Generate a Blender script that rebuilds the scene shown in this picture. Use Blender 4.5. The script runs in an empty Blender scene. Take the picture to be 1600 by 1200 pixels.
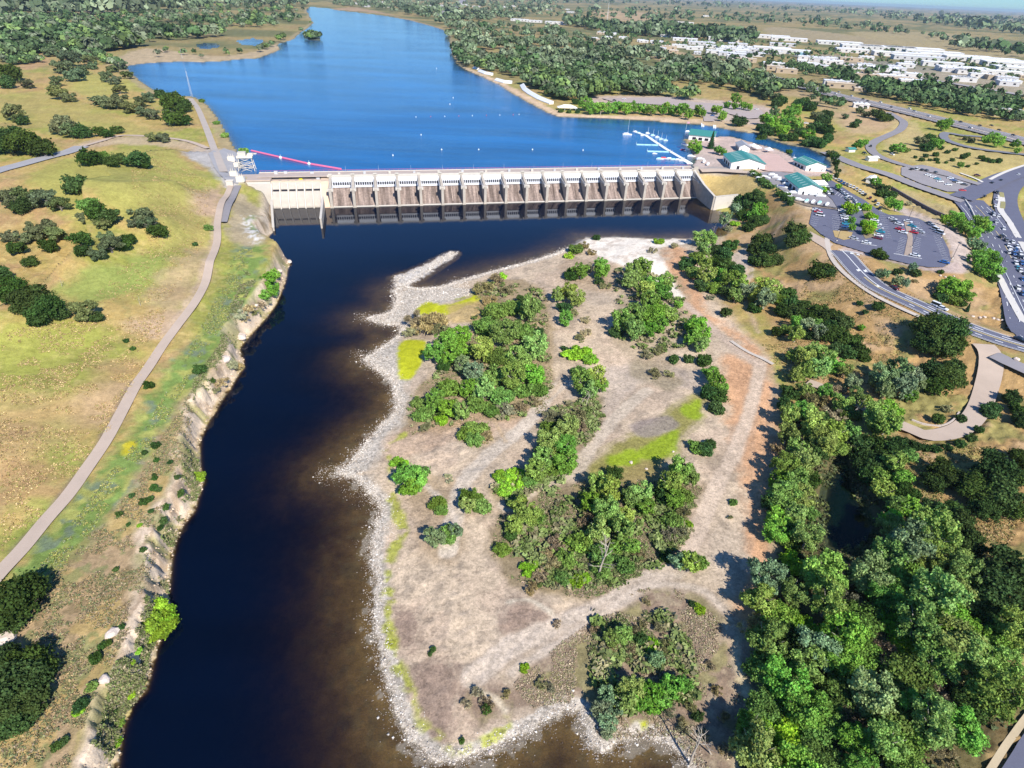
import bpy, math, random, time
import numpy as np
from mathutils import Vector, Matrix
from mathutils.bvhtree import BVHTree
T0 = time.time()
random.seed(7); RNG = np.random.default_rng(7)
SC = bpy.context.scene
COL = SC.collection

# ------------------------------------------------------------------ camera
CAM_H = 124.5; FOC = 924.0; HOR = -18.0; ROLL = math.radians(2.5)
_d = (600 - HOR) * math.cos(ROLL); PITCH = math.atan(_d / FOC)
CF = np.array([0, math.cos(PITCH), -math.sin(PITCH)])
_R0 = np.array([1.0, 0, 0]); _U0 = np.cross(_R0, CF)
CR = math.cos(ROLL) * _R0 + math.sin(ROLL) * _U0
CU = -math.sin(ROLL) * _R0 + math.cos(ROLL) * _U0
CP = np.array([0, 0, CAM_H])
cd = bpy.data.cameras.new('camera'); cam = bpy.data.objects.new('camera', cd); COL.objects.link(cam)
cd.sensor_width = 36; cd.lens = 36 * FOC / 1600; cd.clip_start = 1; cd.clip_end = 80000
cam.matrix_world = Matrix(((CR[0], CU[0], -CF[0], 0), (CR[1], CU[1], -CF[1], 0), (CR[2], CU[2], -CF[2], CAM_H), (0, 0, 0, 1)))
SC.camera = cam
# ------------------------------------------------------------------ sky, sun, exposure
SUN_EL = math.radians(41); SUN_AZ_X = 0.52           # towards the sun: (x, -1) on the ground, behind the camera
sv = Vector((SUN_AZ_X, -1, 0)).normalized() * math.cos(SUN_EL) + Vector((0, 0, math.sin(SUN_EL)))
w = bpy.data.worlds.new('World'); SC.world = w; w.use_nodes = True
nt = w.node_tree; nt.nodes.clear()
sky = nt.nodes.new('ShaderNodeTexSky'); sky.sky_type = 'NISHITA'; sky.sun_disc = False
sky.sun_elevation = SUN_EL; sky.sun_rotation = math.atan2(sv.x, sv.y); sky.altitude = 100
sky.air_density = 1.0; sky.dust_density = 0.1; sky.ozone_density = 3.0
bg = nt.nodes.new('ShaderNodeBackground'); bg.inputs[1].default_value = 0.085
wo = nt.nodes.new('ShaderNodeOutputWorld')
tint = nt.nodes.new('ShaderNodeMix'); tint.data_type = 'RGBA'; tint.blend_type = 'MULTIPLY'; tint.inputs[0].default_value = 1; tint.inputs[7].default_value = (0.52, 0.90, 1.36, 1)
nt.links.new(sky.outputs[0], tint.inputs[6]); nt.links.new(tint.outputs[2], bg.inputs[0]); nt.links.new(bg.outputs[0], wo.inputs[0])
sd = bpy.data.lights.new('sun', 'SUN'); sd.energy = 5.0; sd.angle = math.radians(0.5); sd.color = (1, 0.955, 0.88)
sun = bpy.data.objects.new('sun', sd); COL.objects.link(sun)
sun.rotation_euler = (-sv).to_track_quat('-Z', 'Y').to_euler(); sun.location = (0, -50, 300)
SC.view_settings.view_transform = 'Standard'; SC.view_settings.look = 'None'
SC.view_settings.exposure = 0.45; SC.view_settings.gamma = 1; SC.view_settings.use_curve_mapping = False
SC.render.engine = 'CYCLES'
SC.cycles.max_bounces = 6; SC.cycles.diffuse_bounces = 2; SC.cycles.glossy_bounces = 2; SC.cycles.transmission_bounces = 2
SC.cycles.transparent_max_bounces = 8; SC.cycles.volume_bounces = 0; SC.cycles.use_denoising = True
SC.cycles.sample_clamp_indirect = 4

# ------------------------------------------------------------------ small helpers
def unp(px, py, z):
    """ground position under a point of the photograph, at height z"""
    px = np.asarray(px, float); py = np.asarray(py, float)
    d = CF + CR * ((px - 800) / FOC)[..., None] + CU * ((600 - py) / FOC)[..., None]
    t = (np.asarray(z) - CAM_H) / d[..., 2]
    return CP + d * t[..., None]
def vnoise(x, y, s, seed=0):
    x = np.asarray(x) / s + seed * 17.31; y = np.asarray(y) / s + seed * 9.77
    xi = np.floor(x).astype(np.int64); yi = np.floor(y).astype(np.int64); fx = x - xi; fy = y - yi
    fx = fx * fx * (3 - 2 * fx); fy = fy * fy * (3 - 2 * fy)
    def h(a, b):
        n = (a * 374761393 + b * 668265263 + seed * 1442695) & 0xffffffff
        n = ((n ^ (n >> 13)) * 1274126177) & 0xffffffff
        return ((n ^ (n >> 16)) & 0xffff) / 65535.0
    return (h(xi, yi) * (1 - fx) + h(xi + 1, yi) * fx) * (1 - fy) + (h(xi, yi + 1) * (1 - fx) + h(xi + 1, yi + 1) * fx) * fy
def fbm(x, y, s, seed=0, o=3):
    r = 0; a = 1; t = 0
    for i in range(o):
        r = r + a * vnoise(x, y, s / 2 ** i, seed + i * 5); t += a; a *= 0.55
    return r / t
def seg_dist(X, Y, P, closed=True):
    best = np.full(X.shape, 1e18); n = len(P)
    for i in range(n if closed else n - 1):
        a = P[i]; b = P[(i + 1) % n]; dx, dy = b[0] - a[0], b[1] - a[1]
        t = np.clip(((X - a[0]) * dx + (Y - a[1]) * dy) / max(dx * dx + dy * dy, 1e-9), 0, 1)
        d = (X - a[0] - t * dx) ** 2 + (Y - a[1] - t * dy) ** 2
        best = np.minimum(best, d)
    return np.sqrt(best)
def inside(X, Y, P):
    r = np.zeros(X.shape, bool); n = len(P)
    for i in range(n):
        x1, y1 = P[i][0], P[i][1]; x2, y2 = P[(i + 1) % n][0], P[(i + 1) % n][1]
        if y1 == y2: continue
        c = ((y1 > Y) != (y2 > Y)); r ^= c & (X < (x2 - x1) * (Y - y1) / (y2 - y1) + x1)
    return r
def sdist(X, Y, P, far=80.0):
    """signed distance to polygon, positive outside"""
    P = np.asarray(P)[:, :2]; out = np.full(X.shape, far)
    m = (X > P[:, 0].min() - far) & (X < P[:, 0].max() + far) & (Y > P[:, 1].min() - far) & (Y < P[:, 1].max() + far)
    if m.any():
        d = seg_dist(X[m], Y[m], P); ins = inside(X[m], Y[m], P); d[ins] *= -1; out[m] = np.minimum(d, far)
    return out
def sm(e0, e1, x):
    t = np.clip((x - e0) / (e1 - e0), 0, 1); return t * t * (3 - 2 * t)

def tag(o, label=None, cat=None, group=None, kind=None):
    if label: o['label'] = label
    if cat: o['category'] = cat
    if group: o['group'] = group
    if kind: o['kind'] = kind
    return o
def empty(name, loc=(0, 0, 0), rz=0.0, **k):
    o = bpy.data.objects.new(name, None); COL.objects.link(o); o.location = loc; o.rotation_euler = (0, 0, rz)
    o.empty_display_size = 0.5; return tag(o, **k)
def link(name, me, parent=None, **k):
    o = bpy.data.objects.new(name, me); COL.objects.link(o)
    if parent: o.parent = parent
    return tag(o, **k)
def copy_tree(o, parent=None):
    c = o.copy(); COL.objects.link(c)
    if parent: c.parent = parent
    for ch in o.children: copy_tree(ch, c)
    return c
class MB:
    """collects simple shapes into one mesh"""
    def __init__(s): s.v = []; s.f = []
    def add(s, v, f):
        b = len(s.v); s.v += [tuple(map(float, p)) for p in v]; s.f += [tuple(i + b for i in q) for q in f]; return s
    def box(s, x0, x1, y0, y1, z0, z1):
        v = [(x0, y0, z0), (x1, y0, z0), (x1, y1, z0), (x0, y1, z0), (x0, y0, z1), (x1, y0, z1), (x1, y1, z1), (x0, y1, z1)]
        return s.add(v, [(0, 3, 2, 1), (4, 5, 6, 7), (0, 1, 5, 4), (1, 2, 6, 5), (2, 3, 7, 6), (3, 0, 4, 7)])
    def prism(s, prof, x0, x1):
        """profile in (y, z), extruded along x"""
        n = len(prof); v = [(x0, a, b) for a, b in prof] + [(x1, a, b) for a, b in prof]
        f = [(i, (i + 1) % n, n + (i + 1) % n, n + i) for i in range(n)] + [tuple(range(n))[::-1], tuple(range(n, 2 * n))]
        return s.add(v, f)
    def slab(s, poly, z0, z1):
        n = len(poly); v = [(p[0], p[1], z0) for p in poly] + [(p[0], p[1], z1) for p in poly]
        f = [(i, (i + 1) % n, n + (i + 1) % n, n + i) for i in range(n)] + [tuple(range(n))[::-1], tuple(range(n, 2 * n))]
        return s.add(v, f)
    def tube(s, pts, rad, n=6):
        pts = [Vector(p) for p in pts]; rings = []
        if not hasattr(rad, '__len__'): rad = [rad] * len(pts)
        v = []; f = []
        for i, p in enumerate(pts):
            d = (pts[min(i + 1, len(pts) - 1)] - pts[max(i - 1, 0)])
            d = d.normalized() if d.length > 1e-6 else Vector((0, 0, 1))
            a = d.cross(Vector((0, 0, 1)) if abs(d.z) < 0.9 else Vector((1, 0, 0))).normalized(); b = d.cross(a)
            for k in range(n):
                t = 2 * math.pi * k / n; v.append(p + (a * math.cos(t) + b * math.sin(t)) * rad[i])
        for i in range(len(pts) - 1):
            for k in range(n): f.append((i * n + k, i * n + (k + 1) % n, (i + 1) * n + (k + 1) % n, (i + 1) * n + k))
        f.append(tuple(range(n))); f.append(tuple(range((len(pts) - 1) * n, len(pts) * n))[::-1])
        return s.add(v, f)
    def bar(s, a, b, w, h=None):
        """square bar between two points"""
        return s.tube([a, b], (w if h is None else (w + h) / 2) * 0.7, 4)
    def mesh(s, name, mat, smooth=False):
        me = bpy.data.meshes.new(name); me.from_pydata(s.v, [], s.f)
        if mat: me.materials.append(mat)
        import bmesh as _b
        bm = _b.new(); bm.from_mesh(me); _b.ops.recalc_face_normals(bm, faces=bm.faces); bm.to_mesh(me); bm.free()
        if smooth: me.polygons.foreach_set('use_smooth', [True] * len(me.polygons))
        return me
    def build(s, name, mat, parent=None, smooth=False, **k):
        return link(name, s.mesh(name, mat, smooth), parent, **k)
def np_mesh(name, V, F, mat=None, smooth=False):
    me = bpy.data.meshes.new(name); V = np.asarray(V, np.float32); F = np.asarray(F, np.int32); k = F.shape[1]
    me.vertices.add(len(V)); me.vertices.foreach_set('co', V.ravel())
    me.loops.add(F.size); me.loops.foreach_set('vertex_index', F.ravel())
    me.polygons.add(len(F)); me.polygons.foreach_set('loop_start', np.arange(0, F.size, k, dtype=np.int32))
    me.polygons.foreach_set('use_smooth', np.full(len(F), smooth)); me.update(calc_edges=True)
    if mat: me.materials.append(mat)
    return me

# ------------------------------------------------------------------ materials
def newmat(name):
    m = bpy.data.materials.new(name); m.use_nodes = True; m.node_tree.nodes.clear(); return m, m.node_tree
def N(nt, t, **k):
    n = nt.nodes.new(t)
    for a, b in k.items(): setattr(n, a, b)
    return n
def L(nt, a, b): nt.links.new(a, b)
def mixc(nt, fac, a, b, mode='MIX'):
    n = N(nt, 'ShaderNodeMix', data_type='RGBA', blend_type=mode); n.clamp_factor = True
    for s, v in ((n.inputs[0], fac), (n.inputs[6], a), (n.inputs[7], b)):
        if hasattr(v, 'links'): L(nt, v, s)
        elif isinstance(v, (int, float)): s.default_value = v
        else: s.default_value = (*v, 1)
    return n.outputs[2]
def mth(nt, op, a, b=0.0, c=0.0):
    n = N(nt, 'ShaderNodeMath', operation=op)
    for s, v in zip(n.inputs, (a, b, c)):
        if hasattr(v, 'links'): L(nt, v, s)
        else: s.default_value = v
    return n.outputs[0]
def noise(nt, scale, detail=3, rough=0.6, vec=None):
    n = N(nt, 'ShaderNodeTexNoise'); n.inputs['Scale'].default_value = scale; n.inputs['Detail'].default_value = detail
    n.inputs['Roughness'].default_value = rough
    if vec is None: vec = N(nt, 'ShaderNodeNewGeometry').outputs['Position']
    L(nt, vec, n.inputs['Vector']); return n.outputs[0]
def remap(nt, v, a, b, c=0.0, d=1.0):
    n = N(nt, 'ShaderNodeMapRange'); n.inputs[1].default_value = a; n.inputs[2].default_value = b
    n.inputs[3].default_value = c; n.inputs[4].default_value = d; L(nt, v, n.inputs[0]); return n.outputs[0]
def plain(name, col, rough=0.8, var=0.25, scale=0.6, spec=0.3, metal=0.0, scale2=None, bump=0.0, objcol=False):
    """painted or mineral surface with mottled wear"""
    m, nt = newmat(name); o = N(nt, 'ShaderNodeOutputMaterial'); b = N(nt, 'ShaderNodeBsdfPrincipled')
    n1 = noise(nt, scale, 4); n2 = noise(nt, scale2 or scale * 6, 3)
    f = mth(nt, 'ADD', mth(nt, 'MULTIPLY', n1, 0.6), mth(nt, 'MULTIPLY', n2, 0.4))
    f = remap(nt, f, 0.3, 0.7, 1 - var, 1 + var)
    base = col
    if objcol: base = N(nt, 'ShaderNodeObjectInfo').outputs['Color']
    c = mixc(nt, 1.0, base, f, 'MULTIPLY')
    L(nt, c, b.inputs['Base Color']); b.inputs['Roughness'].default_value = rough
    b.inputs['Specular IOR Level'].default_value = spec; b.inputs['Metallic'].default_value = metal
    if bump:
        bp = N(nt, 'ShaderNodeBump'); bp.inputs['Strength'].default_value = bump; bp.inputs['Distance'].default_value = 0.1
        L(nt, n2, bp.inputs['Height']); L(nt, bp.outputs[0], b.inputs['Normal'])
    L(nt, b.outputs[0], o.inputs[0]); return m
# ------------------------------------------------------------------ the lie of the land
ZL = 14.6; ZD = 16.5                       # lake level, dam deck level; the river below the dam is z = 0
DA = unp(519, 325, 0)[:2]; DB = unp(1092, 310, 0)[:2]
DL = float(np.linalg.norm(DB - DA)); DU = (DB - DA) / DL; DV = np.array([-DU[1], DU[0]])
def dam_pt(s, v): return DA + DU * s + DV * v
PITCH_BAY = DL / 18
def px(pts, z=0.0):
    a = np.asarray(pts, float); return unp(a[:, 0], a[:, 1], z)[:, :2]

LEFT_BANK = [(427,362),(416,374),(426,392),(440,400),(455,409),(450,420),(446,440),(440,455),(432,475),(418,494),(402,512),(387,528),(374,545),(380,560),(381,575),
 (370,590),(362,603),(345,628),(328,655),(314,682),(312,700),(313,728),(318,752),(311,775),(303,800),(286,820),(275,845),(269,870),(266,900),(263,930),(268,960),
 (250,1000),(242,1020),(236,1050),(228,1080),(206,1100),(194,1130),(188,1165),(183,1200),(172,1300)]
ISLAND = [(1120,1300),(1095,1225),(1075,1200),(1065,1182),(1052,1166),(1032,1156),(1010,1152),(985,1155),(962,1165),(942,1172),(926,1165),(916,1150),(912,1130),(903,1113),(882,1106),(862,1118),
 (830,1140),(800,1156),(778,1168),(748,1180),(715,1187),(688,1190),(662,1178),(642,1155),(625,1120),(611,1080),(602,1045),(595,1010),(588,985),(585,955),(588,930),(590,908),(583,885),(581,860),(586,840),
 (589,815),(598,800),(593,785),(576,768),(560,748),(527,738),(548,724),(563,703),(582,680),(602,660),(617,645),(621,628),(617,610),(610,592),(590,577),(573,560),(600,541),(626,522),(627,508),
 (603,506),(575,497),(612,488),(622,468),(618,455),(630,447),(655,452),(690,449),(715,440),(745,432),(772,424),(800,417),(850,403),(880,392),(903,380),(915,372),(960,371),(1020,374),(1080,373),(1112,371),(1135,369),(1144,355),(1136,336),(1116,326)]
BAR = [(622,434),(648,424),(672,413),(690,403),(708,395),(702,402),(686,411),(672,420),(652,433),(634,443),(622,444)]
dback = [tuple(dam_pt(DL + 1, 20)), tuple(dam_pt(-46, 20)), tuple(dam_pt(-46, 10)), tuple(dam_pt(-36, 1))]
RIV = np.array([tuple(p) for p in px(LEFT_BANK)] + [tuple(p) for p in px(ISLAND)] + dback)
LB_W = px(LEFT_BANK); IS_W = px(ISLAND)
BAR_W = px(BAR)
POOL = px([(1308,722),(1292,748),(1284,780),(1284,820),(1290,852),(1312,866),(1342,862),(1368,850),(1363,820),(1350,790),(1336,760),(1326,735),(1318,720)], 1.2)
ZP = 1.2
LAKE_PX = [(372,238),(362,222),(354,207),(344,190),(333,174),(320,160),(300,150),(276,150),(252,146),(232,136),(214,122),(204,112),(195,104),(220,100),(260,97),(300,97),(340,97),(370,93),(400,92),
 (425,83),(440,77),(432,70),(460,61),(466,54),(480,45),(490,36),(484,25),(479,15),(484,11),(512,13),(530,17),(560,20),(600,25),(640,32),(670,40),(693,47),(700,56),(703,70),(706,85),(713,99),(725,108),(750,119),(780,133),
 (800,146),(830,163),(855,176),(875,183),(900,184),(940,184),(980,187),(1020,189),(1060,193),(1095,195),(1115,198),(1140,203),(1165,207),(1185,209),(1200,216),(1215,222),(1240,228),(1262,231),(1285,242),(1297,252),(1296,263),
 (1280,262),(1262,256),(1245,250),(1230,240),(1215,233),(1200,229),(1180,224),(1160,218),(1140,213),(1115,214),(1085,214),(1068,218),(1072,228),(1080,238),(1086,250)]
_b = [tuple(dam_pt(DL + 2, 25)), tuple(dam_pt(-62, 25)), tuple(dam_pt(-66, 34))]
LAKE = np.array([tuple(p) for p in px(LAKE_PX, ZL)] + _b)
PONDS = [px(q, ZL) for q in ([(305,70),(325,67),(345,70),(340,75),(315,76)], [(370,64),(395,60),(412,64),(400,72),(380,70)])]
ISLET = px([(476,59),(490,56),(503,58),(504,63),(480,64)], ZL)

HC = [  # px, py, height
 (362,292,20.5),(350,285,20.5),(335,240,20.5),(320,200,20),(305,165,20),(345,322,19.5),(342,352,18.5),(338,392,17.5),(318,450,15.5),(275,515,13.5),(230,580,12),(190,650,11),(140,730,10),(70,820,9),(0,900,8.5),
 (385,395,12),(382,440,11),(360,490,10),(345,550,9),(310,600,8.5),(280,655,8.5),(285,720,8),(280,790,8),(245,850,7.5),(238,900,7.5),(220,965,7),(165,1030,7),(135,1090,7),(110,1200,7),(40,1000,8),(30,1120,8),
 (375,300,17),(400,315,11),(428,345,3.5),(400,360,8),(425,328,5),
 (-60,900,14),(-60,700,20),(0,780,13),(0,600,20),(100,600,17),(0,480,26),(150,480,20),(230,460,18),(100,380,31),(0,350,35),(230,330,33),(300,330,21),(270,400,22),(150,280,42),(60,300,40),(230,235,38),(120,250,38),(300,270,26),(185,262,44),(245,262,42),(140,275,43),
 (0,262,29),(90,240,30),(160,222,31),(280,222,24),(0,180,36),(100,170,38),(200,190,32),(0,120,46),(100,100,50),(180,130,32),(270,180,24),(0,60,60),(150,60,50),(300,70,20),(300,40,45),(420,60,24),(400,20,60),(200,10,90),(0,10,110),(480,5,80),
 (900,440,2),(1000,600,2.2),(720,640,1.6),(850,650,2),(750,850,1.8),(700,950,1.8),(900,820,2.2),(1000,950,2.2),(1000,1060,2),(1100,1000,2.4),(850,1050,1.8),(1120,1150,2.2),(1120,800,2.4),(1170,650,2.6),(980,400,2.5),(1040,440,2.5),
 (1140,480,3.5),(1180,520,3.2),(1200,600,3),(1210,700,2.6),(1200,850,2.6),(1190,1000,2.6),
 (1100,380,3),(1150,365,4),(1180,400,5),(1230,440,6),(1260,520,5),(1320,580,5.5),(1300,680,2.2),(1250,780,2),(1380,800,2.5),(1420,860,4),(1340,900,2.4),
 (1100,285,20),(1160,290,19),(1180,320,14),(1130,300,15),(1230,345,16),(1200,370,10),(1280,400,15),(1250,450,9),(1322,452,12.8),(1300,520,7),(1400,500,14),(1380,560,8),(1440,560,12),(1480,620,9),(1420,665,6.5),(1480,685,6.5),(1540,640,10),
 (1560,760,8),(1500,720,7),(1450,800,5),(1560,880,7),(1600,1000,8),(1500,1000,5),(1400,1050,4),(1300,1050,3),(1560,1190,7),(1450,1190,5),(1250,1190,3),
 (1300,380,17.5),(1290,330,19),(1380,380,18),(1450,410,17.5),(1322,402,17.4),(1336,418,17.2),(1352,434,17),(1372,449,16.7),(1398,462,16.2),(1345,450,15.8),(1314,410,16.6),(1430,475,15.5),(1530,520,15.5),(1600,545,16),(1500,440,17),(1200,280,20),(1120,262,20),(1150,232,19.8),(1250,260,20),(1300,300,20),(1400,330,19),
 (1480,370,18.5),(1560,400,18.5),(1590,470,17),(1530,320,21),(1450,310,20.5),(1350,262,20.5),(1560,280,22),(1500,350,16.5),
 (1400,240,22),(1500,250,23),(1400,170,25),(1600,215,25),(1200,125,25),(1200,180,22),(1000,160,20),(900,120,21),(800,100,22),(750,60,24),(1100,100,25),(1300,90,26),(1500,90,26),(1600,130,26),
 (900,40,28),(1100,50,28),(1300,50,28),(1500,60,28),(700,10,40),(600,10,45),(1100,10,34),(900,5,40),(1350,25,30),(1590,38,30)]
_h = np.array(HC, float); _h[:, 2] -= 3.9 * np.clip((_h[:, 2] - 7) / 9, 0, 1)
_p = unp(_h[:, 0], _h[:, 1], _h[:, 2])
HCX, HCY, HCZ = _p[:, 0], _p[:, 1], _h[:, 2]
def base_h(X, Y):
    sc = 9 + 0.055 * np.hypot(X, Y); num = 0; den = 0
    for a, b, z in zip(HCX, HCY, HCZ):
        wgt = 1.0 / (((X - a) ** 2 + (Y - b) ** 2) / sc ** 2 + 0.25) ** 1.7
        num = num + wgt * z; den = den + wgt
    return num / den
LOTP = px([(1186,268),(1272,280),(1306,284),(1352,312),(1376,328),(1412,335),(1456,350),(1474,369),(1484,392),(1488,410),(1474,420),(1420,416),(1330,392),(1300,386),(1262,370),(1264,330),(1240,312),(1196,284)], 14.6)
_k = [(1300,380),(1380,392),(1450,410),(1290,330),(1200,280),(1380,335),(1270,290),(1470,360)]; _z = [13.5, 13.6, 13.6, 14.6, 15.9, 14.6, 15.6, 14.2]; _q = px(_k, 14.6)
_pl = np.linalg.lstsq(np.c_[_q, np.ones(len(_q))], np.array(_z), rcond=None)[0]
RDP = px([(1308,388),(1322,402),(1336,418),(1352,434),(1372,449),(1398,462),(1430,476),(1462,491),(1500,508),(1540,523),(1580,536),(1640,552)], 13.0)
def height(X, Y):
    """returns height and distance fields"""
    X = np.asarray(X, float); Y = np.asarray(Y, float)
    z = base_h(X, Y)
    dR = sdist(X, Y, RIV); dR = dR + (fbm(X, Y, 2.4, 19, 3) - .5) * 2.4 * ((X > -45) | (Y < 200)) * (Y < 330) * (dR > -6) * (dR < 6); dLk = sdist(X, Y, LAKE, 200); dP = sdist(X, Y, POOL, 30); dB = sdist(X, Y, BAR_W, 30)
    near = dR < 79
    dl = np.full(X.shape, 200.0); di = np.full(X.shape, 200.0)
    dl[near] = seg_dist(X[near], Y[near], LB_W, False); di[near] = seg_dist(X[near], Y[near], IS_W, False)
    left = dl < di
    n1 = fbm(X, Y, 9, 1); n2 = fbm(X, Y, 2.6, 2, 3); n3 = fbm(X, Y, 60, 3)
    # land noise
    flat = sm(60, 110, X) * sm(120, 160, Y + (X - 120) * .5)
    z = z + (1 - .94 * flat) * (n1 - 0.5) * np.where(left | (X < -60), 1.0, 0.35) * np.clip(np.abs(dR) / 15, 0, 1) + (n3 - 0.5) * (.4 + 3.4 * sm(19, 30, z)) * (1 - .9 * flat * (Y < 900))
    # left bank: a broken cliff with a narrow ledge at the water
    dd = np.maximum(dR + (n2 - 0.5) * 1.3, 0); cl = 0.25 + 0.45 * sm(0, 1.4, dd) + np.clip(dd - 0.6 - n1 * 1.8, 0, 99) * (2.6 + 1.0 * n1)
    rg = 1 - np.abs(fbm(X, Y, 3.2, 9, 3) * 2 - 1) * 2; cl = cl + rg * 0.4 * sm(.6, 2.5, dd) + (fbm(X, Y, 7, 29, 2) - .5) * .4 * sm(1, 4, dd)
    # near the dam the left bank is a rock slope
    isl = 0.02 + np.minimum(dd, .9) * .17 + dd * (0.06 + 0.03 * n2) + 0.10 * (n2 - 0.5) * sm(0, 3, dd)
    bank = np.where(left, cl, isl)
    z = np.where(dR > 0, np.minimum(z, bank), z)
    # river bed
    dep = np.minimum(0.16 * np.maximum(dl, 0) * 6, 0.038 * np.maximum(di - 2, 0) + 0.0011 * np.maximum(di - 8, 0) ** 2 + 0.03) + (n2 - 0.5) * 0.22 * np.clip(-dR / 2, 0, 1)
    dep = np.clip(dep + np.clip(-dR, 0, 1) * .10, 0.02, 7.5)
    z = np.where(dR <= 0, -dep, z)
    z = np.where((dB < 6) & (dR <= 0), np.maximum(z, 0.05 - 0.09 * np.maximum(dB, 0) + (n2 - .5) * .42 + np.clip(-dB, 0, 1.5) * 0.06), z)
    # island relief
    # lake and ponds
    lb = 0.25 + np.maximum(dLk, 0) * 0.22
    z = np.where((dLk > 0) & (dLk < 190) & (dR > 5), np.minimum(z, np.maximum(ZL + lb, 0)), z)
    z = np.where((dLk > 0) & (dR > 5) & (dLk < 6), np.maximum(z, ZL + 0.15 + dLk * .05), z)
    z = np.where(dLk <= 0, ZL + np.maximum(dLk * 0.25, -6) - 0.1, z)
    vv = (X - DA[0]) * DV[0] + (Y - DA[1]) * DV[1]
    uu = (X - DA[0]) * DU[0] + (Y - DA[1]) * DU[1]
    z = np.where((vv > 21) & (dLk > 0), np.maximum(z, ZL + 0.5), z)
    side = (uu > DL + 3) | (uu < -80)
    z = np.where(side & (dLk > 0) & (vv <= 21) & (vv > -160), np.maximum(z, (ZL + 0.5) - (21 - vv) * 0.13 - 14 * np.exp(-np.maximum(uu - DL - 3, 0) / 16.) * (uu > 0) * sm(0, 12, 21 - vv)), z)
    for pd in PONDS:
        dp = sdist(X, Y, pd, 60); z = np.where(dp <= 0, ZL - 1, z)
    z = np.where(sdist(X, Y, ISLET, 60) < 0, ZL + 0.8, z)
    z = np.where(dP < 12, np.minimum(z, ZP + 0.15 + np.maximum(dP, 0) * 0.5), z)
    z = np.where(dP <= 0, ZP + np.maximum(dP * 0.5, -2.5) - 0.05, z)
    m_ = (X > RDP[:, 0].min() - 40) & (X < RDP[:, 0].max() + 40) & (Y > RDP[:, 1].min() - 40) & (Y < RDP[:, 1].max() + 40)
    if m_.any():
        kr = 1 - sm(7, 34, seg_dist(X[m_], Y[m_], RDP, False)); z = np.array(z); z[m_] = z[m_] * (1 - kr) + (12.6 + .9 * sm(120, 0, np.hypot(X[m_] - RDP[0][0], Y[m_] - RDP[0][1]))) * kr
    dl_ = sdist(X, Y, LOTP, 30); k_ = 1 - sm(1, 28, dl_); z = z * (1 - k_) + (X * _pl[0] + Y * _pl[1] + _pl[2]) * k_
    return z, dR, dLk, dP, left, dl, di, dB

# sheet of ground, a fan that gets coarser with distance
pys = np.concatenate([np.arange(1262, 60, -2.45), np.arange(60, -8, -1.2), np.array([-10, -12, -13.5, -15])])
ROWS = CAM_H / np.tan(PITCH + np.arctan((pys - 600) / FOC))
ROWS = np.concatenate([[-60, -30, 0, 20], ROWS[ROWS > 24]])
us = np.linspace(-1, 1, 680)
GX = us[None, :] * (62 + 1.13 * np.maximum(ROWS, 0))[:, None]; GY = np.repeat(ROWS[:, None], len(us), 1)
H0, DR, DLK, DP, LEFTM, DLB, DIS, DBAR = height(GX, GY)
nr, nc = GX.shape
idx = np.arange(nr * nc).reshape(nr, nc)
FQ = np.stack([idx[:-1, :-1], idx[:-1, 1:], idx[1:, 1:], idx[1:, :-1]], -1).reshape(-1, 4)
print('terrain heights', round(time.time() - T0, 1), GX.size)

class Grid:
    """bilinear look-up on the fan"""
    def __init__(s, A): s.A = A
    def __call__(s, X, Y):
        X = np.asarray(X, float); Y = np.asarray(Y, float)
        r = np.clip(np.searchsorted(ROWS, Y) - 1, 0, nr - 2); ty = np.clip((Y - ROWS[r]) / (ROWS[r + 1] - ROWS[r]), 0, 1)
        wd = 62 + 1.13 * np.maximum(Y, 0); u = np.clip((X / wd + 1) / 2 * (nc - 1), 0, nc - 1.001); c = u.astype(int); tx = u - c
        A = s.A
        return (A[r, c] * (1 - tx) + A[r, c + 1] * tx) * (1 - ty) + (A[r + 1, c] * (1 - tx) + A[r + 1, c + 1] * tx) * ty
hz = Grid(H0)
_TS = np.concatenate([np.linspace(60, 700, 900), np.geomspace(702, 30000, 900)])
def at(pts, up=0.0):
    """points of the photograph -> points on the ground (or on the surface `up` metres above it)"""
    a = np.asarray(pts, float).reshape(-1, 2); out = np.zeros((len(a), 3))
    up = np.broadcast_to(np.asarray(up, float), (len(a),))
    for i, (x, y) in enumerate(a):
        d = CF + CR * (x - 800) / FOC + CU * (600 - y) / FOC; d = d / np.linalg.norm(d)
        P = CP + d * _TS[:, None]; g = hz(P[:, 0], P[:, 1]) + up[i] - P[:, 2]
        k = np.argmax(g > 0) if (g > 0).any() else len(_TS) - 1
        k = max(k, 1); t = _TS[k - 1] + (_TS[k] - _TS[k - 1]) * np.clip(-g[k - 1] / (g[k] - g[k - 1] + 1e-9), 0, 1)
        out[i] = CP + d * t
    out[:, 2] = hz(out[:, 0], out[:, 1]); return out
def pxm(P):
    """photograph pixels per metre at a place"""
    return FOC / float((np.asarray(P) - CP) @ CF)
def smooth_line(P, n=6, closed=False):
    P = np.asarray(P, float); m = len(P); out = []
    for i in range(m if closed else m - 1):
        p1 = P[i]; p2 = P[(i + 1) % m]
        p0 = P[(i - 1) % m] if (closed or i > 0) else 2 * p1 - p2
        p3 = P[(i + 2) % m] if (closed or i + 2 < m) else 2 * p2 - p1
        for k in range(n):
            t = k / n
            out.append(0.5 * ((2 * p1) + (-p0 + p2) * t + (2 * p0 - 5 * p1 + 4 * p2 - p3) * t * t + (-p0 + 3 * p1 - 3 * p2 + p3) * t ** 3))
    if not closed: out.append(P[-1])
    return np.array(out)

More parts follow.
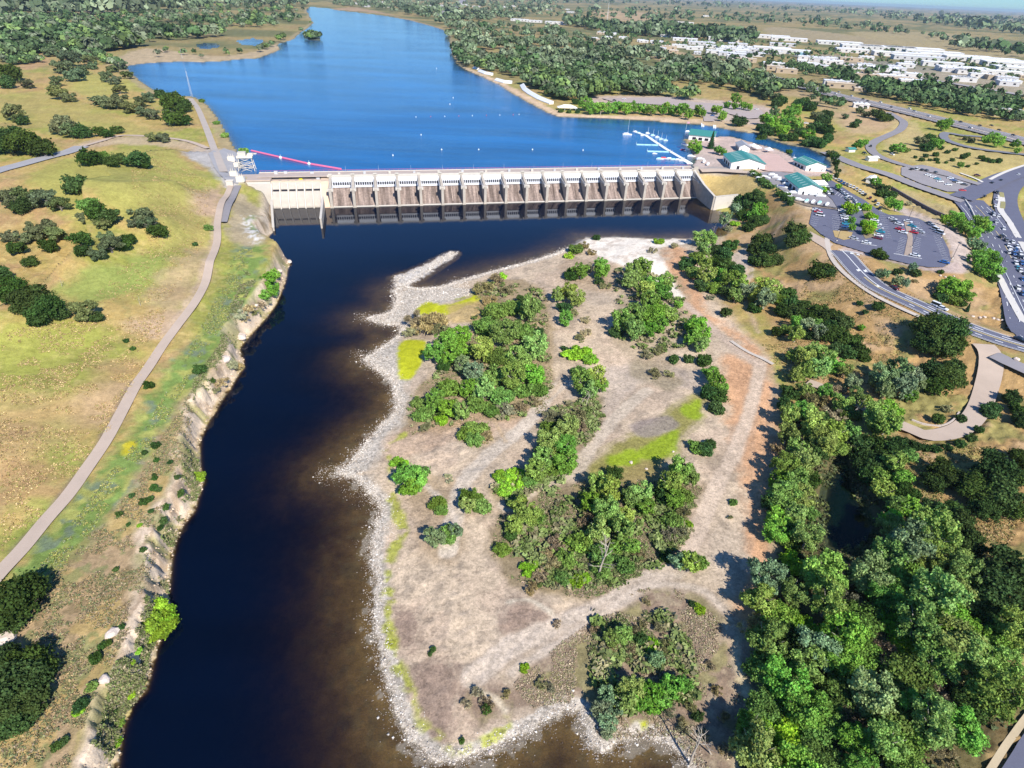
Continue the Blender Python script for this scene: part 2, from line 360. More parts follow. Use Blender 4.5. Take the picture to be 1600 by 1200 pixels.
# ------------------------------------------------------------------ what covers the ground (albedo only)
ALB = np.zeros((nr, nc, 3)); GRIT = np.zeros((nr, nc)); X, Y = GX, GY
def C(*c): return np.array(c, float)
nA = fbm(X, Y, 45, 11); nB = fbm(X, Y, 12, 12); nC = fbm(X, Y, 3.5, 13); nD = fbm(X, Y, 160, 14); nE = fbm(X, Y, 1.2, 15, 2)
def lay(mask, col, var=0.18):
    global ALB
    col = C(*col); m = np.clip(mask, 0, 1)[..., None]
    c = col[None, None, :] * (1 + var * ((nC - 0.5) * 1.4 + (nE - 0.5) * 1.2))[..., None]
    ALB = ALB * (1 - m) + c * m
def region(pts, feather=3.0, wob=4.0, z=None, s=6.0, seed=21):
    W = (at(pts) if z is None else unp(np.array(pts)[:, 0], np.array(pts)[:, 1], z))[:, :2]
    W = smooth_line(W, 3, True)
    d = sdist(X, Y, W, max(feather * 2, wob * 2) + 5)
    m = d < feather + wob + 3; o = np.zeros(X.shape)
    o[m] = 1 - sm(-feather, feather, d[m] + (fbm(X[m], Y[m], s, seed) - 0.5) * 2 * wob); return o
def stroke(pts, width, feather=0.8, wob=0.6, grow=0):
    W = smooth_line(at(pts)[:, :2], 5); o = np.zeros(X.shape); mw = width * 2 + feather + wob + 3
    m = (X > W[:, 0].min() - mw) & (X < W[:, 0].max() + mw) & (Y > W[:, 1].min() - mw) & (Y < W[:, 1].max() + mw)
    d = seg_dist(X[m], Y[m], W, False); o[m] = 1 - sm(width / 2 - feather, width / 2 + feather, d + (fbm(X[m], Y[m], 3.0, 31) - .5) * 2 * wob); return o
DRY = (0.42, 0.295, 0.105); OLIVE = (0.29, 0.285, 0.065); RUST = (0.36, 0.215, 0.12); GRAVEL = (0.51, 0.395, 0.275); DIRT = (0.40, 0.265, 0.16)
ALB[:] = C(*DRY)
lay(sm(.46, .62, nA * .7 + nB * .3), OLIVE); lay(sm(.55, .68, fbm(X, Y, 30, 41)) * .6, RUST)
lay(sm(.55, .62, fbm(X, Y, 2.2, 43, 3)) * 0.35, (0.50, .38, .16)); lay(sm(.56, .66, fbm(X, Y, 5, 44, 3)) * 0.35, (0.2, .2, .06))
far = sm(700, 1200, Y)
lay(far * 0.75, (0.27, 0.21, 0.10)); lay(far * sm(.45, .6, nD) * .8, (0.12, 0.135, 0.06))
# right bank ground
RB = region([(1125,370),(1180,470),(1220,560),(1225,700),(1210,860),(1185,960),(1180,1060),(1160,1200),(1150,1280),(1750,1280),(1750,560),(1500,380),(1290,340),(1200,300)], 4, 4)
lay(RB, (0.37, 0.235, 0.10)); lay(RB * sm(.5, .62, nB), (0.27, .23, .08)); lay(RB * sm(.56, .66, fbm(X, Y, 20, 46)), (0.42, .28, .15))
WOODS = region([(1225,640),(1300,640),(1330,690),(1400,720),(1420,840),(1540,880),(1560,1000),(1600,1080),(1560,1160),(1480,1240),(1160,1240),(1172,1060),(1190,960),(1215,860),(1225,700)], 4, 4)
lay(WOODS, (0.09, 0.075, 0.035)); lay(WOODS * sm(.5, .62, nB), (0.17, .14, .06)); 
lay(region([(1400,850),(1480,830),(1560,900),(1540,960),(1440,920)], 4, 4), (0.2, .2, .07))
# hill side
for q, c, k in [([(60,262),(150,240),(250,232),(320,290),(290,330),(230,350),(150,310),(60,300)], (0.33,.31,.08), .85),
    ([(100,445),(200,410),(258,395),(250,430),(180,470),(110,475)], (0.24,.28,.07), .9), ([(0,530),(80,500),(170,520),(60,575),(0,610)], (0.33,.33,.07), .8),
    ([(0,830),(90,780),(70,850),(0,900)], (0.26,.30,.06), .9), ([(50,690),(100,655),(135,690),(110,740),(60,730)], (0.25,.29,.06), .8), ([(230,300),(330,300),(330,380),(250,390),(240,340)], (0.34,.30,.09), .6),
    ([(130,100),(220,130),(160,150),(110,140)], (0.36,.33,.09), .8), ([(0,150),(80,145),(200,190),(250,215),(100,200),(0,190)], (0.35,.30,.09), .7),
    ([(200,505),(285,488),(270,522),(215,525)], (0.47,.33,.22), .85), ([(125,620),(195,600),(182,655),(130,665)], (0.47,.33,.22), .7), ([(296,300),(345,285),(348,330),(310,335)], (0.44,.30,.20), .9),
    ([(250,430),(325,385),(320,440),(265,510),(240,480)], (0.40,.28,.17), .7), ([(30,86),(70,84),(75,100),(30,110)], (0.42,.26,.14), .8), ([(110,90),(150,100),(200,125),(150,115)], (0.42,.28,.12), .8),
    ([(0,620),(120,600),(200,560),(180,650),(60,720),(0,760)], (0.42,.28,.13), .55)]:
    lay(region(q, 4, 5) * k, c)
gs = stroke([(392,388),(385,430),(368,470),(345,510),(315,550),(285,595),(250,650),(222,700),(190,745),(145,790),(110,850),(60,905)], 13, 3, 4)
lay(gs, (0.17, 0.24, 0.06), .3); lay(gs * sm(.5, .6, fbm(X, Y, 7, 51)), (0.33, .33, .09)); lay(gs * sm(.54, .64, fbm(X, Y, 5, 52)), (0.16, .20, .12))
lay(stroke([(203,695),(200,705)], 3, 1, 1), (.5, .42, .03))
bl = region([(300,610),(275,655),(285,720),(290,760),(250,830),(235,900),(228,965),(160,1060),(105,1240),(-60,1240),(-60,980),(70,920),(130,850),(210,760),(250,690)], 3, 3)
lay(bl, (0.37, 0.26, 0.145)); lay(bl * sm(.53, .6, fbm(X, Y, 2.0, 53, 3)) * .8, (0.23, .17, .09)); lay(bl * sm(.52, .62, fbm(X, Y, 9, 54)) * .6, (0.42, .30, .10)); lay(bl * sm(.57, .66, fbm(X, Y, 3, 55, 3)) * .7, (0.19, .21, .08))
lay(stroke([(356,315),(335,345),(332,385),(312,440),(290,478),(262,515)], 2.4, 1.2, 1.0) * .8, (0.45, .33, .23)); lay(stroke([(238,560),(222,582),(196,612),(178,652),(150,700),(118,745),(70,805),(20,860)], 1.6, .8, .6) * .8, (0.2, .15, .11))
lay(region([(372,305),(400,320),(420,345),(412,372),(388,385),(360,370),(355,340)], 2, 3), (0.36, .29, .18)); lay(region([(385,345),(412,340),(418,362),(398,366)], 1.5, 2) * .9, (0.20, .27, .12))
lay(region([(378,338),(410,350),(408,375),(385,372)], 1.5, 2) * sm(.45, .55, nE), (0.55, .52, .47))
# abutment apron and gravel roads
lay(region([(330,232),(385,240),(400,262),(372,292),(345,285),(325,262),(285,240),(310,228)], 2, 2), (0.40, .37, .34)); lay(region([(100,236),(180,212),(300,222),(330,240),(280,232),(180,226)], 3, 4) * .8, (0.44, .33, .22))
# cliff of the left bank
CL = (LEFTM & (DR > -1) & (DR < 14) & (Y < 345)) * (1 - sm(3.0, 6.5, DR + (nB - .5) * 6)); ROCK = (0.60, 0.47, 0.34)
lay(CL, ROCK, .1); lay(CL * sm(.50, .60, fbm(X * 2.2, Y * .5, 2.6, 56, 4)) * .85, (0.36, .26, .17)); lay(CL * sm(.56, .64, fbm(X, Y, 7, 57, 2)) * .8, (0.26, .24, .09))
lay(CL * (1 - sm(.2, 1.2, DR)) * .5, (.38, .28, .10))
NEARD = (LEFTM & (DR > 0) & (Y >= 330)) * (1 - sm(3, 9, DR)); lay(NEARD, (0.52, .42, .31)); lay(NEARD * sm(.5, .6, fbm(X, Y, 4, 58)), (.28, .21, .13))
# island
IS = ((~LEFTM) & (DR > 0) & (DR < 79)) * (1 - RB) * (Y < 400)
IS = np.maximum(IS, region([(640,470),(900,385),(1040,378),(1130,480),(1200,560),(1215,700),(1200,860),(1180,960),(1150,1060),(1170,1250),(1060,1250),(640,1150),(600,1000),(620,700)], 3, 2) * (DR > 0))
GRIT = IS * 1.0
lay(IS, GRAVEL, .12); lay(IS * sm(.47, .6, nB) * .6, (0.47, .35, .25)); lay(IS * sm(.54, .66, nA) * .4, (0.38, .31, .24)); lay(IS * sm(.57, .67, fbm(X, Y, 4, 61, 3)) * .6, (0.30, .235, .17))
def isl(q, c, f=2.0, wb=3.0, k=1.0, cut=None, s=5):
    m = region(q, f, wb, s=s) * k * (DR > 0)
    if cut: m = m * sm(cut[0], cut[1], fbm(X, Y, cut[2], cut[3], 3))
    lay(m, c)
BRN = (0.23, 0.165, 0.11)
for q in [[(1045,385),(1080,400),(1100,480),(1190,540),(1180,570),(1130,510),(1075,490),(1045,450)], [(1125,560),(1190,570),(1215,640),(1215,720),(1205,800),(1215,880),(1190,930),(1172,965),(1150,945),(1175,880),(1165,800),(1150,700),(1135,640)]]:
    isl(q, (0.52, .29, .155), 3, 4, .9)
isl([(870,590),(960,570),(1090,580),(1100,610),(1000,600),(960,650),(910,690),(900,640)], (0.43, .36, .30), k=.5)
for q, c, k in [([(745,440),(850,450),(865,600),(850,650),(760,660),(640,680),(640,620),(700,560),(740,500)], (0.30,.22,.12), .8), ([(860,640),(930,620),(945,650),(900,720),(860,780),(790,790),(765,760),(830,730)], (0.28,.22,.12), .9),
    ([(780,805),(870,765),(940,745),(1100,760),(1080,800),(1060,870),(1000,900),(930,935),(860,930),(790,900),(765,860)], (0.25,.19,.11), .95), ([(670,745),(715,760),(715,870),(665,870),(650,820),(640,790)], (0.32,.23,.14), .6),
    ([(600,690),(640,670),(720,640),(860,640),(800,670),(700,690),(620,720)], (0.44,.29,.19), .5), ([(995,560),(1060,590),(1050,610),(990,590)], (.27,.22,.14), .8), ([(880,640),(930,630),(945,665),(905,700)], (.30,.22,.15), .6), ([(980,440),(1060,430),(1080,500),(1050,560),(1060,600),(1000,560),(960,540)], (.33,.26,.17), .6),
    ([(880,405),(960,415),(960,455),(890,445)], (.36,.26,.17), .7)]:
    isl(q, c, k=k)
dw = region([(770,1075),(860,1010),(940,960),(1000,920),(1050,915),(1110,950),(1160,1010),(1180,1080),(1170,1250),(1090,1210),(1050,1150),(940,1150),(905,1095),(830,1110),(760,1115),(735,1085)], 2, 3) * (DR > .6)
lay(dw, (0.25, .18, .125)); lay(dw * sm(.5, .6, fbm(X, Y, 1.6, 63, 3)) * .7, (0.33, .26, .17)); lay(dw * sm(.52, .62, fbm(X, Y, 6, 64)) * .7, (0.22, .20, .08)); GRIT = np.maximum(GRIT * (1 - dw), dw * .6)
for q in [[(790,950),(830,938),(872,965),(840,992),(790,988)], [(612,955),(652,955),(655,1000),(635,1018),(612,1005)], [(735,1075),(780,1070),(790,1110),(745,1130),(730,1110)], [(640,1060),(690,1030),(720,1060),(700,1150),(660,1130)]]:
    isl(q, (0.25, .175, .13), 1.5, 2, .85)
isl([(910,730),(960,690),(1020,665),(1065,625),(1100,622),(1098,655),(1062,690),(1052,720),(1000,752),(930,760)], (0.24, .215, .06), 2, 2, .95)
isl([(900,760),(960,735),(1050,725),(1060,760),(960,775)], (0.26, .20, .08), 1.5, 2, .8)
GG = (0.24, 0.33, 0.015)
for q in [[(1000,700),(1040,680),(1058,672),(1060,705),(1030,715),(985,718)], [(1062,640),(1090,624),(1096,635),(1093,655),(1070,652)], [(950,715),(990,700),(1000,720),(960,730)]]:
    isl(q, GG, 1.0, 1.6, .85, s=3)
isl([(985,665),(1040,650),(1060,665),(1010,685)], (.27, .22, .19), 1, 1.5, .8)
# pale sandstone
SR = region([(915,371),(1020,373),(1070,374),(1075,380),(1030,388),(1038,410),(1052,440),(1068,464),(1052,466),(1030,450),(1008,432),(985,420),(955,408),(928,395)], 1.2, 1.6, s=4) * (DR > -.5)
lay(SR, (0.74, .66, .55), .1); lay(SR * sm(.56, .62, fbm(X, Y * 2, 5, 65, 3)) * .6, (.48, .38, .29)); GRIT *= (1 - SR)
S2 = region([(1140,400),(1170,385),(1195,372),(1180,400),(1170,440),(1150,420)], 1.5, 2) ; lay(S2 * .9, (.5, .4, .32))
# pebbled shore and the slick green strip behind it
sh = (~LEFTM) * (DR > -0.5) * (Y < 400) * (X < 20)
wS = 1.0 + 2.8 * fbm(X, Y, 22, 66)
big = region([(575,560),(625,455),(700,445),(735,460),(660,490),(625,530),(640,640),(600,690),(570,760),(527,738),(560,700)], 2, 2)
STN = sh * (1 - sm(wS - 1, wS + 1.2, DR)); STN = np.maximum(STN, big * (DR > -.5)); STN = np.maximum(STN, (DBAR < 2) * (H0 > -.15) * .9)
bot = (~LEFTM) * (DR > -0.5) * (Y < 110) * (1 - sm(2.2, 3.4, DR)); STN = np.maximum(STN, bot)
NSH = (~LEFTM) * (DR > -0.3) * (Y > 250) * (X > -40) * (X < 60) * (1 - sm(1.6, 2.8, DR)); STN = np.maximum(STN, NSH)
lay(STN, (0.44, .385, .315), .1); GRIT = np.maximum(GRIT, STN * 2.0)
for q, wd in [([(632,680),(612,690),(604,700)], 2.6), ([(607,715),(610,760),(612,785)], 1.2), ([(612,775),(622,800),(630,830),(618,850),(609,880),(607,930),(606,975),(610,1005)], 3.6), ([(610,1005),(620,1040),(640,1080),(652,1110)], 2.2), ([(660,1130),(700,1165),(740,1168),(770,1150),(790,1130)], 2.0), ([(715,468),(740,460),(750,452)], 3.0)]:
    lay(stroke(q, wd * .8, .8, 1.4) * sm(.36, .5, fbm(X, Y, 4, 68)) * .85 * (DR > .3), (0.33, .34, .045))
for q in [[(648,484),(668,472),(700,476),(742,462),(748,470),(712,486),(690,494),(660,492)], [(626,535),(664,532),(660,560),(648,588),(628,592),(622,565)], [(690,600),(700,592),(712,600),(700,612)], [(1000,1128),(1010,1130),(1005,1140)]]:
    m = region(q, .8, 1.6, s=3) * (DR > .3); lay(m, (0.42, .43, .02)); STN *= (1 - m); GRIT *= (1 - m)
lay(region([(700,478),(745,468),(770,480),(760,500),(715,505),(700,500)], 1.5, 2) * .8, (0.42, .30, .12))
# foot tracks over the gravel
for q, wd, c in [([(700,860),(722,760),(760,715),(820,665),(862,612),(885,600)], 5, (.50,.42,.33)), ([(640,740),(700,790),(715,830)], 1.4, (.5,.42,.34)), ([(560,740),(600,735)], 1, GRAVEL), ([(790,790),(850,755),(900,735),(930,690),(965,650),(1010,610)], 4.5, (.47,.385,.29)),
    ([(795,940),(830,938),(875,968),(900,960)], 1.0, (.52,.45,.34)), ([(740,1060),(800,1010),(880,975),(950,945),(1010,905),(1060,890)], 5, (.47,.385,.30)), ([(735,1072),(770,1090),(790,1110)], .8, (.5,.42,.3)), ([(800,1050),(870,1005),(940,965),(1010,915),(1090,920),(1130,950)], 2, (.47,.385,.30)),
    ([(1190,560),(1178,620),(1150,700),(1120,760),(1090,830),(1060,880)], 4.5, (.50,.39,.29)), ([(1200,600),(1185,700),(1190,800),(1180,900),(1160,960)], 3, (.54,.31,.17)), ([(1160,975),(1150,1020),(1165,1080),(1175,1130),(1150,1200)], 1.6, (.46,.38,.24)),
    ([(1065,470),(1110,510),(1150,545),(1185,570)], 4, (.43,.33,.25)), ([(700,640),(745,615),(790,690)], .9, (.47,.34,.2)), ([(715,650),(760,640),(850,625),(880,590)], 1.2, (.47,.36,.25)), ([(1225,345),(1200,380),(1160,440),(1185,520)], 1, (.46,.33,.2))]:
    lay(stroke(q, wd + 1.6, .8, 1.0) * .35, (.33, .25, .18)); m = stroke(q, wd, .7, .6) * .9; lay(m, tuple(v * 1.08 for v in c), .12); GRIT = np.maximum(GRIT, m * .8)
# north bank of the lake
def far_reg(q, c, k=1.0, f=4, wb=5): lay(region(q, f, wb) * k, c)
BEACH = (0.58, .42, .27)
lk = (DLK > -2) * (1 - sm(8, 12, DLK + (nB - .5) * 5)) * (Y > 430); lay(lk * .7, (0.34, .27, .16))
far_reg([(718,103),(750,118),(800,145),(855,175),(880,184),(960,186),(1050,192),(1096,195),(1090,186),(1000,181),(900,178),(860,168),(800,136),(760,118)], BEACH, 1, 2, 2)
far_reg([(930,150),(1060,152),(1190,165),(1215,180),(1190,195),(1110,190),(1100,180),(1060,170),(920,162)], (.46, .36, .30), .9)
far_reg([(1080,85),(1150,100),(1150,118),(1060,105),(1000,80),(1010,72)], (.44, .31, .18), .8); far_reg([(1060,192),(1160,205),(1185,208),(1180,196),(1130,188)], (.5, .36, .22), .8)
far_reg([(1180,150),(1240,150),(1280,168),(1300,190),(1330,205),(1340,185),(1280,150),(1240,140)], (.42,.30,.18), .6)
far_reg([(1330,150),(1420,175),(1390,200),(1340,210),(1320,190)], (.45,.31,.18), .8); far_reg([(1400,185),(1440,200),(1470,260),(1420,250),(1380,235)], (.46,.36,.16), .8)
far_reg([(1395,240),(1500,225),(1600,240),(1600,262),(1530,278),(1450,258)], (.42,.33,.13), .9)
far_reg([(1060,240),(1090,230),(1150,245),(1180,262),(1090,262)], (.45, .36, .31), 1, 2, 2); far_reg([(1080,214),(1150,216),(1200,230),(1290,262),(1280,275),(1200,272),(1090,232)], (.50, .38, .32), 1, 2, 2)
far_reg([(1093,274),(1160,272),(1190,290),(1160,318),(1120,304)], (.45, .33, .13), 1, 2, 2); far_reg([(1225,285),(1150,262),(1094,262),(1094,272),(1150,272)], (.36, .32, .29), 1, 1.5, 1)
far_reg([(1486,412),(1512,424),(1516,395),(1502,366),(1474,350),(1446,336),(1420,326),(1400,322),(1410,334),(1436,342),(1458,352),(1474,370),(1484,392)], (.45,.36,.30), 1, 1, 1); far_reg([(1316,389),(1372,404),(1420,416),(1455,424),(1500,428),(1512,420),(1490,410),(1474,416),(1440,416),(1375,400),(1330,386)], (.44,.34,.29), 1, .8, .6)
far_reg([(1420,300),(1520,335),(1500,352),(1400,320),(1360,300)], (.38, .30, .14), .9)
far_reg([(1210,42),(1330,55),(1400,70),(1300,68),(1200,52)], (.33, .26, .15), .9, 8, 12); far_reg([(1330,50),(1480,52),(1600,75),(1600,90),(1450,80)], (.34, .27, .14), .9, 8, 12); far_reg([(930,18),(1010,20),(1040,30),(960,32)], (.44, .31, .18), .8, 8, 10)
far_reg([(1300,85),(1600,130),(1600,150),(1400,130),(1280,100)], (.36, .32, .28), .5, 8, 12)
far_reg([(170,98),(230,75),(330,88),(400,80),(430,70),(440,76),(400,90),(340,96),(200,103)], (.42, .32, .20), .9, 4, 6)
far_reg([(0,48),(90,46),(85,54),(0,56)], (.42, .30, .17), .8, 8, 8); far_reg([(130,10),(220,25),(215,32),(120,20)], (.40, .30, .2), .6, 8, 8); far_reg([(520,15),(600,22),(690,45),(640,30),(560,12)], (.40,.26,.17), .7, 5, 5)
# river bed, pool, lake bed
bed = (DR <= 0); lay(bed * 1.0, (0.19, .125, .045)); lay(bed * sm(.5, .62, fbm(X, Y, 14, 71)) * .6, (0.10, .062, .028)); lay(bed * sm(.56, .66, fbm(X, Y, 2.2, 72, 3)) * .6, (0.15, .115, .05))
lay((H0 > -.12) * bed * .8, (.30, .26, .20)); lay((DBAR < 3) * (H0 > -.1) * bed, (.50, .455, .40)); GRIT = np.where((DBAR < 3) & (H0 > -.2), 2.0, GRIT)
lay((DP <= 0), (0.05, .06, .025)); lay((DLK <= 0), (0.10, .11, .08))
lay(((DP > 0) & (DP < 3)) * .8, (.13, .11, .05))
print('ground cover', round(time.time() - T0, 1))

V = np.stack([GX, GY, H0], -1).reshape(-1, 3)
gm, nt = newmat('ground'); o = N(nt, 'ShaderNodeOutputMaterial'); b = N(nt, 'ShaderNodeBsdfPrincipled')
at_c = N(nt, 'ShaderNodeAttribute', attribute_name='cover'); at_g = N(nt, 'ShaderNodeAttribute', attribute_name='grit')
n1 = noise(nt, 0.55, 5, .7); n2 = noise(nt, 2.6, 4, .7); n3 = noise(nt, 0.06, 3)
v = N(nt, 'ShaderNodeTexVoronoi'); v.inputs['Scale'].default_value = 1.7; L(nt, N(nt, 'ShaderNodeNewGeometry').outputs['Position'], v.inputs['Vector'])
sepv = N(nt, 'ShaderNodeSeparateColor'); L(nt, v.outputs['Color'], sepv.inputs[0])
f = mth(nt, 'ADD', mth(nt, 'MULTIPLY', n1, 0.5), mth(nt, 'MULTIPLY', n2, 0.5))
f = remap(nt, f, 0.34, 0.66, 0.66, 1.34)
f = mth(nt, 'MULTIPLY', f, remap(nt, n3, 0.35, 0.65, 0.9, 1.1))
gr = mth(nt, 'MULTIPLY', mth(nt, 'SUBTRACT', sepv.outputs[0], 0.5), mth(nt, 'MULTIPLY', at_g.outputs['Fac'], 0.34))
f = mth(nt, 'ADD', f, gr)
c = mixc(nt, 1.0, at_c.outputs['Color'], f, 'MULTIPLY')
L(nt, c, b.inputs['Base Color']); b.inputs['Roughness'].default_value = 0.95; b.inputs['Specular IOR Level'].default_value = 0.1
bp = N(nt, 'ShaderNodeBump'); bp.inputs['Strength'].default_value = 0.55; bp.inputs['Distance'].default_value = 0.35
L(nt, mth(nt, 'ADD', n1, mth(nt, 'MULTIPLY', n2, .5)), bp.inputs['Height']); L(nt, bp.outputs[0], b.inputs['Normal']); L(nt, b.outputs[0], o.inputs[0])
me = np_mesh('ground', V, FQ, gm, True)
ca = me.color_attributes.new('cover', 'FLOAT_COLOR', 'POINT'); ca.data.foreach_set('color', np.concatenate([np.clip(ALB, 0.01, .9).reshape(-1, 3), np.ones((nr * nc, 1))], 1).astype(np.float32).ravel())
ga = me.attributes.new('grit', 'FLOAT', 'POINT'); ga.data.foreach_set('value', GRIT.astype(np.float32).ravel())
GROUND = link('ground', me, kind='structure')

# ------------------------------------------------------------------ water
def water_mat(name, deep, absorb, wave, bump, rough=0.03, tint=(0.86, 0.74, 0.5)):
    m, nt = newmat(name); o = N(nt, 'ShaderNodeOutputMaterial')
    dn = N(nt, 'ShaderNodeAttribute', attribute_name='depth').outputs['Fac']
    cl = mth(nt, 'EXPONENT', mth(nt, 'MULTIPLY', dn, -absorb))
    tr = N(nt, 'ShaderNodeBsdfTransparent'); tc = mixc(nt, mth(nt, 'MINIMUM', mth(nt, 'MULTIPLY', dn, .8), 1.0), (1, 1, 1), tint); L(nt, tc, tr.inputs[0])
    df = N(nt, 'ShaderNodeBsdfDiffuse'); ps_ = N(nt, 'ShaderNodeNewGeometry').outputs['Position']; mq = N(nt, 'ShaderNodeMapping'); mq.inputs['Scale'].default_value = (.35, 1.6, 1); L(nt, ps_, mq.inputs[0])
    L(nt, mixc(nt, 1.0, deep, remap(nt, noise(nt, .018, 4, .6, mq.outputs[0]), .32, .68, .72, 1.28), 'MULTIPLY'), df.inputs[0])
    mx = N(nt, 'ShaderNodeMixShader'); L(nt, cl, mx.inputs[0]); L(nt, df.outputs[0], mx.inputs[1]); L(nt, tr.outputs[0], mx.inputs[2])
    pos = N(nt, 'ShaderNodeNewGeometry').outputs['Position']
    mp = N(nt, 'ShaderNodeMapping'); mp.inputs['Scale'].default_value = (0.6, 1.5, 1); L(nt, pos, mp.inputs[0])
    h = mth(nt, 'ADD', noise(nt, wave, 3, .6, mp.outputs[0]), mth(nt, 'MULTIPLY', noise(nt, wave * 4, 2, .6, mp.outputs[0]), .35))
    patch = remap(nt, noise(nt, 0.009, 2, .5, mp.outputs[0]), .35, .65, .4, 1.3)
    bp = N(nt, 'ShaderNodeBump'); bp.inputs['Distance'].default_value = 0.2; L(nt, mth(nt, 'MULTIPLY', patch, bump), bp.inputs['Strength']); L(nt, h, bp.inputs['Height'])
    gl = N(nt, 'ShaderNodeBsdfGlossy'); gl.inputs['Roughness'].default_value = rough; L(nt, bp.outputs[0], gl.inputs['Normal'])
    dt = N(nt, 'ShaderNodeVectorMath', operation='DOT_PRODUCT'); L(nt, N(nt, 'ShaderNodeNewGeometry').outputs['Incoming'], dt.inputs[0]); L(nt, bp.outputs[0], dt.inputs[1])
    fr = mth(nt, 'ADD', .02, mth(nt, 'MULTIPLY', .98, mth(nt, 'POWER', mth(nt, 'SUBTRACT', 1.0, mth(nt, 'MINIMUM', mth(nt, 'ABSOLUTE', dt.outputs['Value']), 1.0)), 5.0)))
    m2 = N(nt, 'ShaderNodeMixShader'); L(nt, fr, m2.inputs[0]); L(nt, mx.outputs[0], m2.inputs[1]); L(nt, gl.outputs[0], m2.inputs[2])
    L(nt, m2.outputs[0], o.inputs[0]); return m
def water(name, mask, zw, mat, label=None):
    k = mask.ravel()[FQ].any(1); F = FQ[k]; used = np.unique(F); re = np.zeros(nr * nc, np.int64); re[used] = np.arange(len(used))
    VV = V[used].copy(); dep = np.maximum(zw - VV[:, 2], 0); VV[:, 2] = zw
    me = np_mesh(name, VV, re[F], mat, True); a = me.attributes.new('depth', 'FLOAT', 'POINT'); a.data.foreach_set('value', dep.astype(np.float32))
    return link(name, me, kind='structure')
RIVM = water_mat('river_water', (0.0006, 0.0032, 0.013), 1.35, 0.5, 0.05, 0.03, tint=(.66, .5, .3))
LAKM = water_mat('lake_water', (0.006, 0.105, 0.29), 0.9, 0.30, 0.7, 0.12)
POLM = water_mat('pool_water', (0.002, 0.008, 0.004), 1.4, 0.5, 0.03, 0.02)
pond = np.zeros(X.shape, bool)
for q in PONDS: pond |= sdist(X, Y, q, 60) < 0
water('river', (DR < 1.0) | (DBAR < 3), 0.0, RIVM)
water('lake', (DLK < 3) , ZL, LAKM)
water('pond', pond, ZL + .01, LAKM)
water('backwater_pool', DP < 1.0, ZP, POLM)
print('water', round(time.time() - T0, 1))
# ------------------------------------------------------------------ dam
CONC = plain('dam_concrete', (0.41, 0.36, 0.30), .85, .25, .25, scale2=1.6); GATEP = plain('gate_paint', (0.74, 0.75, 0.78), .5, .10, .3)
CHUTE, nt = newmat('stained_concrete'); o = N(nt, 'ShaderNodeOutputMaterial'); b = N(nt, 'ShaderNodeBsdfPrincipled'); b.inputs['Roughness'].default_value = .85
tc0 = N(nt, 'ShaderNodeTexCoord').outputs['Object']; va = N(nt, 'ShaderNodeVectorMath', operation='ADD'); L(nt, tc0, va.inputs[0]); L(nt, mth(nt, 'MULTIPLY', N(nt, 'ShaderNodeObjectInfo').outputs['Random'], 90.0), va.inputs[1]); tc = va.outputs[0]; mp = N(nt, 'ShaderNodeMapping'); mp.inputs['Scale'].default_value = (1, .05, .05); L(nt, tc, mp.inputs[0])
st = remap(nt, noise(nt, 0.42, 4, .7, mp.outputs[0]), .38, .62, 0, 1); sp = remap(nt, noise(nt, .8, 3, .6, tc), .35, .65, .78, 1.2)
L(nt, mixc(nt, 1.0, mixc(nt, st, (0.11, .078, .062), (0.36, .275, .23)), sp, 'MULTIPLY'), b.inputs['Base Color']); L(nt, b.outputs[0], o.inputs[0])
PALE = plain('white_concrete', (0.56, 0.51, 0.44), .8, .09, .2); PALE_SHADE = plain('recess_shade_concrete', (0.46, 0.41, 0.35), .85, .12, .25); TAN = plain('tan_concrete', (0.62, .47, .34), .85, .12, .3); DARKP = plain('dark_opening', (0.02, .02, .03), .6, .1)
REDP = plain('red_float', (0.62, .10, .14), .5, .1); STEEL = plain('grey_steel', (0.5, .5, .5), .5, .1, 1); WHITE = plain('white_paint', (0.82, .82, .80), .5, .05, 1)
DARK = plain('dark_metal', (0.06, .06, .07), .5, .2, 1); PINKC = plain('deck_surface', (0.44, .36, .31), .9, .12, .3)
ang = math.atan2(DU[1], DU[0])
dam = empty('dam', (DA[0], DA[1], 0), ang, label='long gated concrete dam with eighteen bays between two levels of water', cat='dam'); dam.scale = (1, 1, .8)
P_ = PITCH_BAY
pm = MB().prism([(0, -3), (0, 14.2), (1.2, 15.0), (2.6, 15.0), (17, 20.3), (19.9, 20.3), (19.9, -3)], -.85, .85); pm = pm.mesh('pier', CONC)
ft = MB().box(-1.15, 1.15, -.5, 1.6, -3, .7).mesh('footing', CONC); tb = MB().box(-1.9, 1.9, .8, 3.2, 12.9, 14.9).mesh('trunnion_block', PALE); cap = MB().box(-1.2, 1.2, 16.6, 18.0, 20.3, 21.9).mesh('pier_cap', PALE)
hw = P_ / 2 - .85
cm_ = MB().prism([(1.5, -3), (1.5, .7), (2.4, .9), (4, 1.9), (7, 4.6), (10.5, 8.6), (13, 10.9), (14.6, 11.6), (16.5, 11.7), (19.9, 11.5), (19.9, -3)], -hw + .002, hw - .002).mesh('chute', CHUTE)
lp = MB().box(-hw, hw, .9, 1.497, -.8, .85).mesh('chute_lip', PALE)
bf = MB().prism([(4, 1.91), (7, 4.61), (10.5, 8.61), (13, 10.91), (13, 11.6), (10.4, 9.3), (6.9, 5.3), (3.9, 2.4)], -.35, .35).mesh('chute_rib', CHUTE)
g1 = MB().prism([(14.3, 15.9), (14.6, 17.2), (15.6, 19.4), (15.9, 19.4), (15.05, 17.2), (14.7, 15.9)], -hw + .15, hw - .15).mesh('skin_plate', GATEP)
g2 = MB().prism([(14.2, 12.0), (14.1, 13.3), (14.4, 13.3), (14.5, 12.0)], -hw + .15, hw - .15).mesh('lower_plate', GATEP)
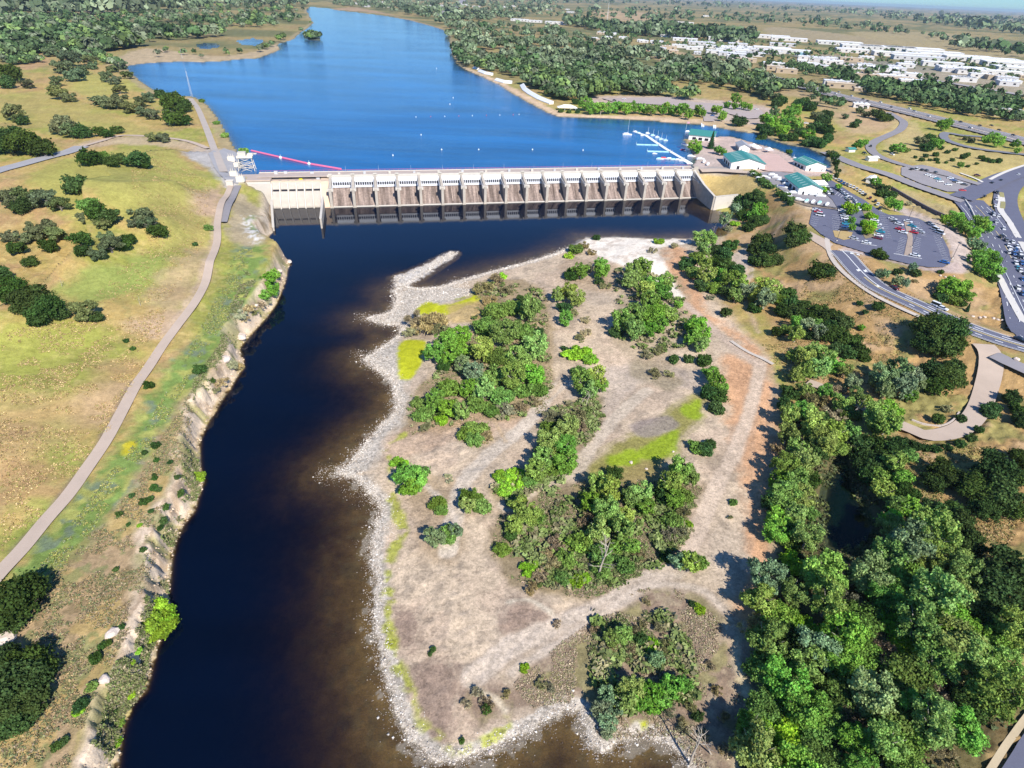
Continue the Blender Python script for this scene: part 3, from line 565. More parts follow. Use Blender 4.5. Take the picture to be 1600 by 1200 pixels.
gd = MB().box(-hw + .2, hw - .2, 14.45, 14.9, 13.3, 16.05).mesh('dark_slot', DARKP)
grb = MB(); 
for k in range(9): xx = -hw + .45 + k * (2 * hw - .9) / 8; grb.box(xx - .2, xx + .2, 14.0, 14.42, 13.0, 15.95)
grb = grb.mesh('gate_rib', GATEP)
gb = MB().box(-hw + .05, hw - .05, 13.6, 14.24, 11.75, 12.35).mesh('bottom_girder', GATEP)
arm = MB().bar((-hw + .6, 14.3, 13.4), (-hw + .25, 2.4, 13.7), .22).bar((-hw + .6, 14.6, 16.8), (-hw + .25, 2.4, 13.9), .22).mesh('gate_arm', GATEP)
arm2 = MB().bar((hw - .6, 14.3, 13.4), (hw - .25, 2.4, 13.7), .22).bar((hw - .6, 14.6, 16.8), (hw - .25, 2.4, 13.9), .22).mesh('gate_arm', GATEP)
for i in range(19):
    q = link('pier', pm, dam); q.location = (i * P_, 0, 0)
    for nm, me_ in (('footing', ft), ('trunnion_block', tb), ('pier_cap', cap)): link(nm, me_, q)
for i in range(18):
    x_ = (i + .5) * P_; q = link('chute', cm_, dam); q.location = (x_, 0, 0); link('chute_lip', lp, q)
    if i in (5, 6, 9, 10, 11, 14): link('chute_rib', bf, q)
    g = link('gate', g1, dam); g.location = (x_, 0, 0); link('lower_plate', g2, g); link('dark_slot', gd, g); link('gate_rib', grb, g); link('bottom_girder', gb, g); link('gate_arm', arm, g); link('gate_arm', arm2, g)
MB().box(-46, DL + 3, 16.9, 26.9, 19.75, 20.45).build('deck', PINKC, dam)
MB().box(-2, DL + 3, 16.6, 16.9, 19.3, 21.2).build('downstream_parapet', PALE, dam); MB().box(-46, DL + 3, 26.9, 27.2, 19.3, 21.0).build('upstream_parapet', PALE, dam)
MB().box(-46, DL + 3, 19.92, 26.8, -3, 19.74).build('core_wall', CONC, dam)
rl = MB(); rl.box(-46, DL + 3, 27.3, 27.42, 21.9, 22.02)
for k in range(100): xx = -45 + k * (DL + 46) / 99; rl.box(xx - .05, xx + .05, 27.25, 27.4, 20.4, 21.9)
rl.build('handrail', REDP, dam)
for k in range(12):
    xx = 10 + k * 22; MB().tube([(xx, 26.2, 20.4), (xx, 26.2, 25.2), (xx, 25.2, 25.6)], [.07, .05, .04], 5).build('deck_lamp', STEEL, dam)
for k in range(16):
    xx = 5 + k * 16.7; MB().box(xx, xx + 1.6, 20.2, 21.6, 20.46, 21.7 + (k % 3) * .4).build('hoist_box', STEEL if k % 2 else PALE, dam)
e = empty('log_boom', (*dam_pt(0, 29.2), ZL), ang, label='thin pink float line stretched along the lake side of the dam', cat='boom')
for k in range(9): MB().tube([(-40 + k * 34, 0, .15), (-7 + k * 34, 0, .15)], .35, 6).build('float', REDP, e)
# power house
ph = empty('power_house', (DA[0], DA[1], 0), ang, label='pale power house with six sloping bays at the left end of the dam', cat='building'); ph.scale = (1, 1, .8)
MB().prism([(2.2, -3), (2.2, 1.2), (4.5, 6.5), (8, 11.3), (9.4, 11.3), (9.4, 12.7), (11.8, 16.6), (12.2, 17.4), (19.9, 17.4), (19.9, -3)], -37.2, -6.0).build('wall', PALE_SHADE, ph)  # wall toned darker than the fins, painting shade into the gaps between them
MB().prism([(0.6, -3), (.6, .9), (9.5, 16), (10, 18.3), (20.0, 18.3), (20, -3)], -5.99, -.9).build('end_block', TAN, ph)
MB().box(-37.2, -6, 12.3, 19.9, 17.42, 17.7).build('roof', PINKC, ph); MB().box(-37.2, -6, 12.2, 12.5, 17.41, 18.4).build('parapet', TAN, ph)
pf = MB().prism([(.2, -3), (.2, .8), (2.2, 5.8), (6.2, 11.4), (10.3, 17.0), (12.19, 17.38), (12.19, 12)], -.35, .35).mesh('fin', PALE); ow = MB().box(-1.9, 1.9, 8.5, 9.3, 11.32, 12.6).mesh('opening', DARKP)
for k in range(7): q = link('fin', pf, ph); q.location = (-36.9 + k * 5.1, 0, 0)
for k in range(6): q = link('opening', ow, ph); q.location = (-34.35 + k * 5.1, 0.3, 0)
sb = MB().box(-1.7, 1.7, 0, 2.2, 0, .3).mesh('roof_hatch', TAN)
for k in range(6): q = link('roof_hatch', sb, ph); q.location = (-34.35 + k * 5.1, 13.4, 17.72)
for k, (a_, b_, hh) in enumerate([(-30, 24, 1.6), (-20, 15.5, .9), (-9, 16, 1.2), (-13, 23, 1.4), (-36, 23, 2.2)]): MB().box(a_, a_ + 2.2, b_, b_ + 1.5, 17.75 if b_ < 17 else 20.46, (17.8 if b_ < 17 else 20.5) + hh).build('equipment_box', STEEL if k != 1 else plain('yellow_paint', (.7, .6, .02)), ph)
aw = empty('retaining_wall', (DA[0], DA[1], 0), ang, label='white tapering retaining wall left of the power house', cat='wall'); aw.scale = (1, 1, .8)
MB().prism([(10, -2), (10, 17.2), (10.3, 19.2), (12, 19.2), (12, -2)], -66, -37.25).build('wall_face', PALE, aw); MB().box(-66, -37.25, 9.7, 12.2, 19.21, 19.5).build('coping', TAN, aw)
MB().box(-66, -37.25, 12.01, 26.9, 8, 19.4).build('fill_slab', PINKC, aw)
# training walls, each in its own place
def wall_between(name, a, b, zt0, zt1, th, mat, label, zb=-3, cope=True):
    a = Vector((*a[:2], 0)); b = Vector((*b[:2], 0)); d = (b - a).normalized(); n = Vector((-d.y, d.x, 0)) * th / 2
    e = empty(name, tuple(a), label=label, cat='wall'); o_ = a
    P = [a - n, b - n, b + n, a + n]; zt = [zt0, zt1, zt1, zt0]
    v = [(*(p - o_)[:2], zb) for p in P] + [(*(p - o_)[:2], z) for p, z in zip(P, zt)]
    MB().add(v, [(0, 3, 2, 1), (4, 5, 6, 7), (0, 1, 5, 4), (1, 2, 6, 5), (2, 3, 7, 6), (3, 0, 4, 7)]).build('wall_face', mat, e)
    if cope:
        n2 = n * 1.35; P = [a - n2, b - n2, b + n2, a + n2]; v = [(*(p - o_)[:2], z + .02) for p, z in zip(P, zt)] + [(*(p - o_)[:2], z + .3) for p, z in zip(P, zt)]
        MB().add(v, [(0, 3, 2, 1), (4, 5, 6, 7), (0, 1, 5, 4), (1, 2, 6, 5), (2, 3, 7, 6), (3, 0, 4, 7)]).build('coping', PALE, e)
    return e
wl = unp(428, 361, 0); wall_between('training_wall', dam_pt(-37.6, 4), wl, 5.4, 2.2, 1.0, CONC, 'low concrete training wall beside the left bank below the power house')
dv = unp(503, 357, 0); wall_between('divider_wall', dam_pt(-5.0, 1.5), dv, 7.0, 6.0, 1.0, CONC, 'free-standing divider wall running out from the power house')
W2 = unp(1112, 328, 0); M1 = (np.array(dam_pt(DL + .9, 19)) * .45 + W2[:2] * .55)
wing = wall_between('wing_wall', dam_pt(DL + 1.3, 19), M1, 16.4, 11.6, 1.2, CONC, 'tall dark wing wall at the right end of the dam')
wall_between('wing_wall', M1 + DU * .02, W2[:2], 11.6, 9.4, 1.2, CONC, 'lower stepped length of the right wing wall reaching the river')
W3 = at([(1150, 318)])[0]; wall_between('return_wall', W2[:2] + DU * .7, W3, 9.2, 9.6, 1.0, PALE, 'pale return wall facing the river below the dry grass')
MB().box(-.3, 3.4, 16.4, 20, 19, 23.4).build('end_tower', CONC, dam).location = (DL + .5, 0, 0)
# switch yard on the left abutment
BEIGE = plain('beige_steel', (0.70, .62, .50), .6, .08, 1); yard = at([(388, 272)])[0]
gt = empty('gantry', tuple(yard), ang, label='tall beige lattice gantry on the left end of the dam', cat='gantry')
lg = MB()
for sx in (-5.5, 5.5):
    for sy in (-3, 3):
        MB().bar((sx, sy, 0), (sx * .75, sy * .6, 11), .35).build('leg', BEIGE, gt)
for z0 in (2, 5, 8):
    for sy in (-1, 1):
        k = 1 - z0 / 11 * .25; k2 = 1 - (z0 + 3) / 11 * .25
        MB().bar((-5.5 * k, sy * 3 * k, z0), (5.5 * k2, sy * 2.4 * k2, z0 + 3), .18).bar((5.5 * k, sy * 3 * k, z0), (-5.5 * k2, sy * 2.4 * k2, z0 + 3), .18).bar((-5.5 * k, sy * 3 * k, z0), (5.5 * k, sy * 3 * k, z0), .2).build('brace', BEIGE, gt)
MB().box(-5, 5, -2.6, 2.6, 11, 12.2).build('platform', BEIGE, gt); MB().box(-4, 1, -2, 2, 12.2, 14.6).build('hoist_house', PALE, gt); MB().box(2, 5.5, -1.6, 1.6, 12.2, 13.6).build('motor_box', BEIGE, gt)
for k, (x, y, lab) in enumerate([(362, 252, 'rear pale transformer on the left abutment apron'), (372, 262, 'middle pale transformer on the left abutment apron'), (366, 276, 'front pale transformer on the left abutment apron'), (376, 284, 'small pale transformer beside the retaining wall')]):
    p = at([(x, y)])[0]; e = empty('transformer', tuple(p), ang, label=lab, cat='transformer', group='transformers on the abutment')
    MB().box(-2.2, 2.2, -1.6, 1.6, 0, 3.4).build('tank', BEIGE, e)
    for s in (-1.4, 0, 1.4): MB().tube([(s, 0, 3.4), (s, 0, 5.4)], [.28, .12], 6).build('bushing', PALE, e)
    MB().box(2.25, 2.9, -1.3, 1.3, .4, 2.8).build('radiator', STEEL, e)
for k, (x, y, w_, lab) in enumerate([(396, 246, 5, 'beige valve house behind the gantry'), (360, 289, 4, 'small white block at the bend of the footpath')]):
    p = at([(x, y)])[0]; e = empty('valve_house', tuple(p), ang, label=lab, cat='hut'); MB().box(-w_ / 2, w_ / 2, -1.6, 1.6, -.2, 2.6).build('wall', PALE, e); MB().box(-w_ / 2 - .2, w_ / 2 + .2, -1.8, 1.8, 2.6, 2.85).build('roof', BEIGE, e)
def lattice(name, base, h, wd, label, mat=STEEL, cat='mast'):
    e = empty(name, tuple(base), label=label, cat=cat); m = MB(); c_ = [(1, 1), (-1, 1), (-1, -1), (1, -1)]
    for a_, b_ in c_: m.bar((a_ * wd, b_ * wd, 0), (a_ * wd * .2, b_ * wd * .2, h), wd * .10)
    m.build('mast_legs', mat, e); m = MB(); n_ = 8
    for i in range(n_):
        z0, z1 = h * i / n_, h * (i + 1) / n_; k0, k1 = wd * (1 - .8 * i / n_), wd * (1 - .8 * (i + 1) / n_)
        for j in range(4):
            a_, b_ = c_[j], c_[(j + 1) % 4]; m.bar((a_[0] * k0, a_[1] * k0, z0), (b_[0] * k1, b_[1] * k1, z1), wd * .06)
    m.build('bracing', mat, e); MB().tube([(0, 0, h), (0, 0, h * 1.12)], wd * .06, 5).build('tip', mat, e); return e
lattice('lattice_mast', at([(300, 152)])[0], 25, .8, 'tall thin steel mast beside the lake on the left shore', STEEL)
lattice('radio_mast', at([(948, 38)])[0], 75, 2.2, 'tall red and white radio mast behind the far wood', WHITE); lattice('power_mast', at([(1393 - 1108 + 0, 92)])[0], 14, .5, 'slender pole standing in the marsh on the far left shore', STEEL)
for k, (a_, b_) in enumerate([((393, 236), (436, 246)), ((441, 247), (480, 256)), ((486, 257), (533, 265))]):
    A_, B_ = unp(*a_, ZL), unp(*b_, ZL); e = empty('debris_boom', tuple(A_), label=['first pink debris boom float, from the left bank', 'middle pink debris boom float between two white buoys', 'last pink debris boom float, ending at the dam'][k], cat='boom', group='debris boom floats')
    d_ = Vector(B_ - A_); MB().tube([(0, 0, .3), tuple(d_ * .5 + Vector((0, 0, .3))), tuple(d_ + Vector((0, 0, .3)))], .75, 8).build('float_tube', plain('pink_float', (.75, .16, .28), .5, .1), e)
def buoy(x, y, r, mat, label, grp='buoys on the lake'):
    P = unp(x, y, ZL); e = empty('buoy', tuple(P), label=label, cat='buoy', group=grp)
    r *= .55; MB().tube([(0, 0, -.2), (0, 0, r * .5), (0, 0, r)], [r * .9, r, r * .5], 8).build('float', mat, e); MB().tube([(0, 0, r), (0, 0, r * 2.2)], [.12, .08], 5).build('marker', mat, e)
for k, (x, y) in enumerate([(438.5, 247), (483, 256.5)]): buoy(x, y, 2.2, WHITE, ['white buoy joining the first and middle debris boom floats', 'white buoy joining the middle and last debris boom floats'][k])
for k, x in enumerate([650, 673, 695, 717, 738, 760, 781, 802, 811]): buoy(x, 183 - k * .5, .8, REDP if k % 2 else WHITE, f'{"red" if k % 2 else "white"} buoy, {["first", "second", "third", "fourth", "fifth", "sixth", "seventh", "eighth", "last"][k]} from the left in the swim line')
for x, y, lab in [(682, 107, 'white buoy off the wooded right shore, highest on the lake'), (708, 153, 'white buoy just above the swim line'), (703, 163, 'pale buoy between the swim line and the upper buoy'), (658, 211, 'white buoy below the left end of the swim line'), (614, 243, 'thin white buoy nearest the dam above its fourth bay'), (690, 234, 'white buoy above the sixth gate of the dam'), (748, 234, 'white buoy above the eighth gate of the dam'), (832, 234, 'pale buoy above the eleventh gate of the dam'), (911, 235, 'white buoy nearest the lower marina jetty')]: buoy(x, y, 1.0, WHITE, lab)

# ------------------------------------------------------------------ roads, tracks and paved ground
PAVED = []
def asphalt(name, col, rough=.9): return plain(name, col, rough, .10, .15, scale2=2.5)
ASPH = asphalt('asphalt', (0.125, .128, .175)); ASPH2 = asphalt('worn_asphalt', (0.26, .24, .245)); GREYR = asphalt('grey_road', (0.33, .32, .325)); PATHM = asphalt('path_surface', (0.47, .37, .29)); KERBM = plain('kerb_concrete', (0.62, .58, .52), .8, .08, 1); LINEM = plain('road_paint', (0.8, .8, .78), .6, .1, 2); YEL = plain('yellow_road_paint', (0.75, .6, .28), .6, .1, 2)
def ribbon(name, pts, w0, mat, up=.10, w1=None, step=2.0, world=False, off=0.0, kind='structure', parent=None, across=3, seg=None, zref=0):
    W = (np.array(pts)[:, :2] if world else smooth_line(at(pts)[:, :2], 8)); 
    s = np.concatenate([[0], np.cumsum(np.hypot(*np.diff(W, axis=0).T))]); n = max(int(s[-1] / step), 2); t = np.linspace(0, s[-1], n + 1)
    if seg: t = np.linspace(s[-1] * seg[0], s[-1] * seg[1], max(int(n * (seg[1] - seg[0])), 1) + 1)
    C_ = np.stack([np.interp(t, s, W[:, 0]), np.interp(t, s, W[:, 1])], 1); T = np.gradient(C_, axis=0) if len(C_) > 1 else C_; T /= np.linalg.norm(T, axis=1, keepdims=True) + 1e-9; Nn = np.stack([-T[:, 1], T[:, 0]], 1)
    wd = np.linspace(w0, w1 or w0, len(C_)); rows = []
    base = np.maximum.reduce([hz(*(C_ + Nn * k).T) for k in (-w0 / 2, 0, w0 / 2)]) if abs(off) < 1e-6 and w0 > 1 else None
    if zref: base = np.maximum.reduce([hz(*(C_ + Nn * k).T) for k in (-zref / 2, 0, zref / 2)])
    if base is not None and kind == 'structure' and name not in ('road_marking', 'kerb'):
        PAVED.append(('line', C_, w0))
    def smo(z):
        if len(z) < 9 or base is None: return z
        zz = np.pad(z, 4, mode='edge'); return np.maximum(np.convolve(zz, np.ones(9) / 9, 'valid'), z - .15)
    if base is not None: base = smo(base)
    for k in range(across + 1):
        q = C_ + Nn * ((k / across - .5) * wd + off)[:, None]; z = hz(q[:, 0], q[:, 1])
        if base is not None: z = base * .75 + smo(z) * .25
        rows.append(np.concatenate([q, (z + up + .00025 * np.hypot(q[:, 0], q[:, 1]))[:, None]], 1))
    Vv = np.stack(rows, 1).reshape(-1, 3); m = across + 1; F = [(i * m + j, i * m + j + 1, (i + 1) * m + j + 1, (i + 1) * m + j) for i in range(len(C_) - 1) for j in range(across)]
    me = np_mesh(name, Vv, np.array(F), mat, True); return link(name, me, parent, kind=kind), C_, Nn
def sheet(name, pts, mat, up=.10, kind='structure', ext=0, res=3.0):
    W = at(pts)[:, :2]; PAVED.append(('area', W, 0)); x0, y0 = W.min(0); x1, y1 = W.max(0); nx, ny = max(int((x1 - x0) / res), 2), max(int((y1 - y0) / res), 2)
    import bmesh
    bm = bmesh.new(); vs = [bm.verts.new((p[0], p[1], 0)) for p in W]; bm.faces.new(vs)
    for ax, a_, b_, n_ in ((0, x0, x1, nx), (1, y0, y1, ny)):
        for i in range(1, n_):
            c = a_ + (b_ - a_) * i / n_; no = (1, 0, 0) if ax == 0 else (0, 1, 0); co = (c, 0, 0) if ax == 0 else (0, c, 0)
            bmesh.ops.bisect_plane(bm, geom=bm.verts[:] + bm.edges[:] + bm.faces[:], plane_co=co, plane_no=no)
    bmesh.ops.triangulate(bm, faces=bm.faces)
    for v_ in bm.verts: v_.co.z = float(hz(v_.co.x, v_.co.y)) + up + .00025 * math.hypot(v_.co.x, v_.co.y)
    me = bpy.data.meshes.new(name); bm.to_mesh(me); bm.free(); me.materials.append(mat)
    for p in me.polygons:
        if p.normal.z < 0: p.flip()
    return link(name, me, kind=kind)
def kerb(pts, w=.35, up=.2, name='kerb', mat=KERBM, world=False, off=0.0): return ribbon(name, pts, w, mat, up, world=world, off=off, across=1)
# footpath up the left bank
TRAIL = [(361,290),(350,312),(343,330),(340,350),(340,372),(336,392),(326,422),(318,450),(302,478),(276,512),(253,543),(232,575),(212,603),(193,640),(168,685),(140,728),(108,772),(72,815),(35,858),(0,898),(-40,942)]
ribbon('footpath', TRAIL, 3.4, PATHM, .14, w1=3.8); 
ribbon('shaded_ditch', [(372,290),(363,312),(354,330),(349,348)], 4.0, ASPH2, .12)  # grey strip laid for a shaded ditch, its shade put into the colour
ribbon('hill_road', [(-30,276),(0,266),(30,258),(70,247),(105,238),(128,229)], 11, GREYR, .2); ribbon('dirt_track', [(128,229),(160,220),(190,212),(240,214),(290,220),(325,232)], 4, PATHM, .12)
ribbon('shore_road', [(350,270),(338,240),(326,210),(318,190),(308,168),(297,154)], 5, asphalt('dusty_road', (.42, .36, .31)), .16); sheet('abutment_apron', [(325,240),(350,232),(380,245),(385,262),(372,288),(350,280),(335,262)], GREYR, .18)
ribbon('deck_approach', [(1094,268),(1130,268),(1168,270)], 7, PATHM, .35); 
# right bank
MAIN = [(1312,392),(1322,402),(1336,418),(1352,434),(1372,449),(1398,462),(1430,476),(1462,491),(1500,508),(1540,523),(1580,536),(1640,552)]
_, MC, MN = ribbon('entrance_road', MAIN, 11.5, ASPH, .16)
ribbon('promenade', [(1292,372),(1294,388),(1300,404),(1312,420),(1332,438),(1360,458),(1390,474),(1420,488),(1448,500)], 2.6, asphalt('pale_path', (.52, .45, .38)), .14)
sheet('plaza', [(1266,362),(1285,372),(1302,382),(1292,392),(1285,386),(1262,372)], PATHM, .13)
LOT = [(1268,332),(1264,350),(1282,366),(1304,380),(1330,388),(1375,402),(1420,413),(1450,418),(1474,418),(1486,408),(1482,390),(1472,370),(1455,352),(1435,342),(1412,337),(1388,336),(1374,330),(1352,314),(1330,302),(1306,286),(1290,278),(1278,284),(1284,298),(1300,312),(1310,328),(1288,326),(1270,324)]
sheet('car_park', LOT, ASPH, .17); sheet('boat_yard', [(1188,270),(1214,268),(1240,272),(1272,282),(1284,299),(1300,313),(1308,326),(1288,323),(1262,318),(1240,308),(1215,294),(1194,280)], ASPH2, .16)
sheet('car_park_island', [(1301,361),(1320,362),(1332,364),(1328,374),(1318,376),(1304,371)], plain('dry_verge', (.42, .30, .13), .95, .2, .8), .30); sheet('car_park_island', [(1412,346),(1421,350),(1426,372),(1424,400),(1412,400),(1418,372)], plain('gravel_verge', (.36, .28, .22), .95, .2, .8), .30)
sheet('car_park_island', [(1346,326),(1362,330),(1374,352),(1368,370),(1352,374),(1346,364),(1352,345)], plain('dirt_verge', (.25, .2, .12), .95, .2, .8), .28)
ribbon('loop_drive', [(1536,538),(1546,552),(1548,570),(1543,596),(1536,622),(1524,648),(1505,668),(1480,679),(1450,680),(1425,672),(1400,664)], 8.5, PATHM, .14, w1=5.5); ribbon('loop_drive', [(1400,664),(1372,650),(1345,635),(1315,620),(1290,608),(1262,598)], 4.5, PATHM, .14)
ribbon('side_road', [(1552,556),(1575,568),(1600,580),(1640,598)], 7, ASPH2, .13)
sheet('corner_plaza', [(1571,513),(1580,508),(1600,504),(1620,500),(1620,524),(1600,520)], KERBM, .2)
ribbon('concrete_slab_path', [(1142,533),(1155,542),(1172,552),(1190,560),(1208,570)], 1.7, plain('pale_slab', (.52, .45, .38), .9, .15, .6), .16)
_, AC, AN = ribbon('avenue', [(1510,312),(1528,330),(1545,352),(1562,380),(1580,415),(1602,465),(1640,540)], 22, ASPH, .30, step=4)
ribbon('avenue', [(1640,478),(1610,410),(1590,370),(1573,330),(1572,302),(1590,282),(1620,268)], 15, ASPH, .36, step=4); ribbon('avenue', [(1500,312),(1530,298),(1560,282),(1590,272),(1630,262)], 16, ASPH, .30, step=4)
ribbon('median', [(1562,300),(1564,316),(1562,330),(1575,348),(1592,376),(1612,412)], 4.5, KERBM, .55, w1=3, step=4); ribbon('median', [(1564,302),(1566,318),(1565,328)], 3.0, plain('planted_verge', (.30, .27, .12), .95, .2, .8), .72)
ribbon('pavement', [(1558,430),(1572,458),(1592,494),(1604,512)], 3.2, KERBM, .5); ribbon('pavement', [(1546,282),(1555,277),(1575,268),(1605,258)], 2.6, KERBM, .5); ribbon('pavement', [(1488,306),(1512,310),(1528,309),(1538,294),(1532,284),(1500,271)], 2.4, KERBM, .48)
ribbon('marina_road', [(1290,238),(1318,250),(1350,262),(1390,274),(1430,290),(1470,304),(1505,316)], 12, ASPH2, .2, step=4); sheet('gravel_car_park', [(1408,262),(1440,258),(1480,268),(1518,284),(1512,300),(1480,300),(1440,288),(1408,274)], ASPH2, .26)
ribbon('curving_ramp', [(1388,176),(1402,184),(1412,192),(1406,203),(1388,212),(1370,220),(1360,229),(1366,240),(1386,250),(1420,260),(1460,270),(1500,280),(1530,290)], 8.5, ASPH2, .28, step=4)
ribbon('motorway', [(1180,116),(1230,128),(1300,148),(1360,162),(1420,176),(1500,196),(1560,211),(1640,232)], 36, asphalt('motorway_surface', (.23, .21, .21)), .6, step=8, across=7)
ribbon('median', [(1230,130),(1300,150),(1360,164),(1420,178),(1500,198),(1600,224)], 2.5, PATHM, 1.1, step=8, w1=3); ribbon('loop_road', [(1600,222),(1540,215),(1500,212),(1480,208),(1474,214),(1484,222),(1520,232),(1580,240),(1640,246)], 8, asphalt('loop_surface', (.2, .2, .22)), .5, step=6)
ribbon('far_avenue', [(1240,88),(1300,96),(1380,112),(1470,128),(1600,150)], 18, asphalt('far_road', (.34, .31, .3)), .8, step=10); ribbon('lakeside_drive', [(688,26),(700,18),(712,10),(724,0)], 60, asphalt('far_highway', (.30, .27, .27)), 1.2, step=20)
ribbon('corner_road', [(1560,1290),(1607,1212),(1640,1160),(1700,1090)], 7, ASPH, .2); ribbon('path_verge', [(1518,1250),(1548,1200),(1576,1158),(1610,1112)], 1.2, asphalt('dusty_verge', (.5, .4, .26)), .18)
sheet('overflow_car_park', [(940,154),(1058,152),(1085,160),(1150,164),(1188,172),(1200,184),(1170,186),(1130,176),(1115,190),(1100,190),(1096,174),(1060,166),(960,160)], asphalt('sandy_asphalt', (.40, .33, .30)), .25, res=8)
sheet('marina_apron', [(1160,252),(1200,240),(1215,242),(1240,262),(1240,270),(1200,268),(1175,262)], asphalt('red_paving', (.55, .38, .32)), .25)
# kerbs and paint on the entrance road
kerb(MC, world=True, off=5.9); kerb(MC, world=True, off=-5.9)
def paint(name, C_, off, w=.22, mat=LINEM, up=.25, seg=None, dash=None):
    if dash:
        for a_ in np.arange(seg[0] if seg else 0, seg[1] if seg else 1, dash[0]): ribbon(name, C_, w, mat, up, world=True, off=off, across=1, seg=(a_, min(a_ + dash[1], 1)), step=1, zref=11.5)
    else: ribbon(name, C_, w, mat, up, world=True, off=off, across=1, seg=seg, zref=11.5)
paint('road_marking', MC, 1.1, .45); paint('road_marking', MC, -.8, .28, YEL, seg=(.3, 1)); paint('road_marking', MC, -.2, .28, YEL, seg=(.3, 1)); paint('road_marking', MC, 5.1, .2); paint('road_marking', MC, -5.1, .2); paint('road_marking', MC, -3.0, .5, dash=(.06, .022), seg=(.55, 1)); paint('road_marking', MC, 3.2, .5, dash=(.09, .03), seg=(.5, .9))
for k, o_ in enumerate((-9, -5.5, -2, 1.5, 5, 8.5)): paint('road_marking', AC, o_, .3, LINEM if k not in (3,) else YEL, .42, dash=(.05, .03) if k in (1, 2, 4) else None)
for o_ in (-14, -10, -5.5, 5.5, 10, 14):
    ribbon('road_marking', [(1180,116),(1230,128),(1300,148),(1360,162),(1420,176),(1500,196),(1560,211),(1640,232)], .5, LINEM, 1.0, off=o_, across=1, step=8)
for a_, b_ in (((1312, 392.5), (1348, 398)), ((1356, 365), (1372, 368)), ((1345, 381), (1370, 385)), ((1396, 397), (1440, 405)), ((1330, 374), (1345, 378)), ((1309,390),(1341,396))): ribbon('road_marking', [a_, b_], .5, LINEM, .26, across=1)
for pts in ([(1328, 396.5), (1333, 397.5)], [(1338, 398.5), (1343, 399.5)]): ribbon('road_marking', pts, 1.6, LINEM, .27, across=1)
def arrow(x, y, ang_):
    p = at([(x, y)])[0]; e = empty('arrow_marking', (p[0], p[1], p[2] + .28), ang_, kind='structure'); MB().add([(0, 1.8, 0), (-1.3, -.6, 0), (-.35, -.6, 0), (-.35, -2, 0), (.35, -2, 0), (.35, -.6, 0), (1.3, -.6, 0)], [(0, 1, 2, 3, 4, 5, 6)]).build('arrow_paint', LINEM, e)
arrow(1341, 423, 2.6); arrow(1352, 424, 2.6); arrow(1371, 448, 2.6)
# stall lines
def stalls(a, b, n, tx, ty, name='stall_line'):
    m = MB(); A_ = np.array(a, float); B_ = np.array(b, float)
    for k in range(n + 1):
        p = A_ + (B_ - A_) * k / n; q = at([tuple(p), (p[0] + tx, p[1] + ty)])
        d_ = q[1] - q[0]; nn = np.array([-d_[1], d_[0]]); nn = nn / (np.linalg.norm(nn) + 1e-9) * .09
        z = .27 + .00025 * 400
        m.add([(q[0][0] - nn[0], q[0][1] - nn[1], q[0][2] + z), (q[1][0] - nn[0], q[1][1] - nn[1], q[1][2] + z), (q[1][0] + nn[0], q[1][1] + nn[1], q[1][2] + z), (q[0][0] + nn[0], q[0][1] + nn[1], q[0][2] + z)], [(0, 1, 2, 3)])
    m.build(name, LINEM, kind='structure')
stalls((1406, 371), (1399, 396), 10, 10, 3); stalls((1428, 371), (1424, 399), 10, 11, 3); stalls((1468, 370), (1484, 410), 14, -11, -2); stalls((1428, 347), (1438, 368), 8, 9, 2); stalls((1300, 336), (1300, 362), 8, 12, 2); stalls((1322, 336), (1326, 362), 8, -10, -2); stalls((1372, 330), (1384, 372), 12, 9, 1); stalls((1270, 336), (1266, 352), 5, 10, 2); stalls((1310, 300), (1350, 322), 10, -5, 5); stalls((1300, 280), (1352, 306), 14, 5, -4)
ORDW = 'first second third fourth fifth sixth seventh eighth ninth tenth eleventh twelfth thirteenth fourteenth fifteenth sixteenth seventeenth eighteenth nineteenth twentieth twenty-first twenty-second twenty-third twenty-fourth twenty-fifth twenty-sixth'.split()
# bollards, lamps, boulders
POST = MB().tube([(0, 0, -.2), (0, 0, .75), (0, 0, .85)], [.16, .15, .1], 6).mesh('post', plain('brown_wood', (.22, .13, .09), .9, .2, 3))
for side, lab in ((7.0, 'brown post on the upper verge of the entrance road'), (-7.0, 'brown post on the lower verge of the entrance road')):
    for n_, t_ in enumerate(np.linspace(.08, .56, 26)):
        i = int(t_ * (len(MC) - 1)); q = MC[i] + MN[i] * side; o_ = link('timber_post', POST, label=lab + f', {ORDW[n_]} from the car park', cat='post', group=lab.replace('brown post', 'posts')); o_.location = (q[0], q[1], float(hz(q[0], q[1])))
LPM = MB().tube([(0, 0, 0), (0, 0, 9)], [.13, .08], 6).mesh('pole', DARK); LPB = MB().box(-.35, .35, -.35, .35, 0, .7).mesh('base', PALE); LPH = MB().box(-.9, .9, -.25, .25, 9, 9.2).mesh('lamp_head', DARK)
for x, y, lab in [(1307, 377, 'dark lamp post at the entrance of the car park'), (1424, 387, 'dark lamp post between the empty stalls'), (1418, 346, 'dark lamp post at the head of the middle stalls'), (1470, 372, 'dark lamp post beside the white vans'), (1488, 404, 'dark lamp post at the curved edge of the car park'), (1326, 352, 'dark lamp post by the left row of cars'), (1562, 419, 'dark lamp post beside the crowded avenue'), (1376, 330, 'dark lamp post behind the low wall'), (1310, 362, 'dark lamp post on the tan island of the car park')]:
    p = at([(x, y)])[0]; e = empty('lamp_post', tuple(p), label=lab, cat='lamp post', group='lamp posts of the car park'); link('pole', LPM, e); link('base', LPB, e); link('lamp_head', LPH, e)
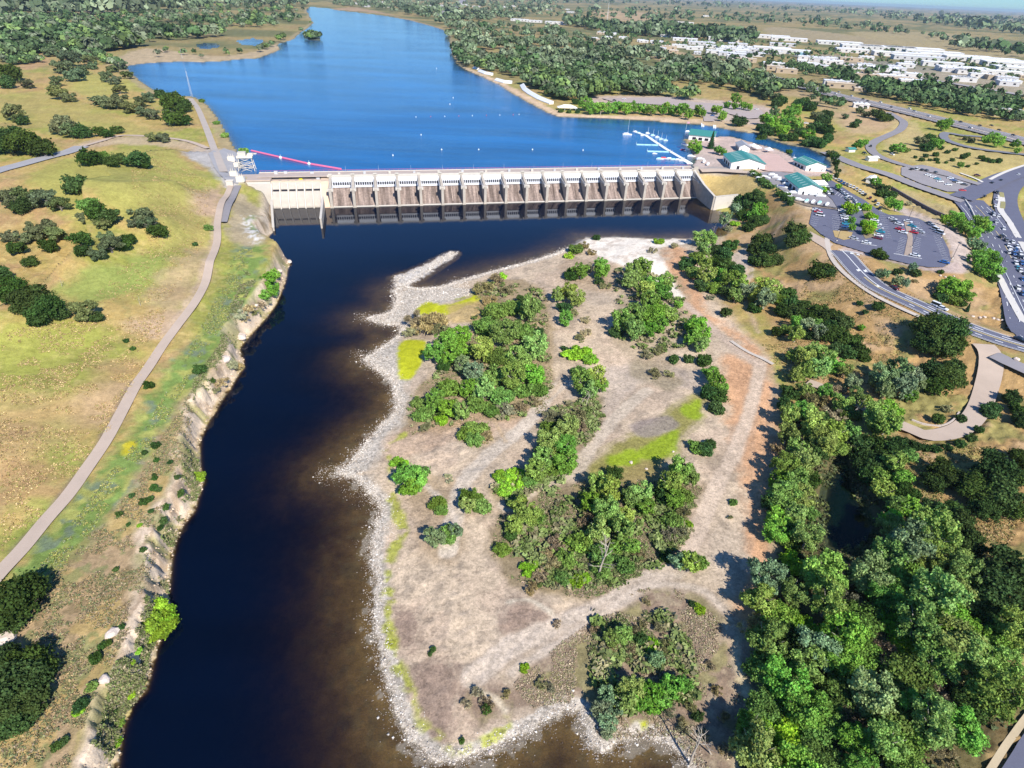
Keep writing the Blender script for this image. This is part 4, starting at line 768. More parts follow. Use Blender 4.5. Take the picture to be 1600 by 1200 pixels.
def boulder_mesh(seed):
    rng = np.random.default_rng(seed); import bmesh
    bm = bmesh.new(); bmesh.ops.create_icosphere(bm, subdivisions=2, radius=1)
    for v_ in bm.verts: v_.co *= 1 + rng.uniform(-.18, .18); v_.co.z *= .65
    me = bpy.data.meshes.new('boulder'); bm.to_mesh(me); bm.free(); me.materials.append(BLD); return me
BLD = plain('boulder_stone', (.6, .5, .42), .9, .25, 1.2, bump=.4); BM_ = [boulder_mesh(i) for i in range(4)]
def boulder(x, y, r, lab, grp, kk=[0]):
    p = at([(x, y)])[0]; o_ = link('boulder', BM_[kk[0] % 4], label=lab, cat='boulder', group=grp); o_.location = tuple(p + [0, 0, r * .2]); o_.scale = (r, r * .8, r * .9); o_.rotation_euler = (0, 0, kk[0] * 1.3); kk[0] += 1
for x, y, r, lab in [(1520,495,.8,'pale boulder first in the line beside the double yellow lines'),(1531,497,1.0,'long pale boulder second in the line beside the road bend'),(1538,496,.9,'round white boulder third in the line beside the road bend'),(1552,498,.9,'pinkish boulder in the middle of the line by the road bend'),(1559,500,.8,'white boulder just left of the brown rocks at the avenue corner'),(1566,501,.8,'pale boulder among brown rocks at the avenue corner'),(1573,501,.7,'small brown rock near the corner plaza'),(1580,498,.7,'last brown rock before the corner plaza'),
    (1469,431,.8,'white boulder at the foot of the little tree by the car park'),(1477,433,.6,'small white boulder right of the little tree by the car park'),(1484,433,.6,'pale boulder on the path edge above the dry mound'),(1490,432,.6,'last pale boulder on the path edge above the dry mound'),(1588,562,1.2,'single cream boulder on the corner of dry grass by the side road'),
    (400,478,1.2,'grey boulder under the left bank bushes'),(377,528,2.4,'big cream boulder at the foot of the left cliff'),(352,563,2.2,'cream boulder between the two grey shrubs on the left cliff'),(452,410,1.6,'brown boulder at the tip of the white rocky point'),(436,424,1.5,'pale boulder behind the white rocky point'),(12,998,2.2,'white boulder between the two dark oaks at the lower left'),(164,1062,1.2,'pale boulder on the sandy bank at the lower left'),(176,990,1.4,'white boulder at the top of the sandy bank'),
    (696,745,.8,'larger white boulder beside the island track'),(701,743,.6,'smaller white boulder beside the island track'),(986,723,.7,'left white stone in the green meadow'),(1010,733,.5,'right white stone in the green meadow'),(1052,706,.45,'white stone at the meadow edge under the willow'),(700,422,.5,'white stone at the neck of the gravel bar'),(564,556,.45,'lone stone in the water left of the stony spit'),(766,1176,.5,'white stone standing alone in the near water'),(1047,462,1.3,'pale slab at the tip of the sandstone shelf')]:
    boulder(x, y, r, lab, 'boulders about the river')
# ------------------------------------------------------------------ buildings
TEAL, nt = newmat('green_roof'); o = N(nt, 'ShaderNodeOutputMaterial'); b = N(nt, 'ShaderNodeBsdfPrincipled'); b.inputs['Roughness'].default_value = .45; wv = N(nt, 'ShaderNodeTexWave'); wv.inputs['Scale'].default_value = 1.5; L(nt, N(nt, 'ShaderNodeTexCoord').outputs['Object'], wv.inputs['Vector'])
L(nt, mixc(nt, remap(nt, wv.outputs[1], .8, 1), (.045, .235, .195), (.10, .33, .28)), b.inputs['Base Color']); L(nt, b.outputs[0], o.inputs[0])
WALLW = plain('white_wall', (.82, .80, .74), .7, .05, .3); SKYL = plain('skylight', (.45, .6, .55), .4, .05)
def gable(name, a, b, dback, hwall, rise, label, roof=TEAL, wall=WALLW, over=.8, nsky=6, door=True):
    """front ground corners a, b and a ground point behind corner a, all photograph points"""
    q = at([a, b, dback]); A_, B_, D_ = [Vector(p) for p in q]; x = (B_ - A_); x.z = 0; wd = x.length; rz = math.atan2(x.y, x.x); dd = D_ - A_; dd.z = 0; dp = abs(-dd.x * math.sin(rz) + dd.y * math.cos(rz))
    e = empty(name, tuple(A_), rz, label=label, cat='building', group='green-roofed buildings of the marina' if roof is TEAL else None) if True else None
    H = hwall; m = MB(); m.add([(0, 0, -1), (wd, 0, -1), (wd, dp, -1), (0, dp, -1), (0, 0, H), (wd, 0, H), (wd, dp, H), (0, dp, H), (wd / 2, 0, H + rise), (wd / 2, dp, H + rise)], [(0, 1, 5, 8, 4), (2, 3, 7, 9, 6), (1, 2, 6, 5), (3, 0, 4, 7)]); m.build('wall', wall, e)
    for s in (0, 1):
        x0 = -over if s == 0 else wd + over; dz = rise * over / (wd / 2)
        P = [(x0, -over, H - dz + .1), (wd / 2, -over, H + rise + .1), (wd / 2, dp + over, H + rise + .1), (x0, dp + over, H - dz + .1)]; P2 = [(p[0], p[1], p[2] + .22) for p in P]
        rf = MB().add(P + P2, [(0, 1, 2, 3), (4, 7, 6, 5), (0, 4, 5, 1), (1, 5, 6, 2), (2, 6, 7, 3), (3, 7, 4, 0)]).build('roof', roof, e)
        for k in range(nsky):
            yk = dp * (k + .5) / nsky; t0, t1 = .35, .75; xa, xb = x0 + (wd / 2 - x0) * t0, x0 + (wd / 2 - x0) * t1; za, zb = H - dz + (rise + dz) * t0 + .36, H - dz + (rise + dz) * t1 + .36
            MB().add([(xa, yk - .35, za), (xb, yk - .35, zb), (xb, yk + .35, zb), (xa, yk + .35, za), (xa, yk - .35, za + .06), (xb, yk - .35, zb + .06), (xb, yk + .35, zb + .06), (xa, yk + .35, za + .06)], [(0, 1, 2, 3), (4, 7, 6, 5), (0, 4, 5, 1), (1, 5, 6, 2), (2, 6, 7, 3), (3, 7, 4, 0)]).build('skylight', SKYL, rf)
    if door:
        MB().box(wd * .18, wd * .26, -.08, -.01, 0, H * .5).build('door', DARKP, e); MB().box(wd * .8, wd * .84, -.08, -.01, 0, H * .45).build('door', DARKP, e)
        for k in range(3): MB().box(-.08, -.01, dp * (.2 + .25 * k), dp * (.35 + .25 * k), .3, H * .6).build('window', DARKP, e)
    return e, wd, dp
gable('boathouse', (1141, 264), (1194, 265), (1124, 251), 5.0, 3.4, 'large green-roofed boathouse with a white gable next to the dam')
gable('boathouse', (1246, 304), (1283, 306), (1222, 284), 4.5, 2.8, 'green-roofed boathouse with a white gable above the boat yard')
gable('boathouse', (1258, 267), (1289, 268), (1243, 256), 4.0, 2.6, 'small green-roofed boathouse beside the inner channel')
gable('marina_hall', (1114, 222), (1118, 214), (1152, 231), 4.2, 2.4, 'long green-roofed hall at the water behind the dark pine', nsky=0)
gable('marina_office', (1154, 237), (1170, 238), (1152, 231), 4.2, 2.0, 'white office with a grey roof joined to the long green-roofed hall', roof=plain('grey_roof', (.35, .36, .38), .6, .1, 1), nsky=0)
gable('kiosk', (1244, 290), (1256, 296), (1258, 280), 3, 1.4, 'small pale annex beside the boathouse above the boat yard', roof=WALLW, nsky=0, door=False)
gable('kiosk', (1351, 250), (1357, 252), (1354, 246), 2.6, .8, 'small white gate kiosk on the marina road', roof=WALLW, nsky=0, door=False); gable('kiosk', (1320, 236), (1326, 238), (1318, 232), 2.6, .8, 'dark teal hut where the marina road begins', roof=TEAL, nsky=0, door=False)
gable('restroom', (1352, 285), (1362, 288), (1356, 278), 3, .8, 'white flat hut beside the trees above the car park', roof=WALLW, nsky=0, door=False)
for k, (x, y, lab) in enumerate([(1176, 232, 'white pointed tent nearest the marina office'), (1182, 235, 'white tent second from the marina office'), (1200, 238, 'white flat tent beside the canoe racks')]):
    p = at([(x, y)])[0]; e = empty('tent', tuple(p), .3, label=lab, cat='tent'); MB().add([(-3, -3, 2.4), (3, -3, 2.4), (3, 3, 2.4), (-3, 3, 2.4), (0, 0, 4.4)], [(0, 1, 4), (1, 2, 4), (2, 3, 4), (3, 0, 4), (3, 2, 1, 0)]).build('canopy', WHITE, e)
    for a_, b_ in ((-2.8, -2.8), (2.8, -2.8), (2.8, 2.8), (-2.8, 2.8)): MB().tube([(a_, b_, 0), (a_, b_, 2.4)], .06, 4).build('pole', STEEL, e)
# beach walls and pavilion
def poly_wall(pts, h, th, label):
    W = at(pts); e = empty('beach_wall', tuple(W[0]), label=label, cat='wall', group='white walls behind the beach')
    for i in range(len(W) - 1):
        a_, b_ = Vector(W[i] - W[0]), Vector(W[i + 1] - W[0]); d_ = (b_ - a_); d_.z = 0; d_.normalize(); n_ = Vector((-d_.y, d_.x, 0))
        z0, z1 = a_.z, b_.z; v = []
        for p, z in ((a_, z0), (b_, z1)): v += [(p.x, p.y, z - 1), (p.x, p.y, z + .8), (p.x + n_.x * th, p.y + n_.y * th, z + h), (p.x + n_.x * (th + 1), p.y + n_.y * (th + 1), z + h), (p.x + n_.x * (th + 1), p.y + n_.y * (th + 1), z - 1)]
        MB().add(v, [(0, 1, 6, 5), (1, 2, 7, 6), (2, 3, 8, 7), (3, 4, 9, 8), (0, 4, 3, 2, 1), (5, 6, 7, 8, 9)]).build('wall_panel', WHITE, e)
poly_wall([(738, 107), (745, 109)], 3, 3, 'small white wall at the far end of the beach'); poly_wall([(746, 112), (756, 116), (767, 118)], 3.4, 3.5, 'white wall second along the beach, before the dark gap'); poly_wall([(772, 126), (786, 130), (799, 131)], 3.4, 3.5, 'white wall in the middle of the beach below green trees'); poly_wall([(812, 134), (816, 141), (824, 147), (838, 155), (850, 160), (858, 163)], 3.2, 4.5, 'long curved white wall above the wide beach')
p = at([(886, 172)])[0]; e = empty('pavilion', tuple(p), .05, label='white hip-roofed pavilion at the bend of the beach', cat='pavilion')
MB().add([(-11, -5, 2.8), (11, -5, 2.8), (11, 5, 2.8), (-11, 5, 2.8), (-4, 0, 5.6), (4, 0, 5.6)], [(0, 1, 5, 4), (1, 2, 5), (2, 3, 4, 5), (3, 0, 4), (3, 2, 1, 0)]).build('roof', WALLW, e)
for a_ in (-9, -3, 3, 9):
    for b_ in (-4, 4): MB().box(a_ - .2, a_ + .2, b_ - .2, b_ + .2, -.3, 2.8).build('column', STEEL, e)
# jetties
DOCKM = plain('jetty_deck', (.78, .80, .78), .7, .05, 1); BLUEF = plain('teal_float', (.45, .75, .78), .5, .05, 1)
def jetty(pts, wd, label, mat=DOCKM):
    W = unp(np.array(pts, float)[:, 0], np.array(pts, float)[:, 1], ZL); e = empty('jetty', tuple(W[0]), label=label, cat='jetty', group='floating jetties of the marina')
    for i in range(len(W) - 1):
        a_, b_ = Vector(W[i] - W[0]), Vector(W[i + 1] - W[0]); n_ = max(int((b_ - a_).length / 6), 1)
        d_ = (b_ - a_) / n_; nn = Vector((-d_.y, d_.x, 0)).normalized() * wd / 2
        for k in range(n_):
            p0, p1 = a_ + d_ * (k + .02), a_ + d_ * (k + .98); MB().slab([(p0 - nn)[:2], (p1 - nn)[:2], (p1 + nn)[:2], (p0 + nn)[:2]], -.3, .45).build('deck_section', mat, e)
    for k in range(len(W)): MB().tube([(*(W[k] - W[0])[:2], -2), (*(W[k] - W[0])[:2], 2.2)], .15, 6).build('mooring_pile', STEEL, e)
jetty([(990, 206), (1009, 212), (1025, 223), (1040, 233), (1050, 239), (1069, 250)], 3.4, 'main floating jetty running out from the marina'); jetty([(994, 226), (1030, 227)], 2.6, 'upper blue-white finger jetty of the marina', BLUEF); jetty([(1011, 236.5), (1047, 237.5)], 2.6, 'lower blue-white finger jetty of the marina', BLUEF)
jetty([(1097.5, 191), (1098, 198)], 3, 'left short jetty of the boat ramp'); jetty([(1116, 192), (1116.5, 200.5)], 3, 'right short jetty of the boat ramp'); jetty([(1240, 246), (1248, 250), (1258, 253)], 2.4, 'short jetty at the inner channel'); jetty([(1196, 231), (1210, 236), (1224, 243)], 2.4, 'channel side jetty with canoes'); jetty([(1068, 250), (1078, 256)], 5, 'wide landing stage at the foot of the main jetty')
def boat_me(col, cover=None, key={}):
    k = (col, cover)
    if k not in key:
        hm = plain('hull_paint', col, .4, .05, 1); cm2 = plain('boat_cover', cover or (.75, .75, .72), .6, .08, 1); h = MB(); n = 7; v = []; 
        prof = [(-1, .8), (-.6, 1), (0, 1), (.5, .8), (.8, .45), (1, .04)]
        for t_, wv_ in prof: v += [(t_ * 3, -wv_, .7), (t_ * 3, -wv_ * .6, -.15), (t_ * 3, wv_ * .6, -.15), (t_ * 3, wv_, .7)]
        f = []
        for i in range(len(prof) - 1):
            for j in range(3): f.append((i * 4 + j, i * 4 + j + 1, (i + 1) * 4 + j + 1, (i + 1) * 4 + j))
            f.append((i * 4 + 3, i * 4, (i + 1) * 4, (i + 1) * 4 + 3))
        f += [(0, 1, 2, 3)]; h.add(v, f)
        c2 = MB().add([(-2.6, -.8, .72), (1.2, -.8, .72), (1.2, .8, .72), (-2.6, .8, .72), (-2.2, -.5, 1.25), (.5, -.45, 1.35), (.5, .45, 1.35), (-2.2, .5, 1.25)], [(4, 5, 6, 7), (0, 1, 5, 4), (1, 2, 6, 5), (2, 3, 7, 6), (3, 0, 4, 7)])
        key[k] = (h.mesh('hull', hm), c2.mesh('cover', cm2))
    return key[k]
def boat(x, y, rz, label, col=(.82, .82, .8), cover=None, s=1.0, mast=0, water_=True, grp='boats at the marina'):
    P = unp(x, y, ZL) if water_ else at([(x, y)])[0]; e = empty('boat', (P[0], P[1], P[2] + (0 if water_ else .6)), rz, label=label, cat='boat', group=grp); h, c2 = boat_me(col, cover)
    a_ = link('hull', h, e); b_ = link('cover', c2, e); a_.scale = b_.scale = (s, s, s)
    if mast: MB().tube([(.3, 0, .5), (.3, 0, mast)], [.11, .06], 5).build('mast', WHITE, e); MB().tube([(.3, 0, 1.6), (-2.3, 0, 1.6)], .08, 5).build('boom', WHITE, e)
    if not water_: MB().box(-2, 2, -.5, .5, -.6, -.2).build('trailer', DARK, e)
RD = (.6, .04, .06); TQ = (.35, .7, .7); DBL = (.05, .08, .2); CRM = (.75, .72, .62)
for it in [(980, 211, .1, 'white sailing boat moored alone left of the marina', None, 1.5, 14), (993, 206, .6, 'small white boat at the outer tip of the main jetty', None, .8, 0), (998, 208, .6, 'white dinghy second from the outer tip of the main jetty', TQ, .8, 0), (1004, 212, .4, 'white dinghy third from the outer tip of the main jetty', None, .8, 0), (1012, 209, .5, 'masted dinghy nearest the outer end on the upper side of the jetty', None, .9, 6), (1020, 212, .5, 'turquoise masted dinghy on the upper side of the jetty', TQ, .9, 6), (1027, 215, .5, 'white masted dinghy beside the turquoise one', None, .9, 6), (1033, 218, .5, 'turquoise masted dinghy before the finger jetty', TQ, .9, 6), (1040, 220, .5, 'masted dinghy closest to the marina lawn', TQ, .9, 5), (1023, 240.5, 0, 'tiny white boat under the lower finger jetty', None, .7, 0),
           (1031, 249, .05, 'turquoise boat at the left end of the lower row', TQ, 1, 0), (1038, 248.5, .05, 'boat under a red cover in the lower row', RD, 1.2, 0), (1047, 249, .05, 'white boat right of the red-covered boat', None, 1.1, 0), (1053, 250, .05, 'white boat with a turquoise cover in the lower row', TQ, 1, 0), (1060, 250.5, .05, 'white boat second from the right in the lower row', None, 1, 0), (1066, 252, .05, 'white boat at the right end of the lower row', CRM, 1, 0), (1075, 206, .2, 'white boat beside the flagpole off the lawn', None, 1, 0), (1100, 208, 0, 'dark covered boat behind the lawn on the left', DBL, 1.2, 0), (1106, 208.5, 0, 'dark covered boat behind the lawn on the right', DBL, 1.2, 0)]:
    boat(it[0], it[1], it[2], it[3], cover=it[4], s=it[5], mast=it[6])
for it in [(1052, 222, .3, 'long covered shell beside the lawn, uppermost', CRM), (1050, 228, .3, 'long covered shell beside the lawn, second down', DBL), (1054, 232, .0, 'olive covered boat ashore above the red boats', (.3, .35, .2)), (1062, 233, -.6, 'dark covered boat ashore beside the path', DBL), (1070, 228, -.6, 'dark-covered boat beside the lime tree', DBL), (1068, 237, -.6, 'maroon covered boat ashore by the jetty foot', (.3, .03, .1)), (1080, 246, .0, 'white boat on the landing by the jetty foot', None), (1094, 250, .2, 'white boat on the ramp behind the dam end', None), (1100, 254, 1.2, 'upended white boat on the racks behind the dam end', None), (1106, 258, 1.2, 'second white boat on the racks behind the dam end', None),
           (1180, 275, -.6, 'white boat on a trailer at the top of the boat yard', None), (1188, 281, -.6, 'white boat on a trailer second along the boat yard hedge', None), (1196, 279, -.6, 'cream boat on a trailer near the yard lane', CRM), (1207, 275, 0, 'white boat beside the green-roofed boathouse wall', None), (1213, 279, 0, 'silver covered boat beside the boathouse wall', (.5, .5, .5)), (1221, 284, -.5, 'white boat in the shade of the boathouse', None), (1230, 290, -.5, 'long white boat below the boathouse eaves', None), (1222, 294, -.5, 'blue covered boat in the middle of the yard', DBL), (1240, 303, 0, 'white boat before the gable of the boathouse', None), (1228, 305, -.5, 'white boat along the fence, first from the left', None), (1236, 311, -.5, 'white boat along the fence, second from the left', None), (1248, 314, -.3, 'white boat along the fence in the middle', None), (1260, 316, 1, 'turquoise boat along the fence', TQ), (1270, 317, 1, 'white boat along the fence by the small trees', None), (1280, 319, 1, 'teal covered boat along the fence near its right end', TQ), (1292, 321, 1, 'white boat along the fence at its right end', None), (1282, 308, 0, 'white trailer boat before the kiosk', None), (1272, 306, 0, 'white covered boat right of the gable', None)]:
    boat(it[0], it[1], it[2], it[3], cover=it[4], s=1.15, water_=False, grp='boats stored ashore')
p = unp(1070, 211, ZL); e = empty('flagpole', tuple(p), label='white flagpole with a small flag at the marina point', cat='flagpole'); MB().tube([(0, 0, 0), (0, 0, 12)], [.12, .06], 5).build('pole', WHITE, e); MB().box(.1, 2.6, -.02, .02, 10.2, 11.8).build('flag', plain('flag_cloth', (.6, .3, .35)), e)
# boat yard fence and hedge
fp = at([(1224, 306), (1240, 316), (1262, 323), (1285, 326), (1310, 330)]); e = empty('yard_fence', tuple(fp[0]), label='dark picket fence along the lower edge of the boat yard', cat='fence'); Wf = smooth_line(fp, 14)
pk = MB().box(-.12, .12, -.1, .1, 0, 2.2).mesh('picket', DARK); rail = MB()
for i in range(len(Wf)):
    q = link('picket', pk, e); q.location = tuple(Wf[i] - fp[0])
    if i: rail.bar(tuple(Wf[i - 1] - fp[0] + [0, 0, 1.9]), tuple(Wf[i] - fp[0] + [0, 0, 1.9]), .08); rail.bar(tuple(Wf[i - 1] - fp[0] + [0, 0, .5]), tuple(Wf[i] - fp[0] + [0, 0, .5]), .08)
rail.build('rail', DARK, e)
def low_wall(pts, h, label, mat=KERBM, th=.5, cat='wall', name='low_wall'):
    W = smooth_line(at(pts), 4); e = empty(name, tuple(W[0]), label=label, cat=cat); m = MB()
    for i in range(len(W) - 1):
        a_, b_ = Vector(W[i] - W[0]), Vector(W[i + 1] - W[0]); d_ = b_ - a_; n_ = Vector((-d_.y, d_.x, 0)).normalized() * th / 2
        v = [(a_ - n_).to_tuple(), (b_ - n_).to_tuple(), (b_ + n_).to_tuple(), (a_ + n_).to_tuple()]; v = [(p[0], p[1], p[2] - .5) for p in v] + [(p[0], p[1], p[2] + h) for p in v]
        m.add(v, [(0, 3, 2, 1), (4, 5, 6, 7), (0, 1, 5, 4), (1, 2, 6, 5), (2, 3, 7, 6), (3, 0, 4, 7)])
    m.build('wall_face', mat, e); return e
low_wall([(1392, 296), (1430, 318), (1465, 336), (1498, 348)], 2.2, 'low dark wall added for the shaded recess between the car park and the marina road', plain('recess_shade_wall', (.12, .11, .13), .9, .15, .5), 1.0)  # added wall, coloured dark to stand in for a shaded recess
low_wall([(1507, 314), (1515, 326), (1524, 345)], 1.4, 'pale concrete parapet of the road bridge', KERBM, .6, 'parapet', 'bridge_parapet')
low_wall([(1424, 657), (1445, 664), (1470, 666), (1488, 658), (1498, 645)], .55, 'line of pale logs along the inside of the curved drive', plain('pale_log', (.5, .42, .36), .9, .2, 2), .5, 'barrier', 'log_barrier')
low_wall([(1559, 404), (1570, 428), (1590, 470), (1604, 500)], .9, 'thin white guard rail along the crowded avenue', WHITE, .25, 'railing', 'guard_rail')
# the town beyond: white and tan flat-roofed sheds
def shed(x, y, w_, d_, h, rz, label, col=(.8, .79, .77), grp='buildings of the town'):
    p = at([(x, y)])[0]; e = empty('warehouse', tuple(p), rz, label=label, cat='building', group=grp); key = tuple(col)
    if key not in SM: SM[key] = (plain('shed_wall', (col[0] * .75, col[1] * .72, col[2] * .68), .8, .06, .1), plain('shed_roof', col, .7, .05, .05))
    MB().box(-w_ / 2, w_ / 2, -d_ / 2, d_ / 2, -1, h).build('wall', SM[key][0], e); MB().box(-w_ / 2 - .4, w_ / 2 + .4, -d_ / 2 - .4, d_ / 2 + .4, h, h + .5).build('roof', SM[key][1], e)
    n = max(int(w_ / 14), 2); wb = MB().box(-2, 2, -d_ / 2 - .06, -d_ / 2 - .01, h * .35, h * .7).mesh('window', DARKP)
    for k in range(n): q = link('window', wb, e); q.location = (-w_ / 2 + (k + .5) * w_ / n, 0, 0)
    u = MB().box(-1.5, 1.5, -1.5, 1.5, h + .5, h + 2).mesh('roof_unit', STEEL)
    for k in range(3): q = link('roof_unit', u, e); q.location = ((k - 1) * w_ * .28, (k % 2) * d_ * .2, 0)
SM = {}
W1 = (.84, .83, .82); T1 = (.62, .50, .36); W2c = (.72, .72, .74); BL = (.35, .6, .72)
shl = [(812,33,70,30,W1),(835,35,60,26,W1),(868,38,80,24,W1),(940,52,26,14,W1),(948,60,30,18,W1),(928,62,22,14,W1),(1000,45,60,40,W1),(1016,50,60,40,W1),(1034,52,50,30,W1),(1068,38,90,24,W1),(1100,58,90,40,W1),(1130,64,90,40,W1),(1046,58,60,30,W1),(1070,64,70,30,W1),(1096,70,70,28,W2c),(1124,76,70,28,W1),(1150,82,60,26,W1),(1103,26,40,20,W1),(1170,78,60,30,W1),(1152,72,50,30,W2c),
 (1206,60,110,50,W1),(1232,64,110,40,W1),(1222,72,70,30,W2c),(1205,80,90,40,W1),(1235,84,90,34,W1),(1252,86,26,20,BL),(1310,70,130,50,W1),(1345,76,110,50,W1),(1330,82,80,40,W1),(1385,78,150,60,W1),(1425,80,150,60,W1),(1402,88,120,50,W1),(1455,86,140,50,W1),(1432,94,110,40,W2c),(1490,92,160,44,W1),(1530,96,160,40,W1),(1556,100,120,36,W1),(1580,104,120,50,W1),(1592,112,100,60,W1),(1470,104,80,26,W1),(1500,112,90,30,W1),(1524,116,70,26,W2c),(1556,118,80,30,W1),
 (1216,110,44,24,T1),(1228,114,36,24,T1),(1208,104,40,20,W1),(1262,104,40,20,W1),(1280,108,36,18,W2c),(1318,118,40,22,W1),(1334,120,40,22,T1),(1350,122,44,24,T1),(1362,128,30,20,T1),(1390,124,44,20,W1),(1408,128,44,20,T1),(1424,132,40,20,W1),(1452,136,36,18,W1),(1322,138,60,20,T1),(1312,134,50,16,W2c),(1350,143,30,14,T1),(1574,182,36,20,T1),(1592,186,30,26,T1),(1565,178,26,16,W1),(1300,100,40,18,W1),(1380,112,50,18,W1),(1150,92,40,20,W1),(1165,97,40,20,T1),(1180,88,40,22,W2c),(1120,84,50,20,W1),(1085,78,40,18,W1),(1344,168,18,10,W1)]
rgt = random.Random(5)
for k in range(70):
    u_ = rgt.random(); xx = 930 + u_ * 670; yy = 56 + (xx - 930) * .105 + rgt.uniform(-8, 14)
    shl.append((xx, yy, rgt.uniform(16, 50), rgt.uniform(12, 26), rgt.choice([W1, W1, W2c, T1])))
for k in range(26):
    xx = rgt.uniform(560, 900); shl.append((xx, rgt.uniform(2, 12) + (xx - 560) * .03, rgt.uniform(25, 50), rgt.uniform(16, 26), rgt.choice([W1, W2c, T1])))
far_b = []
FL = [(830,34,'motorway bend beyond the wood'),(945,56,'foot of the radio mast'),(1015,50,'left end of the town'),(1070,62,'left middle of the town'),(1120,64,'white row above the sandy field'),(1150,85,'sandy field behind the wood'),(1225,64,'open grassland edge'),(1250,88,'blue-roofed shed'),(1330,76,'centre of the town'),(1400,82,'long pale sheds'),(1460,92,'right centre of the town'),(1530,98,'right sheds of the town'),(1590,108,'right edge of the view'),(1520,116,'lower right sheds'),(1215,108,'start of the motorway trees'),(1300,106,'palms above the motorway'),(1345,124,'tan hotel block'),(1410,128,'tan row above the motorway'),(1325,140,'motorway petrol station'),(1580,182,'trees at the right end of the motorway'),(600,5,'head of the lake'),(700,12,'distant highway'),(820,10,'woods above the motorway bend'),(1180,84,'near left edge of the town'),(980,66,'palm-lined town corner'),(1375,96,'near middle of the town')]
for x, y, w_, d_, c_ in shl:
    k = min(FL, key=lambda q: (q[0] - x) ** 2 + (q[1] - y) ** 2 * 4); far_b.append([k[2], 'tan' if c_ == T1 else ('blue' if c_ == BL else ('grey' if c_ == W2c else 'white')), 'long' if w_ > 75 else 'small', (k[0] - x) ** 2 + (k[1] - y) ** 2, x, y, w_, d_, c_])
_g = {}
for r_ in far_b: _g.setdefault(tuple(r_[:3]), []).append(r_)
ORD0 = ['nearest', 'second nearest', 'third nearest', 'fourth nearest', 'fifth nearest', 'sixth nearest', 'seventh nearest', 'eighth nearest', 'ninth nearest', 'tenth nearest', 'eleventh nearest', 'twelfth nearest', 'thirteenth nearest', 'fourteenth nearest']
for kk, rs in _g.items():
    rs.sort(key=lambda r_: r_[3])
    for j, r_ in enumerate(rs): shed(r_[4], r_[5], r_[6], r_[7], 9 if r_[6] > 75 else (7 if r_[6] > 30 else 4.5), -.28 if r_[4] > 1180 else -.2, f'{kk[2]} {kk[1]} flat-roofed building {ORD0[j]} the {kk[0]}', r_[8])
# ------------------------------------------------------------------ cars
CARP = plain('car_paint', (.5, .5, .5), .25, .04, 1, spec=.6, objcol=True); GLASS = plain('car_glass', (.02, .025, .03), .1, .05, 1, spec=.7); TYRE = plain('tyre', (.02, .02, .02), .8, .1, 2); LMP = plain('head_lamp', (.8, .8, .75), .3, .02)
def car_meshes(van):
    L_ = 2.35 if not van else 2.6; h2 = 1.45 if not van else 2.0; b_ = MB().prism([(-.9, .3), (-.93, .75), (-.85, .92), (.85, .92), (.93, .75), (.9, .3)], -L_, L_)
    b_.v = [(x, y * (.93 if abs(x) > L_ - .01 else 1), z) for x, y, z in b_.v]
    x0, x1, x2, x3 = (-1.9, -1.25, .45, 1.15) if not van else (-2.5, -2.35, 1.0, 1.7)
    def cab(s, zt, zb): return MB().add([(x0, -.82 * s, zb), (x3, -.82 * s, zb), (x3, .82 * s, zb), (x0, .82 * s, zb), (x1, -.66 * s, zt), (x2, -.66 * s, zt), (x2, .66 * s, zt), (x1, .66 * s, zt)], [(4, 5, 6, 7), (0, 1, 5, 4), (1, 2, 6, 5), (2, 3, 7, 6), (3, 0, 4, 7)])
    rf = MB().box(x1 - .03, x2 + .03, -.68, .68, h2 - .01, h2 + .05)
    wh = MB(); wh.tube([(0, -.12, 0), (0, .12, 0)], .33, 8)
    return b_.mesh('body', CARP), cab(1, h2, .91).mesh('cabin_glass', GLASS), rf.mesh('roof', CARP), wh.mesh('wheel', TYRE), MB().box(L_ - .04, L_ + .02, .45, .78, .6, .76).mesh('headlight', LMP)
CMS = {False: car_meshes(False), True: car_meshes(True)}
COLS = {'white': (.82, .82, .82), 'silver': (.5, .51, .53), 'black': (.015, .015, .02), 'grey': (.16, .165, .18), 'red': (.55, .02, .03), 'blue': (.03, .12, .35), 'teal': (.03, .3, .4), 'maroon': (.15, .02, .03), 'tan': (.5, .42, .3)}
CARS = {}
def car(x, y, col, dx, dy, where, van=False, up=.22):
    p = at([(x, y), (x + dx, y + dy)]); d_ = p[1] - p[0]; rz = math.atan2(d_[1], d_[0]); P = p[0]
    e = empty('van' if van else 'car', (P[0], P[1], P[2] + up + .0002 * float(np.hypot(P[0], P[1]))), rz, group='vehicles ' + where[1]); b_, g_, r_, wh, hl = CMS[van]
    for nm, me_ in (('body', b_), ('cabin_glass', g_), ('roof', r_)):
        o_ = link(nm, me_, e); o_.color = (*COLS[col], 1)
    if y > 230 or True:
        for a_, c_ in ((-1.45, -.82), (-1.45, .82), (1.45, -.82), (1.45, .82)): q = link('wheel', wh, e); q.location = (a_, c_, .33)
        q = link('headlight', hl, e); q = link('headlight', hl, e); q.scale = (1, -1, 1)
    CARS.setdefault((col, 'van' if van else 'car', where[0]), []).append(e)
def cars(s, dx, dy, where, up=.22):
    for it in s.split(';'):
        a = it.strip().split(','); 
        if len(a) < 3: continue
        car(float(a[0]), float(a[1]), a[2], dx, dy, where, van=len(a) > 3, up=up)
LT = 'in the car park'
cars('1315,331,white;1317,335,black;1318.5,339,silver;1320,343,white;1321,347,white;1321.5,351.5,teal;1320,356,blue;1318,361,black', 8, 1, ('in the left row under the small trees', LT))
cars('1275,330,white;1278,333,red;1281,338,white,v', 8, 1.5, ('beside the picket fence corner', LT))
